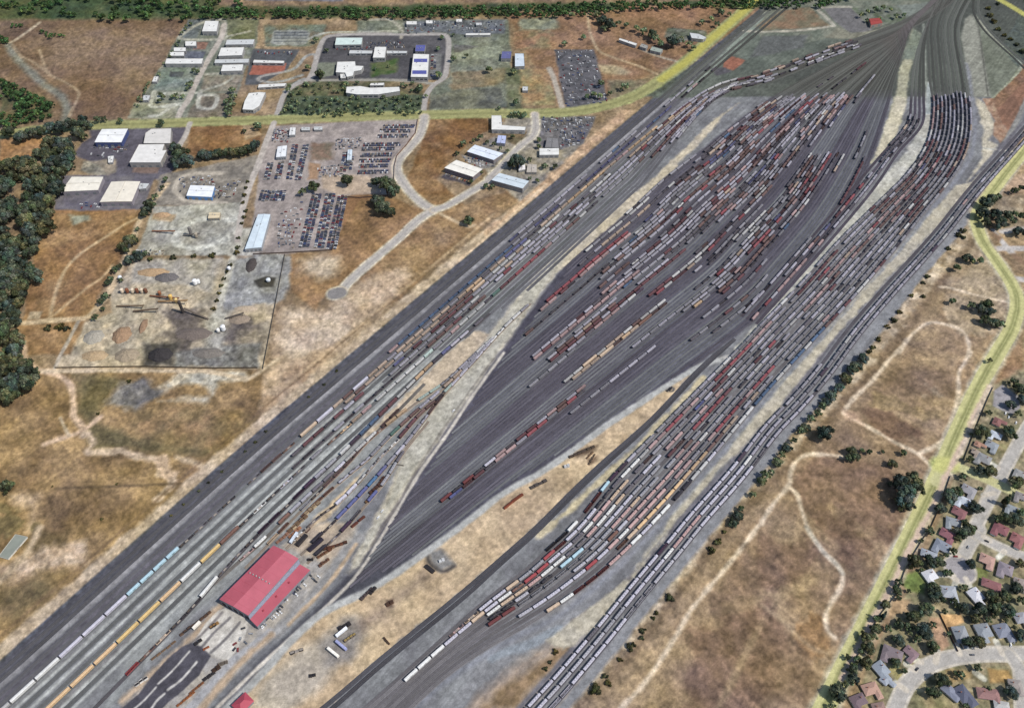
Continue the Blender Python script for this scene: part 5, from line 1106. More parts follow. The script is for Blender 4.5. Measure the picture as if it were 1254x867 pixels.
# ---------------------------------------------------------------- buildings
M_GLASS = mat('window_glass', (60, 68, 78), .25, .1, .4, 0, .5)
M_DOOR = mat('door_steel', (120, 122, 124), .6, .12, .5)
def order_quad(q):
    cx = sum(p[0] for p in q)/len(q); cy = sum(p[1] for p in q)/len(q)
    return sorted(q, key=lambda p: math.atan2(p[1]-cy, p[0]-cx))
def building(name, label, cat, roof_px, h, rc, wc=(150, 148, 146), gable=.0, doors=3, vents=2, wins=0, group=None, parapet=True, order=True):
    q = [tuple(G(x, y, h)[:2]) for x, y in roof_px]
    if order and len(q) == 4: q = order_quad(q)
    n = len(q)
    if sum(q[i][0]*q[(i+1) % n][1]-q[(i+1) % n][0]*q[i][1] for i in range(n)) < 0: q = q[::-1]
    cx = sum(p[0] for p in q)/n; cy = sum(p[1] for p in q)/n
    t = thing(name, label, cat, (cx, cy, 0), 0, group); l = [(x-cx, y-cy) for x, y in q]
    mw, mr = mat('wall_panel', wc, .8, .12, .25), mat('roof_sheet', rc, .6, .1, .12, 0, .3)
    b = MB(); b.extrude(l, -.1, h); obj('wall', b.mesh('wall', [mw]), t)
    b = MB(); lo = [(x*1.012, y*1.012) for x, y in l]
    if gable and n == 4:
        e = [math.dist(lo[i], lo[(i+1) % 4]) for i in range(4)]; k = 0 if e[0] < e[1] else 1
        A, B, C_, D = [lo[(k+i) % 4] for i in range(4)]       # A-B and C-D are the short gable ends
        m1 = ((A[0]+B[0])/2, (A[1]+B[1])/2); m2 = ((C_[0]+D[0])/2, (C_[1]+D[1])/2); z = h+.02; g = h+gable
        b.add([(*A, z), (*B, z), (*C_, z), (*D, z), (*m1, g), (*m2, g), (*A, z+.25), (*B, z+.25), (*C_, z+.25), (*D, z+.25)],
              [(1, 0, 3, 2), (6, 4, 5, 9), (4, 7, 8, 5), (0, 1, 7, 4, 6), (2, 3, 9, 5, 8), (1, 2, 8, 7), (3, 0, 6, 9)])
        r = obj('roof', b.mesh('roof', [mr]), t); zr = h+gable*.55
        b2 = MB(); d = Vector((m2[0]-m1[0], m2[1]-m1[1], 0)); b2.box(((m1[0]+m2[0])/2, (m1[1]+m2[1])/2, g+.28), (d.length*.96, .7, .14), math.atan2(d.y, d.x)); obj('ridge_cap', b2.mesh('ridge_cap', [mat('ridge_metal', shade(rc, .88), .5)]), r)
    else:
        b.extrude(lo, h+.01, h+.35); r = obj('roof', b.mesh('roof', [mr]), t); zr = h+.35
        if parapet:
            b2 = MB()
            for i in range(n):
                a, c = Vector((*lo[i], 0)), Vector((*lo[(i+1) % n], 0)); d = c-a; b2.box(((a.x+c.x)/2, (a.y+c.y)/2, h+.6), (d.length-.3, .3, .5), math.atan2(d.y, d.x))
            obj('parapet', b2.mesh('parapet', [mat('parapet_trim', shade(wc, .92), .7)]), t)
    # openings on the long wall nearest the viewer and on the next one
    es = sorted(range(n), key=lambda i: (l[i][1]+l[(i+1) % n][1]))[:2]
    for w_i, i in enumerate(es):
        a, c = Vector((*l[i], 0)), Vector((*l[(i+1) % n], 0)); d = c-a; L_ = d.length; ang = math.atan2(d.y, d.x); nr = Vector((d.y, -d.x, 0)).normalized()
        k = doors if w_i == 0 else max(1, doors//2)
        dh = min(4.2, h*.7)
        for j in range(k):
            p = a+d*((j+.5)/k)+nr*.06
            if wins and w_i == 0 and j != 0:
                bm = MB(); bm.box((p.x, p.y, h*.55), (L_/k*.7, .12, min(2.2, h*.35)), ang); obj('window', bm.mesh('window', [M_GLASS]), t)
            else:
                bm = MB(); bm.box((p.x, p.y, dh/2), (min(5, L_/k*.6), .12, dh), ang); obj('door', bm.mesh('door', [M_DOOR]), t)
    rr = random.Random(int(cx*7+cy*3))
    for j in range(vents):
        f, g_ = rr.uniform(.25, .75), rr.uniform(.3, .7); i0 = l[0]; 
        x = (l[0][0]*(1-f)+l[1][0]*f)*(1-g_)+(l[-1][0]*(1-f)+l[-2][0]*f)*g_; y = (l[0][1]*(1-f)+l[1][1]*f)*(1-g_)+(l[-1][1]*(1-f)+l[-2][1]*f)*g_
        bm = MB(); bm.box((x, y, zr+.45), (1.8, 1.4, .9)); bm.box((x, y, zr+.98), (1.3, 1.0, .14)); obj('roof_vent', bm.mesh('roof_vent', [mat('vent_metal', (150, 150, 150), .5)]), r)
    return t
def rect(tile, x0, y0, x1, y1): return T(tile, x0, y0, x1, y0, x1, y1, x0, y1)
WHT = (216, 215, 210); PALE = (192, 194, 193); BLU = (196, 206, 214)
# northern industrial lots
for i, (a, lab, c, h) in enumerate(((T('A1', 985,104,1050,104,1040,154,970,154), 'big white warehouse at the top end of the side street', WHT, 8), (rect('A1', 890,201,942,223), 'small white shed beside the rusty square plot', WHT, 5), (rect('A1', 835,231,892,249), 'narrow white shed, upper of the pair by the field hedge', WHT, 5),
        (rect('A1', 816,252,884,271), 'narrow white shed, lower of the pair by the field hedge', WHT, 5), (T('A1', 800,284,975,284,968,309,793,309), 'long white warehouse above the grey-green yard', WHT, 7), (T('A1', 1090,194,1222,192,1214,216,1082,218), 'long white shed right of the side street, topmost there', PALE, 6),
        (T('A1', 1062,232,1172,230,1162,268,1048,272), 'bright white warehouse right of the side street', WHT, 8), (T('A1', 1034,288,1196,285,1192,304,1030,306), 'long thin grey shed below the bright white warehouse', PALE, 5), (T('A1', 1070,314,1168,312,1162,342,1060,345), 'white flat-roofed block above the bare lot', WHT, 7), (T('A1', 740,370,762,370,752,395,730,395), 'tiny white hut on the field edge', WHT, 4), (T('A1', 690,460,722,460,712,484,682,484), 'tiny pale hut at the lower field edge', PALE, 4))):
    building('warehouse', lab, 'warehouse', a, h, c, doors=3, vents=2)
# campus
for a, lab, c, h in ((T('A2', 400,184,525,184,520,217,393,219), 'wide pale green flat-roofed hall in the campus car park', (198, 212, 206), 7), (T('A2', 585,228,640,228,632,280,575,280), 'white square block in the middle of the campus car park', WHT, 8), (T('A2', 465,244,573,246,571,260,460,260), 'thin canopy roof running west from the white square block', PALE, 4), (T('A2', 642,246,740,248,736,258,641,260), 'thin canopy roof running east from the white square block', PALE, 4),
        (T('A2', 405,300,490,298,492,318,530,320,518,340,485,345,480,366,450,372,442,352,398,350), 'white zigzag-plan building at the campus lower left', WHT, 7), (T('A2', 770,262,845,264,838,373,757,372), 'tall white block with two blue bands east of the car park', WHT, 9), (T('A2', 782,219,828,219,822,249,778,249), 'blue-roofed hall behind the tall white block', (88, 92, 150), 6),
        (T('A2', 450,420,515,416,560,424,700,420,704,440,600,456,500,456,447,448), 'long white winged building above the grove', WHT, 7), (T('A2', 565,402,630,400,626,412,560,413), 'thin white annexe behind the winged building', WHT, 5), (T('A2', 5,290,150,295,146,306,0,304), 'long white roof beside the rusty red court', WHT, 5), (T('A2', 28,408,160,402,150,416,24,424), 'long white canopy by the loop lane', WHT, 4), (T('A2', 30,445,60,447,30,512,0,530,-50,528,-40,488,-20,450), 'stepped white building at the corner of the north road', WHT, 7),
        (T('A2', 418,358,450,356,446,376,420,378), 'small white cube below the zigzag-plan building', WHT, 5)):
    t = building('campus_building', lab, 'building', a, h, c, doors=4, vents=3, wins=1, group=None)
    if 'two blue bands' in lab:
        for (x0, y0, x1, y1) in ((772, 284, 836, 300), (764, 340, 832, 357)):
            q = [tuple(G(x, y, 9.4)[:2]) for x, y in rect('A2', x0, y0, x1, y1)]; m = MB(); m.extrude([(x-t.location.x, y-t.location.y) for x, y in q], 9.37, 9.6); obj('roof_band', m.mesh('roof_band', [mat('blue_sheet', (84, 88, 150), .6)]), t)
for a, lab, c, h in ((rect('A2', 736,105,786,121), 'white shed, first along the top of the eastern yards', WHT, 5), (rect('A2', 830,101,862,116), 'small white shed, second along the top of the eastern yards', WHT, 5), (rect('A2', 975,95,1003,108), 'small white shed, third along the top of the eastern yards', WHT, 5), (T('A2', 1022,163,1140,162,1138,171,1020,172), 'long thin white canopy in the eastern yards', WHT, 4), (T('A2', 1195,250,1240,250,1236,284,1190,284), 'blue-grey shed at the right end of the eastern yards', (96, 98, 140), 6), (rect('A2', 1070,112,1098,124), 'pale shed in the middle of the eastern yards', PALE, 4), (T('A3', 42,260,84,260,88,320,42,322), 'pale blue shed beside the brown plot', BLU, 6), (rect('A3', 78,418,104,438), 'small hut standing in the tan plot', PALE, 4),
        (T('A3', 545,186,628,212,620,222,540,194), 'long narrow white barn on the brown slope', WHT, 5), (T('A3', 650,212,680,222,670,236,640,226), 'grey shed next to the narrow white barn', (150, 148, 142), 5), (T('A3', 700,226,752,240,740,256,690,244), 'grey green shed at the end of the barn lane', (150, 158, 148), 5), (T('A3', 880,160,925,166,960,182,945,192,890,186), 'pale grey workshop by the north-east bend', PALE, 6)):
    building('shed', lab, 'shed', a, h, c, doors=2, vents=1)
# lots south of the pale road
for a, lab, c, wc, h, gb in ((T('A1', 490,622,613,620,582,684,455,684), 'white warehouse with dark blue walls by the purple-grey lot', (228, 228, 226), (70, 80, 120), 9, 1.2), (T('A1', 728,621,822,619,818,690,690,690,700,640), 'upper half of the stepped grey-white warehouse', (206, 202, 196), (150, 146, 142), 8, 0), (T('A1', 668,696,790,694,780,724,800,722,770,782,622,782), 'lower half of the stepped grey-white warehouse', (218, 215, 210), (150, 146, 142), 9, 0),
        (T('A1', 518,752,546,750,540,780,520,782), 'small white shed between the pale yard and the lot', WHT, (150, 148, 150), 4, .5), (T('B1', 345,8,495,8,470,70,300,78), 'wide cream warehouse, western of the pair above the orange field', (226, 220, 206), (140, 134, 140), 8, 1.3), (T('B1', 535,32,672,30,632,125,480,128), 'wide cream warehouse, eastern of the pair above the orange field', (222, 214, 198), (140, 134, 140), 8, 1.3), (T('B1', 660,38,715,40,700,62,668,66), 'low pale lean-to east of the cream warehouses', PALE, (140, 138, 140), 5, .4),
        (T('B1', 915,48,1030,52,1015,104,895,98), 'white workshop with a bright blue end on the looped lot', (226, 228, 230), (90, 130, 180), 7, .8), (T('B1', 1005,178,1058,178,1052,204,998,206), 'cream shed on the pale aggregate lot', (206, 190, 160), (150, 140, 124), 5, .6), (P(316,263, 331,263, 320,303, 300,305), 'long pale blue shed between the two gravel lots', (200, 212, 220), (150, 152, 156), 7, .9),
        (T('A2', 118,706,162,700,156,752,110,756), 'white box building in the wrecking yard', (218, 220, 222), (150, 152, 156), 6, .6), (T('A2', 178,614,204,614,200,648,172,650), 'small white office at the wrecking yard gate', (214, 214, 212), (150, 150, 150), 5, .6), (rect('A2', 232,612,272,626), 'low pale shed, first beside the wrecking yard gate', PALE, (140, 138, 136), 4, .4), (rect('A2', 292,610,332,624), 'low pale shed, second beside the wrecking yard gate', PALE, (140, 138, 136), 4, .4), (T('A2', 455,720,476,720,472,768,450,770), 'narrow pale shed in the middle of the wrecking yard', BLU, (150, 150, 150), 5, .5),
        (T((540,140), 425,15,505,15,512,94,708,110,700,138,425,132), 'white L-shaped store on the corner of the pale road', WHT, (160, 158, 156), 7, 0), (T((540,140), 478,180,545,184,535,246,465,240), 'pale blue shed behind the white L-shaped store', (176, 184, 214), (130, 130, 150), 6, .7), (T((540,140), 285,258,520,330,440,384,220,314), 'pale blue-white warehouse, upper of the pair on the lane', (214, 220, 230), (126, 118, 120), 8, .7), (T((540,140), 130,385,346,460,266,524,30,450), 'mottled white warehouse, lower of the pair on the lane', (226, 222, 212), (118, 108, 112), 9, .7),
        (T((540,140), 490,494,735,560,682,622,425,552), 'grey-white warehouse across the lane by the railway', (196, 206, 212), (134, 130, 130), 9, .9), (T((540,140), 825,288,985,286,985,340,825,342), 'white shed at the edge of the storage lot', WHT, (150, 148, 146), 6, .5), (T((540,140), 888,200,975,206,985,280,870,280), 'grey shed behind the white shed in the storage lot', (124, 122, 122), (110, 108, 108), 6, .6), (T((540,140), 655,420,700,408,705,462,650,472), 'small white house among the lane trees', (220, 216, 216), (170, 166, 160), 4, .8), (T((540,140), 725,418,800,424,800,486,716,486), 'low dusty grey shed beside the small white house', (178, 170, 160), (150, 142, 132), 4, .6)):
    building('warehouse', lab, 'warehouse', a, h, c, wc, gb, doors=4, vents=2)
building('yard_office', 'small red-roofed yard office in the far green lot', 'office', T('A4', 510,92,560,88,575,112,520,122), 6, (150, 66, 60), (150, 130, 120), 1.0, doors=2, vents=0)
building('covered_pit', 'low oblong enclosure with a pale frame in the dry field', 'enclosure', T('D1', 75,30,132,42,40,148,-6,135), 1.4, (134, 138, 128), (206, 202, 192), 0, doors=1, vents=0)
# the red-roofed engine shed
def shed():
    S = (260, 640); h = 11.0
    pt = lambda x, y, z: G(*T(S, x, y)[0], z)
    a, b_, c, d = pt(512,190,h), pt(722,300,h), pt(300,775,h), pt(60,640,h)
    cx, cy = (a.x+c.x)/2, (a.y+c.y)/2
    t = thing('engine_shed', 'long red-roofed railway shed with a lower red lean-to', 'railway shed', (cx, cy, 0)); l = [Vector((p.x-cx, p.y-cy, 0)) for p in (a, b_, c, d)]
    mw = mat('shed_wall', (128, 128, 134), .8, .12, .25); red = mat('red_sheet', (172, 88, 100), .6, .08, .1); red2 = mat('red_sheet', (180, 98, 110), .6, .08, .1)
    b = MB(); b.extrude([tuple(p[:2]) for p in l], -.1, h); obj('wall', b.mesh('wall', [mw]), t)
    m1, m2 = (l[0]+l[1])/2, (l[3]+l[2])/2; o = Vector((0, 0, h+.05)); rg = Vector((0, 0, h+2.2))
    th = Vector((0, 0, .25))
    for nm, q, m_ in (('west', (l[0], m1, m2, l[3]), red), ('east', (m1, l[1], l[2], m2), red2)):
        A, B, C_, D = q; zA = o if nm == 'west' else rg; zB = rg if nm == 'west' else o
        b = MB(); pts = [A+zA, B+zB, C_+zB, D+zA]; pts += [p+th for p in pts]
        b.add(pts, [(3, 2, 1, 0), (4, 5, 6, 7), (0, 1, 5, 4), (1, 2, 6, 5), (2, 3, 7, 6), (3, 0, 4, 7)]); r = obj('roof', b.mesh('roof', [m_]), t)
        for k in range(1, 14):
            f = k/14; b = MB(); p0, p1 = (A+zA).lerp(D+zA, f), (B+zB).lerp(C_+zB, f); v = p1-p0
            b.tube(p0+th+Vector((0, 0, .02)), p1+th+Vector((0, 0, .02)), .07, n=4) if k % 2 else None
            if b.v: obj('roof_seam', b.mesh('roof_seam', [mat('red_seam', (172, 76, 92), .6)]), r)
    for g3, f3 in (([l[0]+o, l[1]+o, m1+rg], (0, 1, 2)), ([l[3]+o, l[2]+o, m2+rg], (1, 0, 2))): b = MB(); b.add(g3, [f3]); obj('gable', b.mesh('gable', [mw]), t)
    mid0, mid1 = (l[0]+l[3])/2, (l[1]+l[2])/2
    for k in range(7):
        p = mid0.lerp(mid1, .12+k*.12); z = h+.3+2.2*(1-abs(.12+k*.12-.5)*2); b = MB(); b.tube((p.x, p.y, z-.1), (p.x, p.y, z+1.1), .55, n=10); b.tube((p.x, p.y, z+1.1), (p.x, p.y, z+1.5), .85, .2, n=10)
        obj('roof_ventilator', b.mesh('roof_ventilator', [mat('vent_metal', (150, 150, 150), .5)]), t)
    # south front: track doors
    f = l[2]-l[3]; ang = math.atan2(f.y, f.x); nr = Vector((f.y, -f.x, 0)).normalized()
    if nr.y > 0: nr = -nr
    for k in range(5):
        p = l[3]+f*((k+.5)/5)+nr*.08; b = MB(); b.box((p.x, p.y, 3.2), (f.length/5*.62, .16, 6.4), ang); obj('track_door', b.mesh('track_door', [mat('door_dark', (44, 44, 50), .7)]), t)
    # gutter valley and lean-to
    h2 = 7.0
    e = [pt(735,352,h2), pt(818,396,h2), pt(376,868,h2), pt(318,812,h2)]; e = [Vector((p.x-cx, p.y-cy, 0)) for p in e]
    b = MB(); b.extrude([tuple(p[:2]) for p in e], -.1, h2); lt = obj('lean_to', b.mesh('lean_to', [mw]), t)
    z0, z1 = Vector((0, 0, h2+1.3)), Vector((0, 0, h2+.05)); b = MB(); pts = [e[0]+z0, e[1]+z1, e[2]+z1, e[3]+z0]; pts += [p+th for p in pts]
    b.add(pts, [(3, 2, 1, 0), (4, 5, 6, 7), (0, 1, 5, 4), (1, 2, 6, 5), (2, 3, 7, 6), (3, 0, 4, 7)]); obj('roof', b.mesh('roof', [red]), lt)
    for k in range(3): p = e[0].lerp(e[3], .3+.25*k).lerp(e[1].lerp(e[2], .3+.25*k), .4); b = MB(); b.box((p.x, p.y, h2+1.5), (1.5, 1.5, .9), .6); b.box((p.x, p.y, h2+2), (1.8, 1.8, .12), .6); obj('roof_hatch', b.mesh('roof_hatch', [mat('hatch_red', (150, 62, 74), .6)]), lt)
    b = MB(); i0, i1 = l[1], l[2]; w0, w1 = e[0], e[3]; zz = h2+2.6
    q = [i0.lerp(w0, .02), i0.lerp(w0, .97), i1.lerp(w1, .97), i1.lerp(w1, .02)]; b.extrude([tuple(p[:2]) for p in q], h2-.5, zz); obj('clerestory', b.mesh('clerestory', [mat('clerestory_sheet', (142, 144, 158), .6)]), t)
    sv = e[2]-e[1]; sa = math.atan2(sv.y, sv.x); sn = Vector((sv.y, -sv.x, 0)).normalized()
    if sn.x < 0: sn = -sn
    for k in range(9): p = e[1]+sv*((k+.5)/9)+sn*.07; b = MB(); b.box((p.x, p.y, 2.4), (3.6, .14, 3.2), sa); obj('door' if k % 3 == 0 else 'window', b.mesh('opening', [M_DOOR if k % 3 == 0 else M_GLASS]), lt)
shed()
def hip_roof(mb, L, W_, z, rise, ov=.5, hip=True, x0=0, y0=0, mi=0):
    hx, hy = L/2+ov, W_/2+ov; rx = max(hx-hy*(.9 if hip else 0), .2) if hip else hx
    v = [(-hx, -hy, z), (hx, -hy, z), (hx, hy, z), (-hx, hy, z), (-rx, 0, z+rise), (rx, 0, z+rise)]
    lo = [(x, y, z-.2) for x, y, _ in v[:4]]
    mb.add([(x+x0, y+y0, q) for x, y, q in v+lo], [(0, 1, 5, 4), (1, 2, 5), (2, 3, 4, 5), (3, 0, 4), (9, 8, 7, 6), (6, 7, 1, 0), (7, 8, 2, 1), (8, 9, 3, 2), (9, 6, 0, 3)], mi)
g = G(297, 860, 6)
t = thing('hip_roofed_hut', 'small red hip-roofed building at the bottom edge of the yard', 'building', (g.x, g.y, 0), R(50))
b = MB(); b.box((0, 0, 2.5), (15, 12, 5)); obj('wall', b.mesh('wall', [mat('shed_wall', (128, 128, 134), .8, .12, .25)]), t)
b = MB(); hip_roof(b, 15, 12, 5.1, 3.2, .8); b2 = obj('roof', b.mesh('roof', [mat('red_sheet', (164, 72, 86), .6, .08, .1)]), t)
b = MB(); b.box((7.56, 0, 1.4), (.12, 2.2, 2.8)); obj('door', b.mesh('door', [M_DOOR]), t)
for k in (-1, 1): b = MB(); b.box((7.56, k*3.5, 2.6), (.12, 2, 1.4)); obj('window', b.mesh('window', [M_GLASS]), t)
# ---------------------------------------------------------------- houses of the town
HOUSES = []
def house(tile, x, y, L, W_, rz, rc, rname, where, wing=1, chim=False):
    (px, py), = T(tile, x, y); g = G(px, py, 4.2); rr = random.Random(int(px*31+py))
    lab = f'{rname} house {where}'; L *= .84; W_ *= .84; rc = tuple(int(c*.66+sum(rc)/3*.34) for c in rc); t = thing('house', lab, 'house', (g.x, g.y, 0), R(rz), 'houses of the eastern town')
    HOUSES.append((px, py, lab, f'the {rname} house {where}'))
    wc = rr.choice(((206, 196, 178), (190, 180, 164), (216, 210, 198), (176, 168, 158))); mw = mat('stucco', wc, .9, .1, .4); mr = mat('shingle', rc, .85, .14, 1.1)
    b = MB(); b.box((0, 0, 1.35), (L, W_, 2.9)); ws = W_*.55; wl = 6.0; sx = wing*(L/2-ws/2)
    b.box((sx, -W_/2-wl/2+.1, 1.35), (ws-.02, wl, 2.86)); obj('wall', b.mesh('wall', [mw]), t)
    b = MB(); hip_roof(b, L, W_, 2.85, W_*.2); bx = MB()
    hip_roof(bx, wl+W_*.6, ws, 2.83, ws*.2); ca = [(y_, x_) for x_, y_, _ in bx.v]
    b.add([(sx-yy[0] if False else sx+yy[0], -W_/2-wl/2+W_*.3+yy[1], z_[2]) for yy, z_ in zip(ca, bx.v)], [f[::-1] for f in bx.f])
    r = obj('roof', b.mesh('roof', [mr]), t)
    b = MB(); b.box((L*.2*-wing, W_*.12, 2.85+W_*.2+.2), (.9, .7, 1.6)); b.box((L*.2*-wing, W_*.12, 2.85+W_*.2+1.04), (1.1, .9, .12)); obj('chimney', b.mesh('chimney', [mat('brick', (140, 96, 80), .9)]), r)
    b = MB(); b.box((sx, -W_/2-wl+.05, 1.15), (ws*.72, .14, 2.2)); obj('garage_door', b.mesh('garage_door', [mat('white_panel', (222, 220, 214), .6)]), t)
    b = MB(); b.box((-wing*1.0, -W_/2-.03, 1.1), (1.1, .14, 2.1)); obj('door', b.mesh('door', [mat('door_brown', (110, 76, 58), .6)]), t)
    for wx, wy, dx, dy in ((-wing*L*.32, -W_/2-.03, 2.0, .14), (-L*.25, W_/2+.03, 1.8, .14), (L*.25, W_/2+.03, 1.8, .14), (-L/2-.03, 0, .14, 1.8), (L/2+.03, W_*.1, .14, 1.8)):
        b = MB(); b.box((wx, wy, 1.55), (dx, dy, 1.2)); obj('window', b.mesh('window', [M_GLASS]), t)
BGR = None
GRY, BGR, RED_, MAU, TAN_, LBL = (138, 138, 140), (140, 148, 155), (146, 88, 90), (132, 116, 122), (186, 148, 124), (182, 192, 206)
AX = 53      # along the street; -37 across it
for a in (('C4', 1128,335,14,10,AX,(146, 88, 84),'dark red-roofed','below the grey paved lot',1), ('C4', 1122,398,15,10,-37,LBL,'pale-roofed','right of the big garden oak',-1), ('C4', 1102,446,16,12,-37,BGR,'blue-grey-roofed','above the long grey roof',1), ('C4', 1035,442,9,8,AX,(176, 124, 98),'small tan-roofed','behind the blue-grey roof',1), ('C4', 1062,510,19,14,-37,GRY,'long grey-roofed','on the corner above the yellow crossing',-1),
          ('C4', 992,662,18,13,-37,(148, 146, 150),'grey hip-roofed','just below the yellow crossing',1), ('C4', 970,715,17,12,-37,LBL,'pale blue-roofed','second below the yellow crossing',-1), ('C4', 946,768,17,12,-37,RED_,'red-roofed','third below the yellow crossing',1), ('C4', 918,815,18,11,-20,BGR,'blue-grey-roofed','fourth below the yellow crossing',-1), ('D4', 890,24,18,12,-37,(150, 86, 96),'rose-roofed','fifth below the yellow crossing',1),
          ('D4', 865,80,19,14,-37,(128, 138, 154),'slate-blue-roofed','sixth below the yellow crossing',-1), ('D4', 800,120,19,10,-25,(150, 158, 170),'long pale slate-roofed','at the back of the street head',1), ('D4', 805,220,16,13,20,(206, 206, 212),'whitish-roofed','left of the turning circle',-1), ('D4', 896,300,18,15,-5,(160, 166, 176),'silver-blue-roofed','directly below the turning circle',1), ('D4', 1025,315,15,16,25,(204, 204, 212),'white hip-roofed','right below the turning circle',-1),
          ('D4', 1100,265,22,11,-25,(150, 88, 90),'long red-roofed','right of the turning circle',1), ('D4', 1168,190,17,15,-30,(140, 126, 136),'mauve-roofed','beside the small bright pool',-1), ('D4', 1080,145,17,13,-30,(190, 140, 122),'pinkish tan-roofed','in the fork of the two streets',1), ('C4', 1145,848,18,14,-37,(144, 80, 86),'crimson-roofed','across the street from the rose roof',-1), ('D4', 1225,45,15,14,-37,(160, 92, 90),'bright red-roofed','at the right margin by the fork',1), ('C4', 1205,755,18,10,-30,(138, 147, 156),'slate blue-roofed','beside the dark cypress',-1),
          ('D4', 955,505,16,20,5,(142, 148, 156),'broad blue-grey-roofed','behind the round street tree',1), ('D4', 1062,485,17,16,8,(140, 147, 156),'blue-grey-roofed','right of the dark garden fence',-1), ('D4', 1155,485,18,16,12,(126, 132, 152),'dark slate-roofed','with white things in its drive',1), ('D4', 625,595,22,14,-28,(128, 112, 118),'mauve-brown-roofed','at the bend of the lower street',-1), ('D4', 715,590,15,10,-50,(140, 108, 116),'rosy brown-roofed','by the parked trailers',1), ('D4', 570,670,14,16,30,(144, 154, 168),'sky-blue-roofed','beside the dry lawn',-1), ('D4', 590,722,10,9,40,(148, 157, 170),'small sky-blue-roofed','at the corner of the dry lawn',1),
          ('D4', 520,765,18,12,15,(188, 138, 116),'orange-roofed','at the lower left of the town',1), ('D4', 462,820,17,12,20,(120, 96, 104),'plum-roofed','at the very bottom of the town',-1), ('D4', 965,790,15,18,25,(88, 92, 116),'dark navy-roofed','below the wide street',1), ('D4', 895,770,11,14,40,(122, 127, 150),'violet-blue-roofed','left of the dark navy roof',-1), ('D4', 1085,790,24,12,-8,(156, 106, 102),'brick-pink-roofed','right of the dark navy roof',1), ('D4', 1150,845,16,9,-10,(176, 172, 170),'pale grey-roofed','at the lower right margin',1), ('D4', 1240,425,14,12,10,(150, 150, 160),'grey-roofed','at the right margin above the wide street',1), ('D4', 560,855,14,10,10,(150,116,104),'russet-roofed','on the bottom edge by the wide street',1), ('C4', 1238,585,15,11,-37,(150,148,146),'light grey-roofed','right of the yellow crossing lane',-1), ('D4', 1238,255,14,11,-20,(156,140,130),'dull brown-roofed','at the right margin past the long red roof',1), ('C4', 1025,480,10,8,-37,(160,140,122),'small sandy-roofed','left of the long grey roof',1), ('C4', 1240,690,13,10,-30,(140,132,130),'brown-grey-roofed','above the slate blue roof',-1), ('D4', 1215,745,14,11,-8,(152,140,132),'dusty brown-roofed','by the lower right street corner',1)):
    house(*a)
STREETS = [smooth(W(q), 4) for q in (T('C4', 1300,320,1254,395,1180,530,1120,640,1060,760,1015,862)+T('D4', 1040,0,985,90,955,150,945,195), T('D4', 1020,30,1060,50,1130,85,1200,115,1290,150), T('D4', 600,960,665,800,700,740,770,675,860,632,960,612,1060,602,1180,602,1330,600), T('D4', 1185,605,1225,660,1240,720,1245,900), P(1146,590)+T('C4', 900,550,1000,582,1100,625,1254,700,1340,740))]
# trees of the gardens, told apart by the house they stand at
seen = {}
def town_tree(tile, x, y, r, kind, desc):
    (px, py), = T(tile, x, y); h = min(HOUSES, key=lambda q: (q[0]-px)**2+(q[1]-py)**2)
    dx, dy = px-h[0], py-h[1]; side = ('right of' if dx > 0 else 'left of') if abs(dx) > abs(dy) else ('below' if dy > 0 else 'above')
    short = ' '.join(h[3].split()[:9]); base = f'{desc} {side} {h[3]}'; k = seen.get((desc, side, h[3]), 0); seen[(desc, side, h[3])] = k+1
    lab = base if k == 0 else f'{("second", "third", "fourth", "fifth")[min(k-1, 3)]} {desc} {side} {h[3]}'
    if len(lab.split()) > 16: lab = lab.replace('dark garden tree', 'tree').replace('small garden tree', 'little tree').replace('young garden tree', 'young tree').replace('leafy boundary tree', 'boundary tree').replace('tall pointed ', '')
    if len(lab.split()) > 16: lab = lab.replace('-roofed', '').replace(' house', '')
    tree(kind, px, py, r/3.919, lab, 'garden trees of the town', .9 if kind == 'oak' else 1.15)
for i, (tl, x, y, r) in enumerate(TOWN_T): town_tree(tl, x, y, r*.95, 'oak', 'dark garden tree' if r > 27 else 'small garden tree')
for x, y, r in scatter(P(1186,560, 1150,640, 1110,730, 1075,810, 1050,860, 1110,867, 1250,867, 1254,480, 1225,500), 5.2, 2.6, 46, .35):
    if min(math.hypot(x-h[0], y-h[1]) for h in HOUSES) > 11 and min(seg_dist(np.array([[G(x, y).x]]), np.array([[G(x, y).y]]), q, False)[0, 0] for q in STREETS) > 11: town_tree('A1', x*3.919, y*3.919, r*3.919, 'oak', 'young garden tree')
for x, y, r in scatter(T('D4', 690,200,660,330,600,400,560,480,520,560,470,640,430,740,360,860,320,860,400,700,480,530,560,400,640,270), 6.0, 1.7, 17, .35): town_tree('A1', x*3.919, y*3.919, r*3.919, 'oak', 'leafy boundary tree')
for tl, x, y, r in TALL_T: town_tree(tl, x, y, r, 'cypress', 'tall pointed cypress')
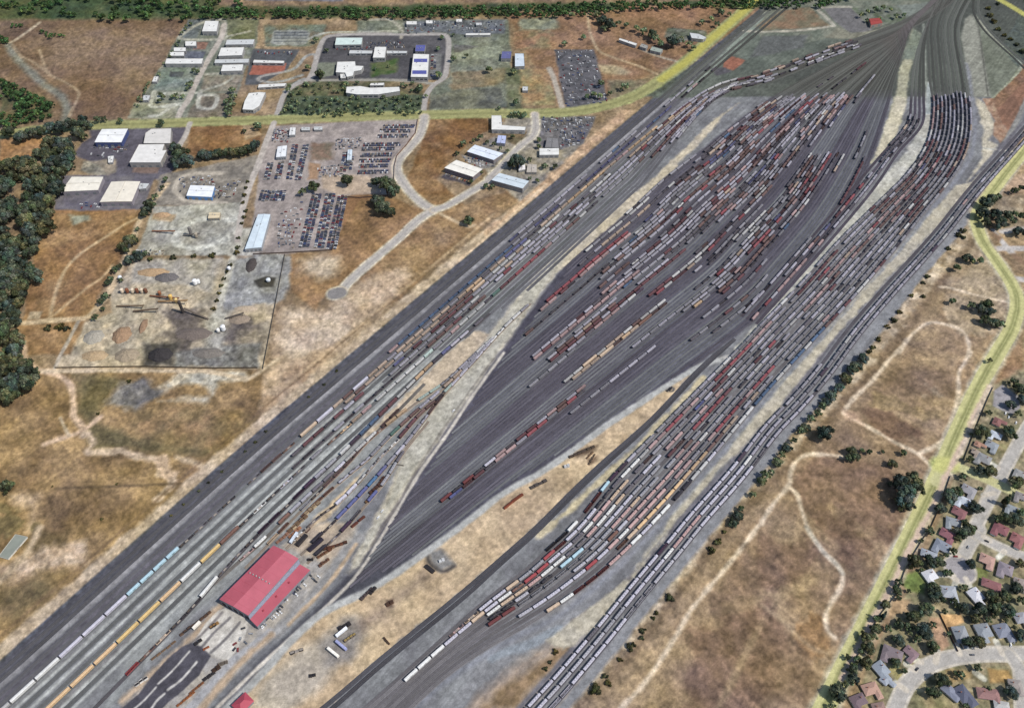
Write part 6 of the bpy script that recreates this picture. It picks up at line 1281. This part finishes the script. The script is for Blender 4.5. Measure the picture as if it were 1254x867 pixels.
# ---------------------------------------------------------------- fences
def fence(label, pts, h, col, n_post=10):
    w_ = [G(x, y) for x, y in pts]; c = w_[0]; t = thing('fence', label, 'fence', c); b = MB()
    m = mat('fence_board', col, .9, .15, .7)
    for a, d in zip(w_[:-1], w_[1:]):
        v = d-a; ang = math.atan2(v.y, v.x); mid = (a+d)/2-c; b.box((mid.x, mid.y, h/2), (v.length, .08, h), ang)
        k = max(1, int(v.length/18))
        for j in range(k+1): q = a+v*(j/k)-c; p = MB(); p.box((q.x, q.y, h/2+.1), (.22, .22, h+.2), ang); obj('fence_post', p.mesh('fence_post', [m]), t)
    obj('fence_panel', b.mesh('fence_panel', [m]), t)
fence('dark board fence behind the gardens along the yellow road', T('C4', 1105,175,1075,240,1010,400,965,520), 2.2, (92, 72, 66))
fence('long garden fence below the yellow crossing along the big road', T('C4', 900,600,840,770,800,862)+T('D4', 770,50,690,180,640,320,560,420,480,560,420,690), 2.2, (104, 82, 74))
fence('brown fence between the sandy yard and the narrow garden', T('D4', 848,412,935,590), 2, (84, 62, 54))
fence('fence along the lower edge of the gravel works', T('C1', 265,82,520,78,700,76,1000,84,1235,82), 2.4, (84, 74, 64))
fence('fence down the eastern edge of the gravel works', P(349,312, 335,385, 322,452), 2.4, (78, 72, 66))
fence('brown board fence along the curved road edge of the wrecking yard', T('A2', 790,575,780,640,735,700,690,750,678,800,676,862), 2.4, (100, 72, 66))
fence('fence along the southern edge of the wrecking yard', P(476,240, 440,243)+T('B2', 430,105,380,360,180,372,0,380), 2.4, (86, 72, 66))
# ---------------------------------------------------------------- cars and lorries
AUTO = {}
ACOL = [((214, 214, 214), 'white'), ((60, 62, 68), 'black'), ((150, 152, 156), 'silver'), ((96, 100, 108), 'grey'), ((66, 80, 118), 'blue'), ((128, 56, 56), 'red'), ((150, 136, 118), 'beige'), ((74, 76, 96), 'dark blue')]
def auto_mb(c):
    b = MB(); b.box((0, 0, .62), (4.5, 1.8, .62), col=c, top=(.98, .95)); b.box((-.25, 0, 1.2), (2.5, 1.62, .56), col=(44, 48, 56), top=(.72, .84)); b.box((-.28, 0, 1.5), (1.75, 1.32, .06), col=shade(c, 1.05))
    for x in (-1.4, 1.4):
        for s in (-1, 1): b.tube((x, s*.72, .33), (x, s*.92, .33), .33, n=8, col=(34, 34, 36))
    return b
AM = [auto_mb(c) for c, n in ACOL]; AME = [b.mesh('parked_car', [M_CARS]) for b in AM]
AUTOS = []     # (x, y, rz, colour, label, group, size)
RA = random.Random(5)
def car_at(px, py, rz, label, group, ci=None):
    g = G(px, py); AUTOS.append((g.x, g.y, rz, RA.choice((0, 1, 1, 2, 3, 3, 4, 5, 6, 7, 7)) if ci is None else ci, label, group, 1/mpp(py)**2))
def rows(a, b, label, group, lanes=2, step=2.55, fillp=.96):
    A, B = G(*a), G(*b); v = B-A; L_ = v.length; ang = math.atan2(v.y, v.x); nr = Vector((-v.y, v.x, 0)).normalized()
    for k in range(lanes):
        s = RA.uniform(0, 2)
        while s < L_:
            if RA.random() < fillp:
                p = A+v*(s/L_)+nr*((k-(lanes-1)/2)*5.3+RA.uniform(-.4, .4)); AUTOS.append((p.x, p.y, ang+math.pi/2+RA.uniform(-.1, .1), RA.choice((0, 1, 1, 2, 3, 3, 4, 5, 6, 7, 7, 7)), label, group, 1/mpp(PX(p.x, p.y)[1])**2))
            s += step
D = (320, 140, 4.817)
GW = 'wrecked cars in rows in the wrecking yard'
for i, f in enumerate(((200,180,165,385), (265,180,215,390), (120,280,95,385), (55,290,30,390))): rows(*T(D, *f), f'wrecked car packed in the {("third", "fourth", "second", "first")[i]} upright row of the western wrecking yard', GW)
for i, f in enumerate(((330,470,250,790), (410,470,340,790), (482,480,412,800), (30,450,10,515), (75,450,55,515), (120,450,105,515))): rows(*T(D, *f), f'wrecked car in the {ordinal(i+1)} slanting row of the southern wrecking yard', GW, 3)
for i, f in enumerate(((720,75,905,72), (700,100,885,100), (690,132,865,130), (600,182,820,178), (590,208,790,204), (585,244,772,240), (578,278,762,274), (575,308,752,304), (568,345,752,340))): rows(*T(D, *f), f'wrecked car in the {ordinal(i+1)} level row of the eastern wrecking yard', GW)
rows(*T(D, 500,230,480,340), 'wrecked car in the short upright row of the wrecking yard', GW); rows(*T(D, 530,250,515,330), 'wrecked car in the second short row of the wrecking yard', GW)
def lot(zone, n, label, group, base=None, var=.25):
    xs_, ys_ = [p[0] for p in zone], [p[1] for p in zone]; k = 0
    for _ in range(4000):
        if k >= n: break
        x, y = RA.uniform(min(xs_), max(xs_)), RA.uniform(min(ys_), max(ys_))
        if not inpoly(zone, x, y): continue
        g = G(x, y)
        if any((g.x-q[0])**2+(g.y-q[1])**2 < 18 for q in AUTOS[-400:]): continue
        AUTOS.append((g.x, g.y, RA.choice((0, math.pi/2)) if base is None else base+RA.uniform(-var, var), RA.choice((0, 0, 0, 1, 2, 2, 2, 3, 3, 4, 5, 6)), label, group, 1/mpp(y)**2)); k += 1
lot(T(D, 80,90,160,90,160,165,60,165), 40, 'vehicle crowded behind the wrecking yard office', 'vehicles behind the yard office')
lot(T(D, 330,320,470,290,500,370,350,375), 30, 'vehicle scattered in the middle of the wrecking yard', 'vehicles scattered in the yard')
lot(T(D, 440,150,590,140,580,200,440,210), 36, 'vehicle crowded at the top of the wrecking yard', 'vehicles at the top of the yard')
lot(T(D, 100,600,240,520,250,600,200,800,100,790), 46, 'vehicle scattered beside the pale blue shed yard', 'vehicles beside the blue shed')
lot(T('A3', 235,245,420,242,455,380,485,495,290,520), 120, 'vehicle crowded in the dark lot by the side street', 'vehicles in the dark lot')
lot(T('A3', 175,565,425,565,365,690,260,720,255,640,180,640), 100, 'vehicle crowded in the storage lot by the railway', 'vehicles in the storage lot')
lot(T('B1', 860,10,1010,5,1030,45,900,50,850,95), 26, 'vehicle crowded on the looped lot above the white workshop', 'vehicles on the looped lot'); lot(T('B1', 1040,50,1160,10,1130,120,1030,110), 26, 'vehicle crowded right of the white workshop', 'vehicles right of the workshop')
lot(T('A2', 730,110,1200,100,1200,155,990,155,730,165), 80, 'vehicle standing in the northern yards', 'vehicles in the northern yards')
for k in range(3): rows(*T('A2', 545,205+k*14,730,205+k*14), f'parked car in the {ordinal(k+1)} row of the campus car park', 'cars in the campus car park', 2, 3.6, .45)
rows(*T('A2', 400,235,560,238), 'parked car in the western row of the campus car park', 'cars in the campus car park', 2, 3.6, .4); rows(*T('A2', 868,265,862,375), 'parked car in the row east of the banded block', 'cars in the campus car park', 2, 3.2, .6)
rows(*T('A2', 20,255,190,258), 'parked car in the row on the dark western lot', 'cars on the western lot', 2, 3.2, .5)
lot(T((540,140), 170,350,430,400,440,440,300,450,180,380), 22, 'car parked between the two white warehouses', 'cars between the warehouses'); rows(*T((540,140), 40,505,250,575), 'car parked below the mottled white warehouse', 'cars below the warehouse', 1, 3.4, .8)
lot(T('A1', 460,700,640,690,560,760,420,750), 24, 'car parked on the purple-grey lot', 'cars on the purple-grey lot'); lot(T('B1', 390,130,480,135,470,160,380,158), 8, 'car parked below the cream warehouse', 'cars below the cream warehouse'); lot(T('B1', 660,355,800,360,790,382,655,382), 16, 'truck parked at the lower edge of the aggregate lot', 'trucks on the aggregate lot')
# the shed's own cars, near enough to tell apart
for i, (x, y, ci) in enumerate(((820,440,1), (845,470,3), (865,490,1), (890,452,0), (760,470,1), (775,520,0), (735,545,3), (710,560,1), (690,575,1), (705,603,0), (680,590,7), (620,640,0), (600,655,2), (580,700,1), (560,720,3), (545,735,1), (572,750,0), (545,765,0), (520,785,0), (500,800,2), (440,850,2), (420,865,0))):
    (px, py), = T((260,640), x, y); car_at(px, py, R(-37)+RA.uniform(-.1, .1), f'{ACOL[ci][1]} car along the red shed lean-to, {ordinal(i+1)} from the upper end', 'cars beside the red shed', ci)
for i, (x, y, ci, n_) in enumerate(((1010,200,1, 'right edge'), (935,375,1, 'lower right corner'), (965,380,5, 'lower right corner'), (1030,320,3, 'right edge below the shed'), (1075,245,2, 'shed corner'), (940,330,5, 'lower right part'), (985,290,2, 'middle right part'), (1165,190,0, 'shed lean-to foot'))):
    (px, py), = T((150,740), x, y); car_at(px, py, R(20+i*40), f'{ACOL[ci][1]} car on the concrete apron, at its {n_}', 'cars on the concrete apron', ci)
for i, (tl, x, y, rz, ci, w_) in enumerate((('C4', 1165,300,60,0,'white vehicle on the paved lot edge, left one'), ('C4', 1180,318,60,0,'white vehicle on the paved lot edge, middle one'), ('C4', 1215,345,60,0,'white vehicle in the drive off the upper street'), ('D4', 700,620,40,0,'white camper by the rosy brown house, first'), ('D4', 718,632,40,0,'white camper by the rosy brown house, second'), ('D4', 738,618,40,2,'silver car by the rosy brown house'), ('D4', 1190,560,70,0,'white car in the dark slate house drive'), ('D4', 1205,545,70,2,'silver car in the dark slate house drive'), ('D4', 985,90,53,2,'silver car on the street above the turning circle'), ('D4', 1075,62,-30,1,'black car parked near the street fork'), ('D4', 925,135,0,5,'red car in the drive left of the turning circle'), ('D4', 1005,606,2,3,'grey car on the wide lower street'), ('D4', 740,675,40,1,'dark car at the bend of the wide street'), ('C2', 600,800,60,0,'white car on the service road by the shed yard'), ('C2', 620,768,60,0,'white car farther up the shed yard service road'), ('C2', 962,287,50,0,'white truck on the grey sandy strip'))):
    (px, py), = T(tl, x, y); car_at(px, py, R(rz), w_, 'cars standing about the place', ci)
AUTOS.sort(key=lambda q: -q[6]); AUTOS = [a for a in AUTOS if inframe(PX(a[0], a[1]), 0)]
for x, y, rz, ci, lab, grp, _ in AUTOS[:296]: tag(obj('parked_car', AME[ci], None, (x, y, 0.01), rz), lab, 'parked car', grp)
vv, ff, cc, o = [], [], [], 0
for x, y, rz, ci, lab, grp, _ in AUTOS[296:]:
    b = AM[ci]; ca, sa = math.cos(rz), math.sin(rz)
    vv += [(p[0]*ca-p[1]*sa+x, p[0]*sa+p[1]*ca+y, p[2]+.01) for p in b.v]
    for f, c in zip(b.f, b.c): ff.append([i+o for i in f]); cc += (*lin(c), 1.0)*len(f)
    o += len(b.v)
me = bpy.data.meshes.new('parked_cars_far_off'); me.from_pydata(vv, [], ff); me.materials.append(M_CARS); me.attributes.new('Col', 'FLOAT_COLOR', 'CORNER').data.foreach_set('color', cc); me.update()
tag(obj('parked_car_mass', me), 'many small parked vehicles filling the far storage lots', 'parked cars', None, 'stuff')
# lorries and trailers
def trailer(tile, x0, y0, x1, y1, c, label):
    a, b_ = [G(*p, 2) for p in T(tile, x0, y0, x1, y1)]; v = b_-a; L_ = max(9, v.length); m = (a+b_)/2
    t = thing('semi_trailer', label, 'trailer', (m.x, m.y, 0), math.atan2(v.y, v.x), 'trailers on the sandy wedge')
    b = MB(); b.box((0, 0, 2.6), (L_, 2.7, 2.9), col=c); obj('trailer_box', b.mesh('trailer_box', [M_CARS]), t)
    b = MB(); b.box((0, 0, 4.1), (L_-.1, 2.6, .1), col=shade(c, 1.04))
    for k in range(7): b.box((-L_/2+.8+k*(L_-1.6)/6, 0, 4.18), (.1, 2.6, .08), col=shade(c, .85))
    obj('roof', b.mesh('roof', [M_CARS]), t); b = MB(); b.box((0, 0, 1.0), (L_*.95, 1.0, .3), col=(60, 58, 58)); obj('chassis', b.mesh('chassis', [M_CARS]), t)
    for q in (-1, 1):
        for s in (-1, 1): b = MB(); b.tube((-L_/2+1.6+q*.6, s*.95, .5), (-L_/2+1.6+q*.6, s*1.25, .5), .5, n=10, col=(34, 34, 36)); obj('wheel', b.mesh('wheel', [M_CARS]), t)
trailer('D2', 398,518,450,476, (226, 228, 232), 'white trailer with black shadow boxes behind on the sandy wedge'); trailer('D2', 398,540,448,582, (150, 154, 190), 'blue-grey trailer, middle of the three on the wedge'); trailer('D2', 358,574,410,616, (228, 224, 214), 'cream trailer, lowest of the three on the wedge')
trailer('D2', 178,70,212,20, (196, 204, 214), 'pale trailer in the yard above the red shed'); trailer((150,740), 590,205,650,145, (226, 220, 208), 'cream trailer on the apron beside the red shed')
# containers, stacks, heaps
def stack(tile, x, y, n, size, cols, label, rz=50, name='crate_stack', cat='stacked goods'):
    (px, py), = T(tile, x, y); g = G(px, py); t = thing(name, label, cat, (g.x, g.y, 0), R(rz)); rr = random.Random(int(px*13+py*7))
    for k in range(n):
        b = MB(); hh = size[2]*rr.uniform(.7, 1.2); px_ = (k-(n-1)/2)*size[0]*1.12; b.box((px_, rr.uniform(-.3, .3), hh/2), (size[0], size[1]*rr.uniform(.8, 1.1), hh), rr.uniform(-.1, .1), col=shade(rr.choice(cols), rr.uniform(.85, 1.1)), top=(.97, .97)); b.box((px_, 0, hh+.05), (size[0]*.94, size[1]*.7, .1), col=shade(cols[0], .8))
        obj('crate', b.mesh('crate', [M_CARS]), t)
RU, BK, BN = (122, 66, 48), (52, 48, 50), (120, 96, 74)
for a in (('C3', 12,738,1,(15,2.6,2.4),(RU,),'rusty steel container on the sandy wedge, lower of two',42,'rusty_container','container'), ('C3', 55,705,1,(15,2.6,2.4),(RU,),'rusty steel container on the sandy wedge, upper of two',42,'rusty_container','container'), ('D2', 848,195,1,(12,4,3.2),(BK,),'black tank box at the edge of the round grey pit',-40,'tank_box','container'),
          ('D2', 905,155,2,(3,3,2.6),((226,226,226),),'white plant cabinets in the round grey pit',20), ('D2', 465,525,4,(3,2.6,2.4),((176,150,90),(120,110,100)),'yellowish machinery row beside the trailers',40), ('D2', 440,470,3,(4,4,2.6),(BK,),'black boxes added as the shadow behind the white trailer',35), ('D2', 655,360,2,(4,4,2.2),((84,60,48),),'dark brown hopper pair in the scorched patch',30),  # black boxes behind the white trailer are added as its cast shadow
          ('D2', 545,315,4,(4,3,2),((84,72,70),BK),'dark scrap row at the wedge edge, near the scorched patch',50), ('D2', 575,300,3,(3,3,2.4),(BK,),'black scrap row beside the pale road',60), ('D2', 210,590,3,(4,3,2),((170,160,150),BK),'grey junk row at the lower pale road',20), ('D2', 640,540,3,(3,2,1.6),((80,62,52),),'brown timber lying on the open sand',-45), ('D2', 285,705,2,(3,3,1.8),(BK,),'black drums on the lower sand',10),
          ('C2', 600,650,6,(4,4,2.6),((90,62,50),(70,52,46)),'brown scrap row right of the navy boxcars',50), ('C2', 615,625,4,(3,3,2),((84,58,48),),'short brown scrap row above the longer one',60), ('C2', 557,710,3,(4,3,2),((120,92,66),),'tan bundles on the sandy strip',55), ('C2', 505,820,2,(9,2.5,2.2),((104,62,50),),'long rusty bundles by the pale patch',48), ('C2', 690,545,5,(3,1.2,.8),((110,104,96),),'grey poles laid across the sandy strip',-10),
          ('C2', 215,830,5,(5,4,2.5),(BN,(170,150,120)),'tan bundles below the blue boxcars, upper row',50), ('C2', 285,755,4,(5,4,2.5),((170,150,120),BN),'tan bundles beside the sandy siding',50), ('C3', 375,478,5,(5,3,1.6),((84,72,62),),'dark scrap row on the middle wedge, upper',25), ('C3', 340,495,4,(5,3,1.6),((90,76,66),),'dark scrap row on the middle wedge, lower',25), ('C3', 410,520,4,(4,2,1.2),((100,84,70),),'loose scrap on the inner sand',60), ('C3', 155,640,4,(5,4,1.8),((90,82,78),),'grey scrap by the pale road bend',30), ('C3', 290,555,2,(3,3,4),((220,220,220),),'white cabin at the pale road edge',10), ('C3', 783,185,3,(3,3,1.6),(BK,(110,106,104)),'dark round basin kit at the wedge tip',40), ('C3', 400,500,3,(4,2,1.2),(BN,),'brown bundle on the inner sand',50),
          ('D2', 350,115,5,(4,3,2),((110,70,50),BN),'rusty wheel rows by the shed service road, upper',40), ('D2', 395,85,6,(4,3,2.4),((100,64,48),(70,54,48)),'dark rusty wheel rows above the shed corner',20), ('D2', 340,165,4,(3,3,2),((104,76,60),),'rusty wheel rows by the shed corner, lower',40), ('D2', 235,60,1,(16,4,3),(BK,),'black covered wagon body above the red shed',52,'wagon_body','wagon body'), ('D2', 300,80,1,(20,4,3.4),((48,44,56),),'dark wagon body in the yard above the red shed',52,'wagon_body','wagon body'),
          ('D2', 275,150,2,(3,3,1.6),(BK,),'two black boxes at the shed north corner',0), ('D2', 150,40,5,(4,3,2),((150,110,90),BN),'pinkish bundles north of the red shed',50), ('D2', 200,20,4,(4,3,2),((170,120,90),(120,90,80)),'tan and red bundles north of the red shed',50), ('D2', 250,20,4,(6,3,2),((180,160,140),(90,70,64)),'long tan bundles near the shed lead tracks',52),
          ((150,740), 770,175,3,(3,3,2),((160,120,70),BK),'ochre machine row on the apron',40), ((150,740), 635,318,2,(4,3,2.4),(BK,),'black bins at the top of the parking lot',40), ((150,740), 700,365,3,(2,2,1.4),((150,90,60),),'orange drums beside the parking lot',30), ((150,740), 560,200,5,(4,2.4,2),((96,74,60),BK),'dark pallets beside the apron, upper',45), ((150,740), 680,110,4,(4,2.4,2),((96,74,60),),'dark pallets beside the apron, by the shed',45), ((150,740), 345,385,5,(5,2,1.4),(BN,),'brown timber beside the parking lot',45), ((150,740), 785,540,2,(4,4,2.4),((70,52,42),),'brown tanks below the apron corner',40), ((150,740), 725,600,3,(4,3,2),(BK,),'black frames below the apron',40), ((150,740), 620,700,5,(3,2,1.4),((130,84,56),),'rusty pieces in a row below the lot',45), ((150,740), 530,790,6,(3,2,1.4),((150,92,54),),'orange-brown pieces in a row at the bottom',45), ((150,740), 840,495,3,(3,3,1.8),((110,100,90),),'grey crates at the apron foot',20), ((150,740), 160,645,3,(4,3,2),(BK,(200,196,190)),'black and white bins left of the lot',40)):
    stack(*a)
# ---------------------------------------------------------------- gravel works
def pile(tile, x, y, rx, ry, h, c, label):
    (px, py), = T(tile, x, y); s = TILES[tile][2]; g = G(px, py); m = mpp(py)*1.0; a, b_ = rx/s*m, ry/s*m*1.35; rr = random.Random(int(px+py*9)); b = MB(); n = 26; rings = []
    for k, (f, z) in enumerate(((1.05, -.15), (.86, .22), (.62, .55), (.36, .85), (.12, 1.0))):
        rings.append([(math.cos(6.283*i/n)*a*f*(1+.09*math.sin(i*1.7+k)+rr.uniform(-.05, .05)), math.sin(6.283*i/n)*b_*f*(1+.08*math.cos(i*1.3+k)), h*z*(1+rr.uniform(-.08, .08))) for i in range(n)])
    b.loft(rings); o = obj('gravel_pile', b.mesh('gravel_pile', [mat('gravel', c, .98, .2, .5)]), None, (g.x, g.y, 0)); tag(o, label, 'gravel pile', 'piles of the gravel works')
for a in (('B1', 735,465,80,22,5,(168,142,112),'long tan gravel pile at the top of the works'), ('B1', 800,490,60,24,6,(104,100,100),'dark grey gravel pile beside the long tan pile'), ('B1', 585,765,46,42,7,(148,122,98),'round brown gravel pile in the lower works'), ('B1', 688,722,18,36,5,(136,112,92),'narrow brown gravel pile beside the round one'), ('B1', 450,775,50,36,5,(156,150,138),'pale grey gravel pile at the western fence'), ('C1', 455,22,64,26,5,(170,148,118),'tan gravel pile at the lower western corner'), ('C1', 610,20,60,34,6,(150,136,116),'broad brown-grey pile beside the black heap'), ('C1', 770,18,60,34,8,(56,53,54),'black heap at the bottom of the gravel works'), ('B1', 1205,430,26,38,3,(74,68,66),'dark heap in the pale eastern lot'), ('B1', 1150,690,54,24,4,(140,126,112),'low greyish pile by the loading lane'), ('B1', 930,760,90,30,5,(110,100,94),'wide dark pile under the tall tower'), ('C1', 1000,10,80,24,5,(118,112,106),'wide grey pile by the lower fence'), ('B1', 780,190,40,14,4,(170,142,112),'small tan pile on the aggregate lot'), ('B1', 1180,640,60,16,4,(176,160,140),'pale pile right of the loading lane')):
    pile(*a)
def conveyor(tile, x0, y0, x1, y1, h0, h1, c, label):
    a = G(*T(tile, x0, y0)[0]); d = G(*T(tile, x1, y1)[0], h1); d = Vector((d.x, d.y, h1)); a = Vector((a.x, a.y, h0)); t = thing('conveyor', label, 'conveyor', (a.x, a.y, 0), 0, 'conveyors of the gravel works'); v = d-a; ang = math.atan2(v.y, v.x); o = Vector((a.x, a.y, 0))
    b = MB(); L2 = math.hypot(v.x, v.y); u = Vector((math.cos(ang), math.sin(ang), 0)); n = Vector((-u.y, u.x, 0))
    P0, P1 = a-o, d-o; w_ = 1.1; b.add([P0-n*w_, P0+n*w_, P1+n*w_, P1-n*w_]+[q+Vector((0, 0, .9)) for q in (P0-n*w_, P0+n*w_, P1+n*w_, P1-n*w_)], [(3, 2, 1, 0), (4, 5, 6, 7), (0, 1, 5, 4), (1, 2, 6, 5), (2, 3, 7, 6), (3, 0, 4, 7)], 0, c); obj('belt_frame', b.mesh('belt_frame', [M_CARS]), t)
    for k in (.35, .9):
        q = P0.lerp(P1, k)
        for s in (-1, 1): b = MB(); b.tube((q.x+n.x*s*2.0, q.y+n.y*s*2.0, 0), (q.x+n.x*s*.8, q.y+n.y*s*.8, q.z), .2, n=6, col=shade(c, .7)); obj('support_leg', b.mesh('support_leg', [M_CARS]), t)
for a in (('B1', 720,580,860,590,1,7,(120,80,58),'rust brown conveyor below the row of bins'), ('B1', 640,655,760,640,1,8,(96,80,66),'dark conveyor in the middle of the works'), ('B1', 760,610,900,600,2,9,(150,120,84),'tan conveyor meeting the tall tower'), ('B1', 560,630,690,625,1,6,(110,92,74),'brown conveyor beside the ring of sand'), ('B1', 1080,690,1170,660,1,7,(92,84,78),'dark conveyor right of the loading lane'), ('B1', 730,270,840,268,1,6,(130,92,70),'rusty conveyor on the aggregate lot'), ('B1', 880,290,960,280,1,8,(110,104,98),'grey conveyor by the mixing tower'), ('B1', 890,655,1000,690,7,1,(100,90,80),'grey brown conveyor down to the lane')):
    conveyor(*a)
def silo(tile, x, y, r, h, c, label, name='silo'):
    g = G(*T(tile, x, y)[0]); t = thing(name, label, 'silo', (g.x, g.y, 0), 0, 'silos and bins of the gravel works'); b = MB(); b.tube((0, 0, 2.5), (0, 0, h), r, n=16, col=c); obj('silo_shell', b.mesh('silo_shell', [M_CARS]), t)
    b = MB(); b.tube((0, 0, h), (0, 0, h+1.2), r*1.02, r*.3, n=16, col=shade(c, 1.05)); obj('silo_cap', b.mesh('silo_cap', [M_CARS]), t); b = MB(); b.tube((0, 0, .8), (0, 0, 2.5), .5, r, n=12, col=shade(c, .75)); obj('hopper_cone', b.mesh('hopper_cone', [M_CARS]), t)
    for k in range(4): a = .785+k*1.571; b = MB(); b.tube((math.cos(a)*r*.85, math.sin(a)*r*.85, 0), (math.cos(a)*r*.85, math.sin(a)*r*.85, 3), .18, n=6, col=(90, 84, 80)); obj('support_leg', b.mesh('support_leg', [M_CARS]), t)
for i, x in enumerate((590, 615, 640, 662, 685, 704)): silo('B1', x, 565, 2.4, 8, ((206,190,170), (120,76,56), (200,186,166), (112,72,54), (196,180,160), (104,70,54))[i], f'{("cream", "rust")[i % 2]} bin in the row at the top of the works, {ordinal(i+1)} from the west')
for a in (('B1', 770,575,2.2,7,(140,92,64),'rusty bin beside the rust brown conveyor'), ('B1', 825,600,2.6,10,(206,170,100),'yellow mixer bin in the middle of the works'), ('B1', 850,612,2.2,8,(200,176,120),'smaller yellow bin beside the mixer bin'), ('B1', 880,660,2.0,22,(64,58,56),'tall dark tower above the black ground'), ('B1', 940,525,3.0,9,(226,226,226),'white silo left of the loading lane'), ('B1', 955,520,2.4,7,(226,226,226),'smaller white silo left of the loading lane'), ('B1', 1075,745,3,9,(224,224,224),'white silo right of the loading lane'), ('B1', 1050,752,2.2,6,(226,222,216),'low white bin right of the loading lane'), ('B1', 920,290,2.2,16,(110,106,104),'grey mixing tower on the aggregate lot'), ('B1', 945,300,2.6,9,(150,140,126),'tan bin beside the grey mixing tower'), ('B1', 1102,455,2.2,6,(224,224,228),'white bin on the hedge line'), ('B1', 580,500,2.6,6,(206,212,220),'pale blue tank by the works gate'), ('B2', 75,510,3,5,(206,210,214),'white tank at the dark pond')):
    silo(*a)
flush_trees(290)
# ---------------------------------------------------------------- far wood along the top edge, one mass
wv, wf, wc_, o = [], [], [], 0
RF = random.Random(3)
fm = [crown_mesh('oak', 300+k, True) for k in range(4)]
zones = ((P(-80,-40, 330,-40, 300,14, 232,24, 120,25, 60,20, 0,24, -80,24), 5.2, 260, .85), (P(255,12, 620,8, 720,4, 1050,-4, 1000,10, 860,9, 760,14, 720,20, 620,21, 480,22, 310,22, 240,24), 3.9, 420, .75), (T('A1', 0,390,120,430,262,490,240,560,60,610,0,600,0,540,90,520,60,470,0,480), 5, 60, .95), (T('A1', 190,150,310,170,320,180,230,180), 3, 12, .9), (T('A1', 0,180,40,190,40,205,0,210), 3.5, 8, .9), (T('A1', 50,120,110,118,100,130,50,132), 2.4, 8, .9), (P(880,-20, 1254,-30, 1254,-6, 1000,-6), 4, 60, 1))
for x, y, r, gm in [(x, y, r*.9, True) for zone, rp, n_, dn in zones for x, y, r in scatter(zone, rp, dn, n_, .35)]+[(q[1], q[2], q[3], False) for q in SMALL_TREES]:
    if 1:
        rad = r*mpp(y); g = G(x, y, rad*.9); m = RF.choice(fm); a = RF.uniform(0, 6.28); ca, sa = math.cos(a), math.sin(a); tone = RF.uniform(.75, 1.15)
        wv += [((p[0]*ca-p[1]*sa)*rad+g.x, (p[0]*sa+p[1]*ca)*rad+g.y, max(p[2], .05)*rad) for p in m.v]
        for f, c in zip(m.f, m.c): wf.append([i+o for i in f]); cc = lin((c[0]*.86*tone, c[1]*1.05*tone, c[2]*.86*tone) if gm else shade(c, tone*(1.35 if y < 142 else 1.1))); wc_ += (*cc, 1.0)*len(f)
        o += len(m.v)
me = bpy.data.meshes.new('far_woodland'); me.from_pydata(wv, [], wf); me.materials.append(M_LEAF); me.attributes.new('Col', 'FLOAT_COLOR', 'CORNER').data.foreach_set('color', wc_); me.update()
tag(obj('woodland', me), 'belt of dark green woodland along the far edge of the fields', 'woodland', None, 'stuff')
# ---------------------------------------------------------------- light, sky, camera
w = bpy.data.worlds.new('World'); SC.world = w; w.use_nodes = True
nt = w.node_tree; sky = nt.nodes.new('ShaderNodeTexSky'); sky.sky_type = 'NISHITA'; sky.sun_disc = False
SUN_EL, SUN_AZ = 52, 112
sky.sun_elevation = R(SUN_EL); sky.sun_rotation = R(SUN_AZ)
nt.links.new(sky.outputs[0], nt.nodes['Background'].inputs[0]); nt.nodes['Background'].inputs[1].default_value = .095
sl = bpy.data.lights.new('sun', 'SUN'); sl.energy = 3.2; sl.angle = R(.6); sl.color = (1, .955, .88)
so = bpy.data.objects.new('sun', sl); COL.objects.link(so); so.location = (300, 300, 900)
d = Vector((math.sin(R(SUN_AZ))*math.cos(R(SUN_EL)), math.cos(R(SUN_AZ))*math.cos(R(SUN_EL)), math.sin(R(SUN_EL))))
so.rotation_euler = d.to_track_quat('Z', 'Y').to_euler()
cd = bpy.data.cameras.new('camera'); cam = bpy.data.objects.new('camera', cd); COL.objects.link(cam)
cam.location = (0, 0, CAMH); cam.rotation_euler = (math.pi/2-PITCH, 0, 0)
cd.sensor_fit = 'HORIZONTAL'; cd.sensor_width = 36; cd.lens = 36*FPX/1254; cd.clip_start = 5; cd.clip_end = 60000
SC.camera = cam
vs_ = SC.view_settings; SC.display_settings.display_device = 'sRGB'
vs_.view_transform = 'Standard'; vs_.look = 'None'; vs_.exposure = .26; vs_.gamma = 1; vs_.use_curve_mapping = False
SC.cycles.max_bounces = 4; SC.cycles.diffuse_bounces = 2
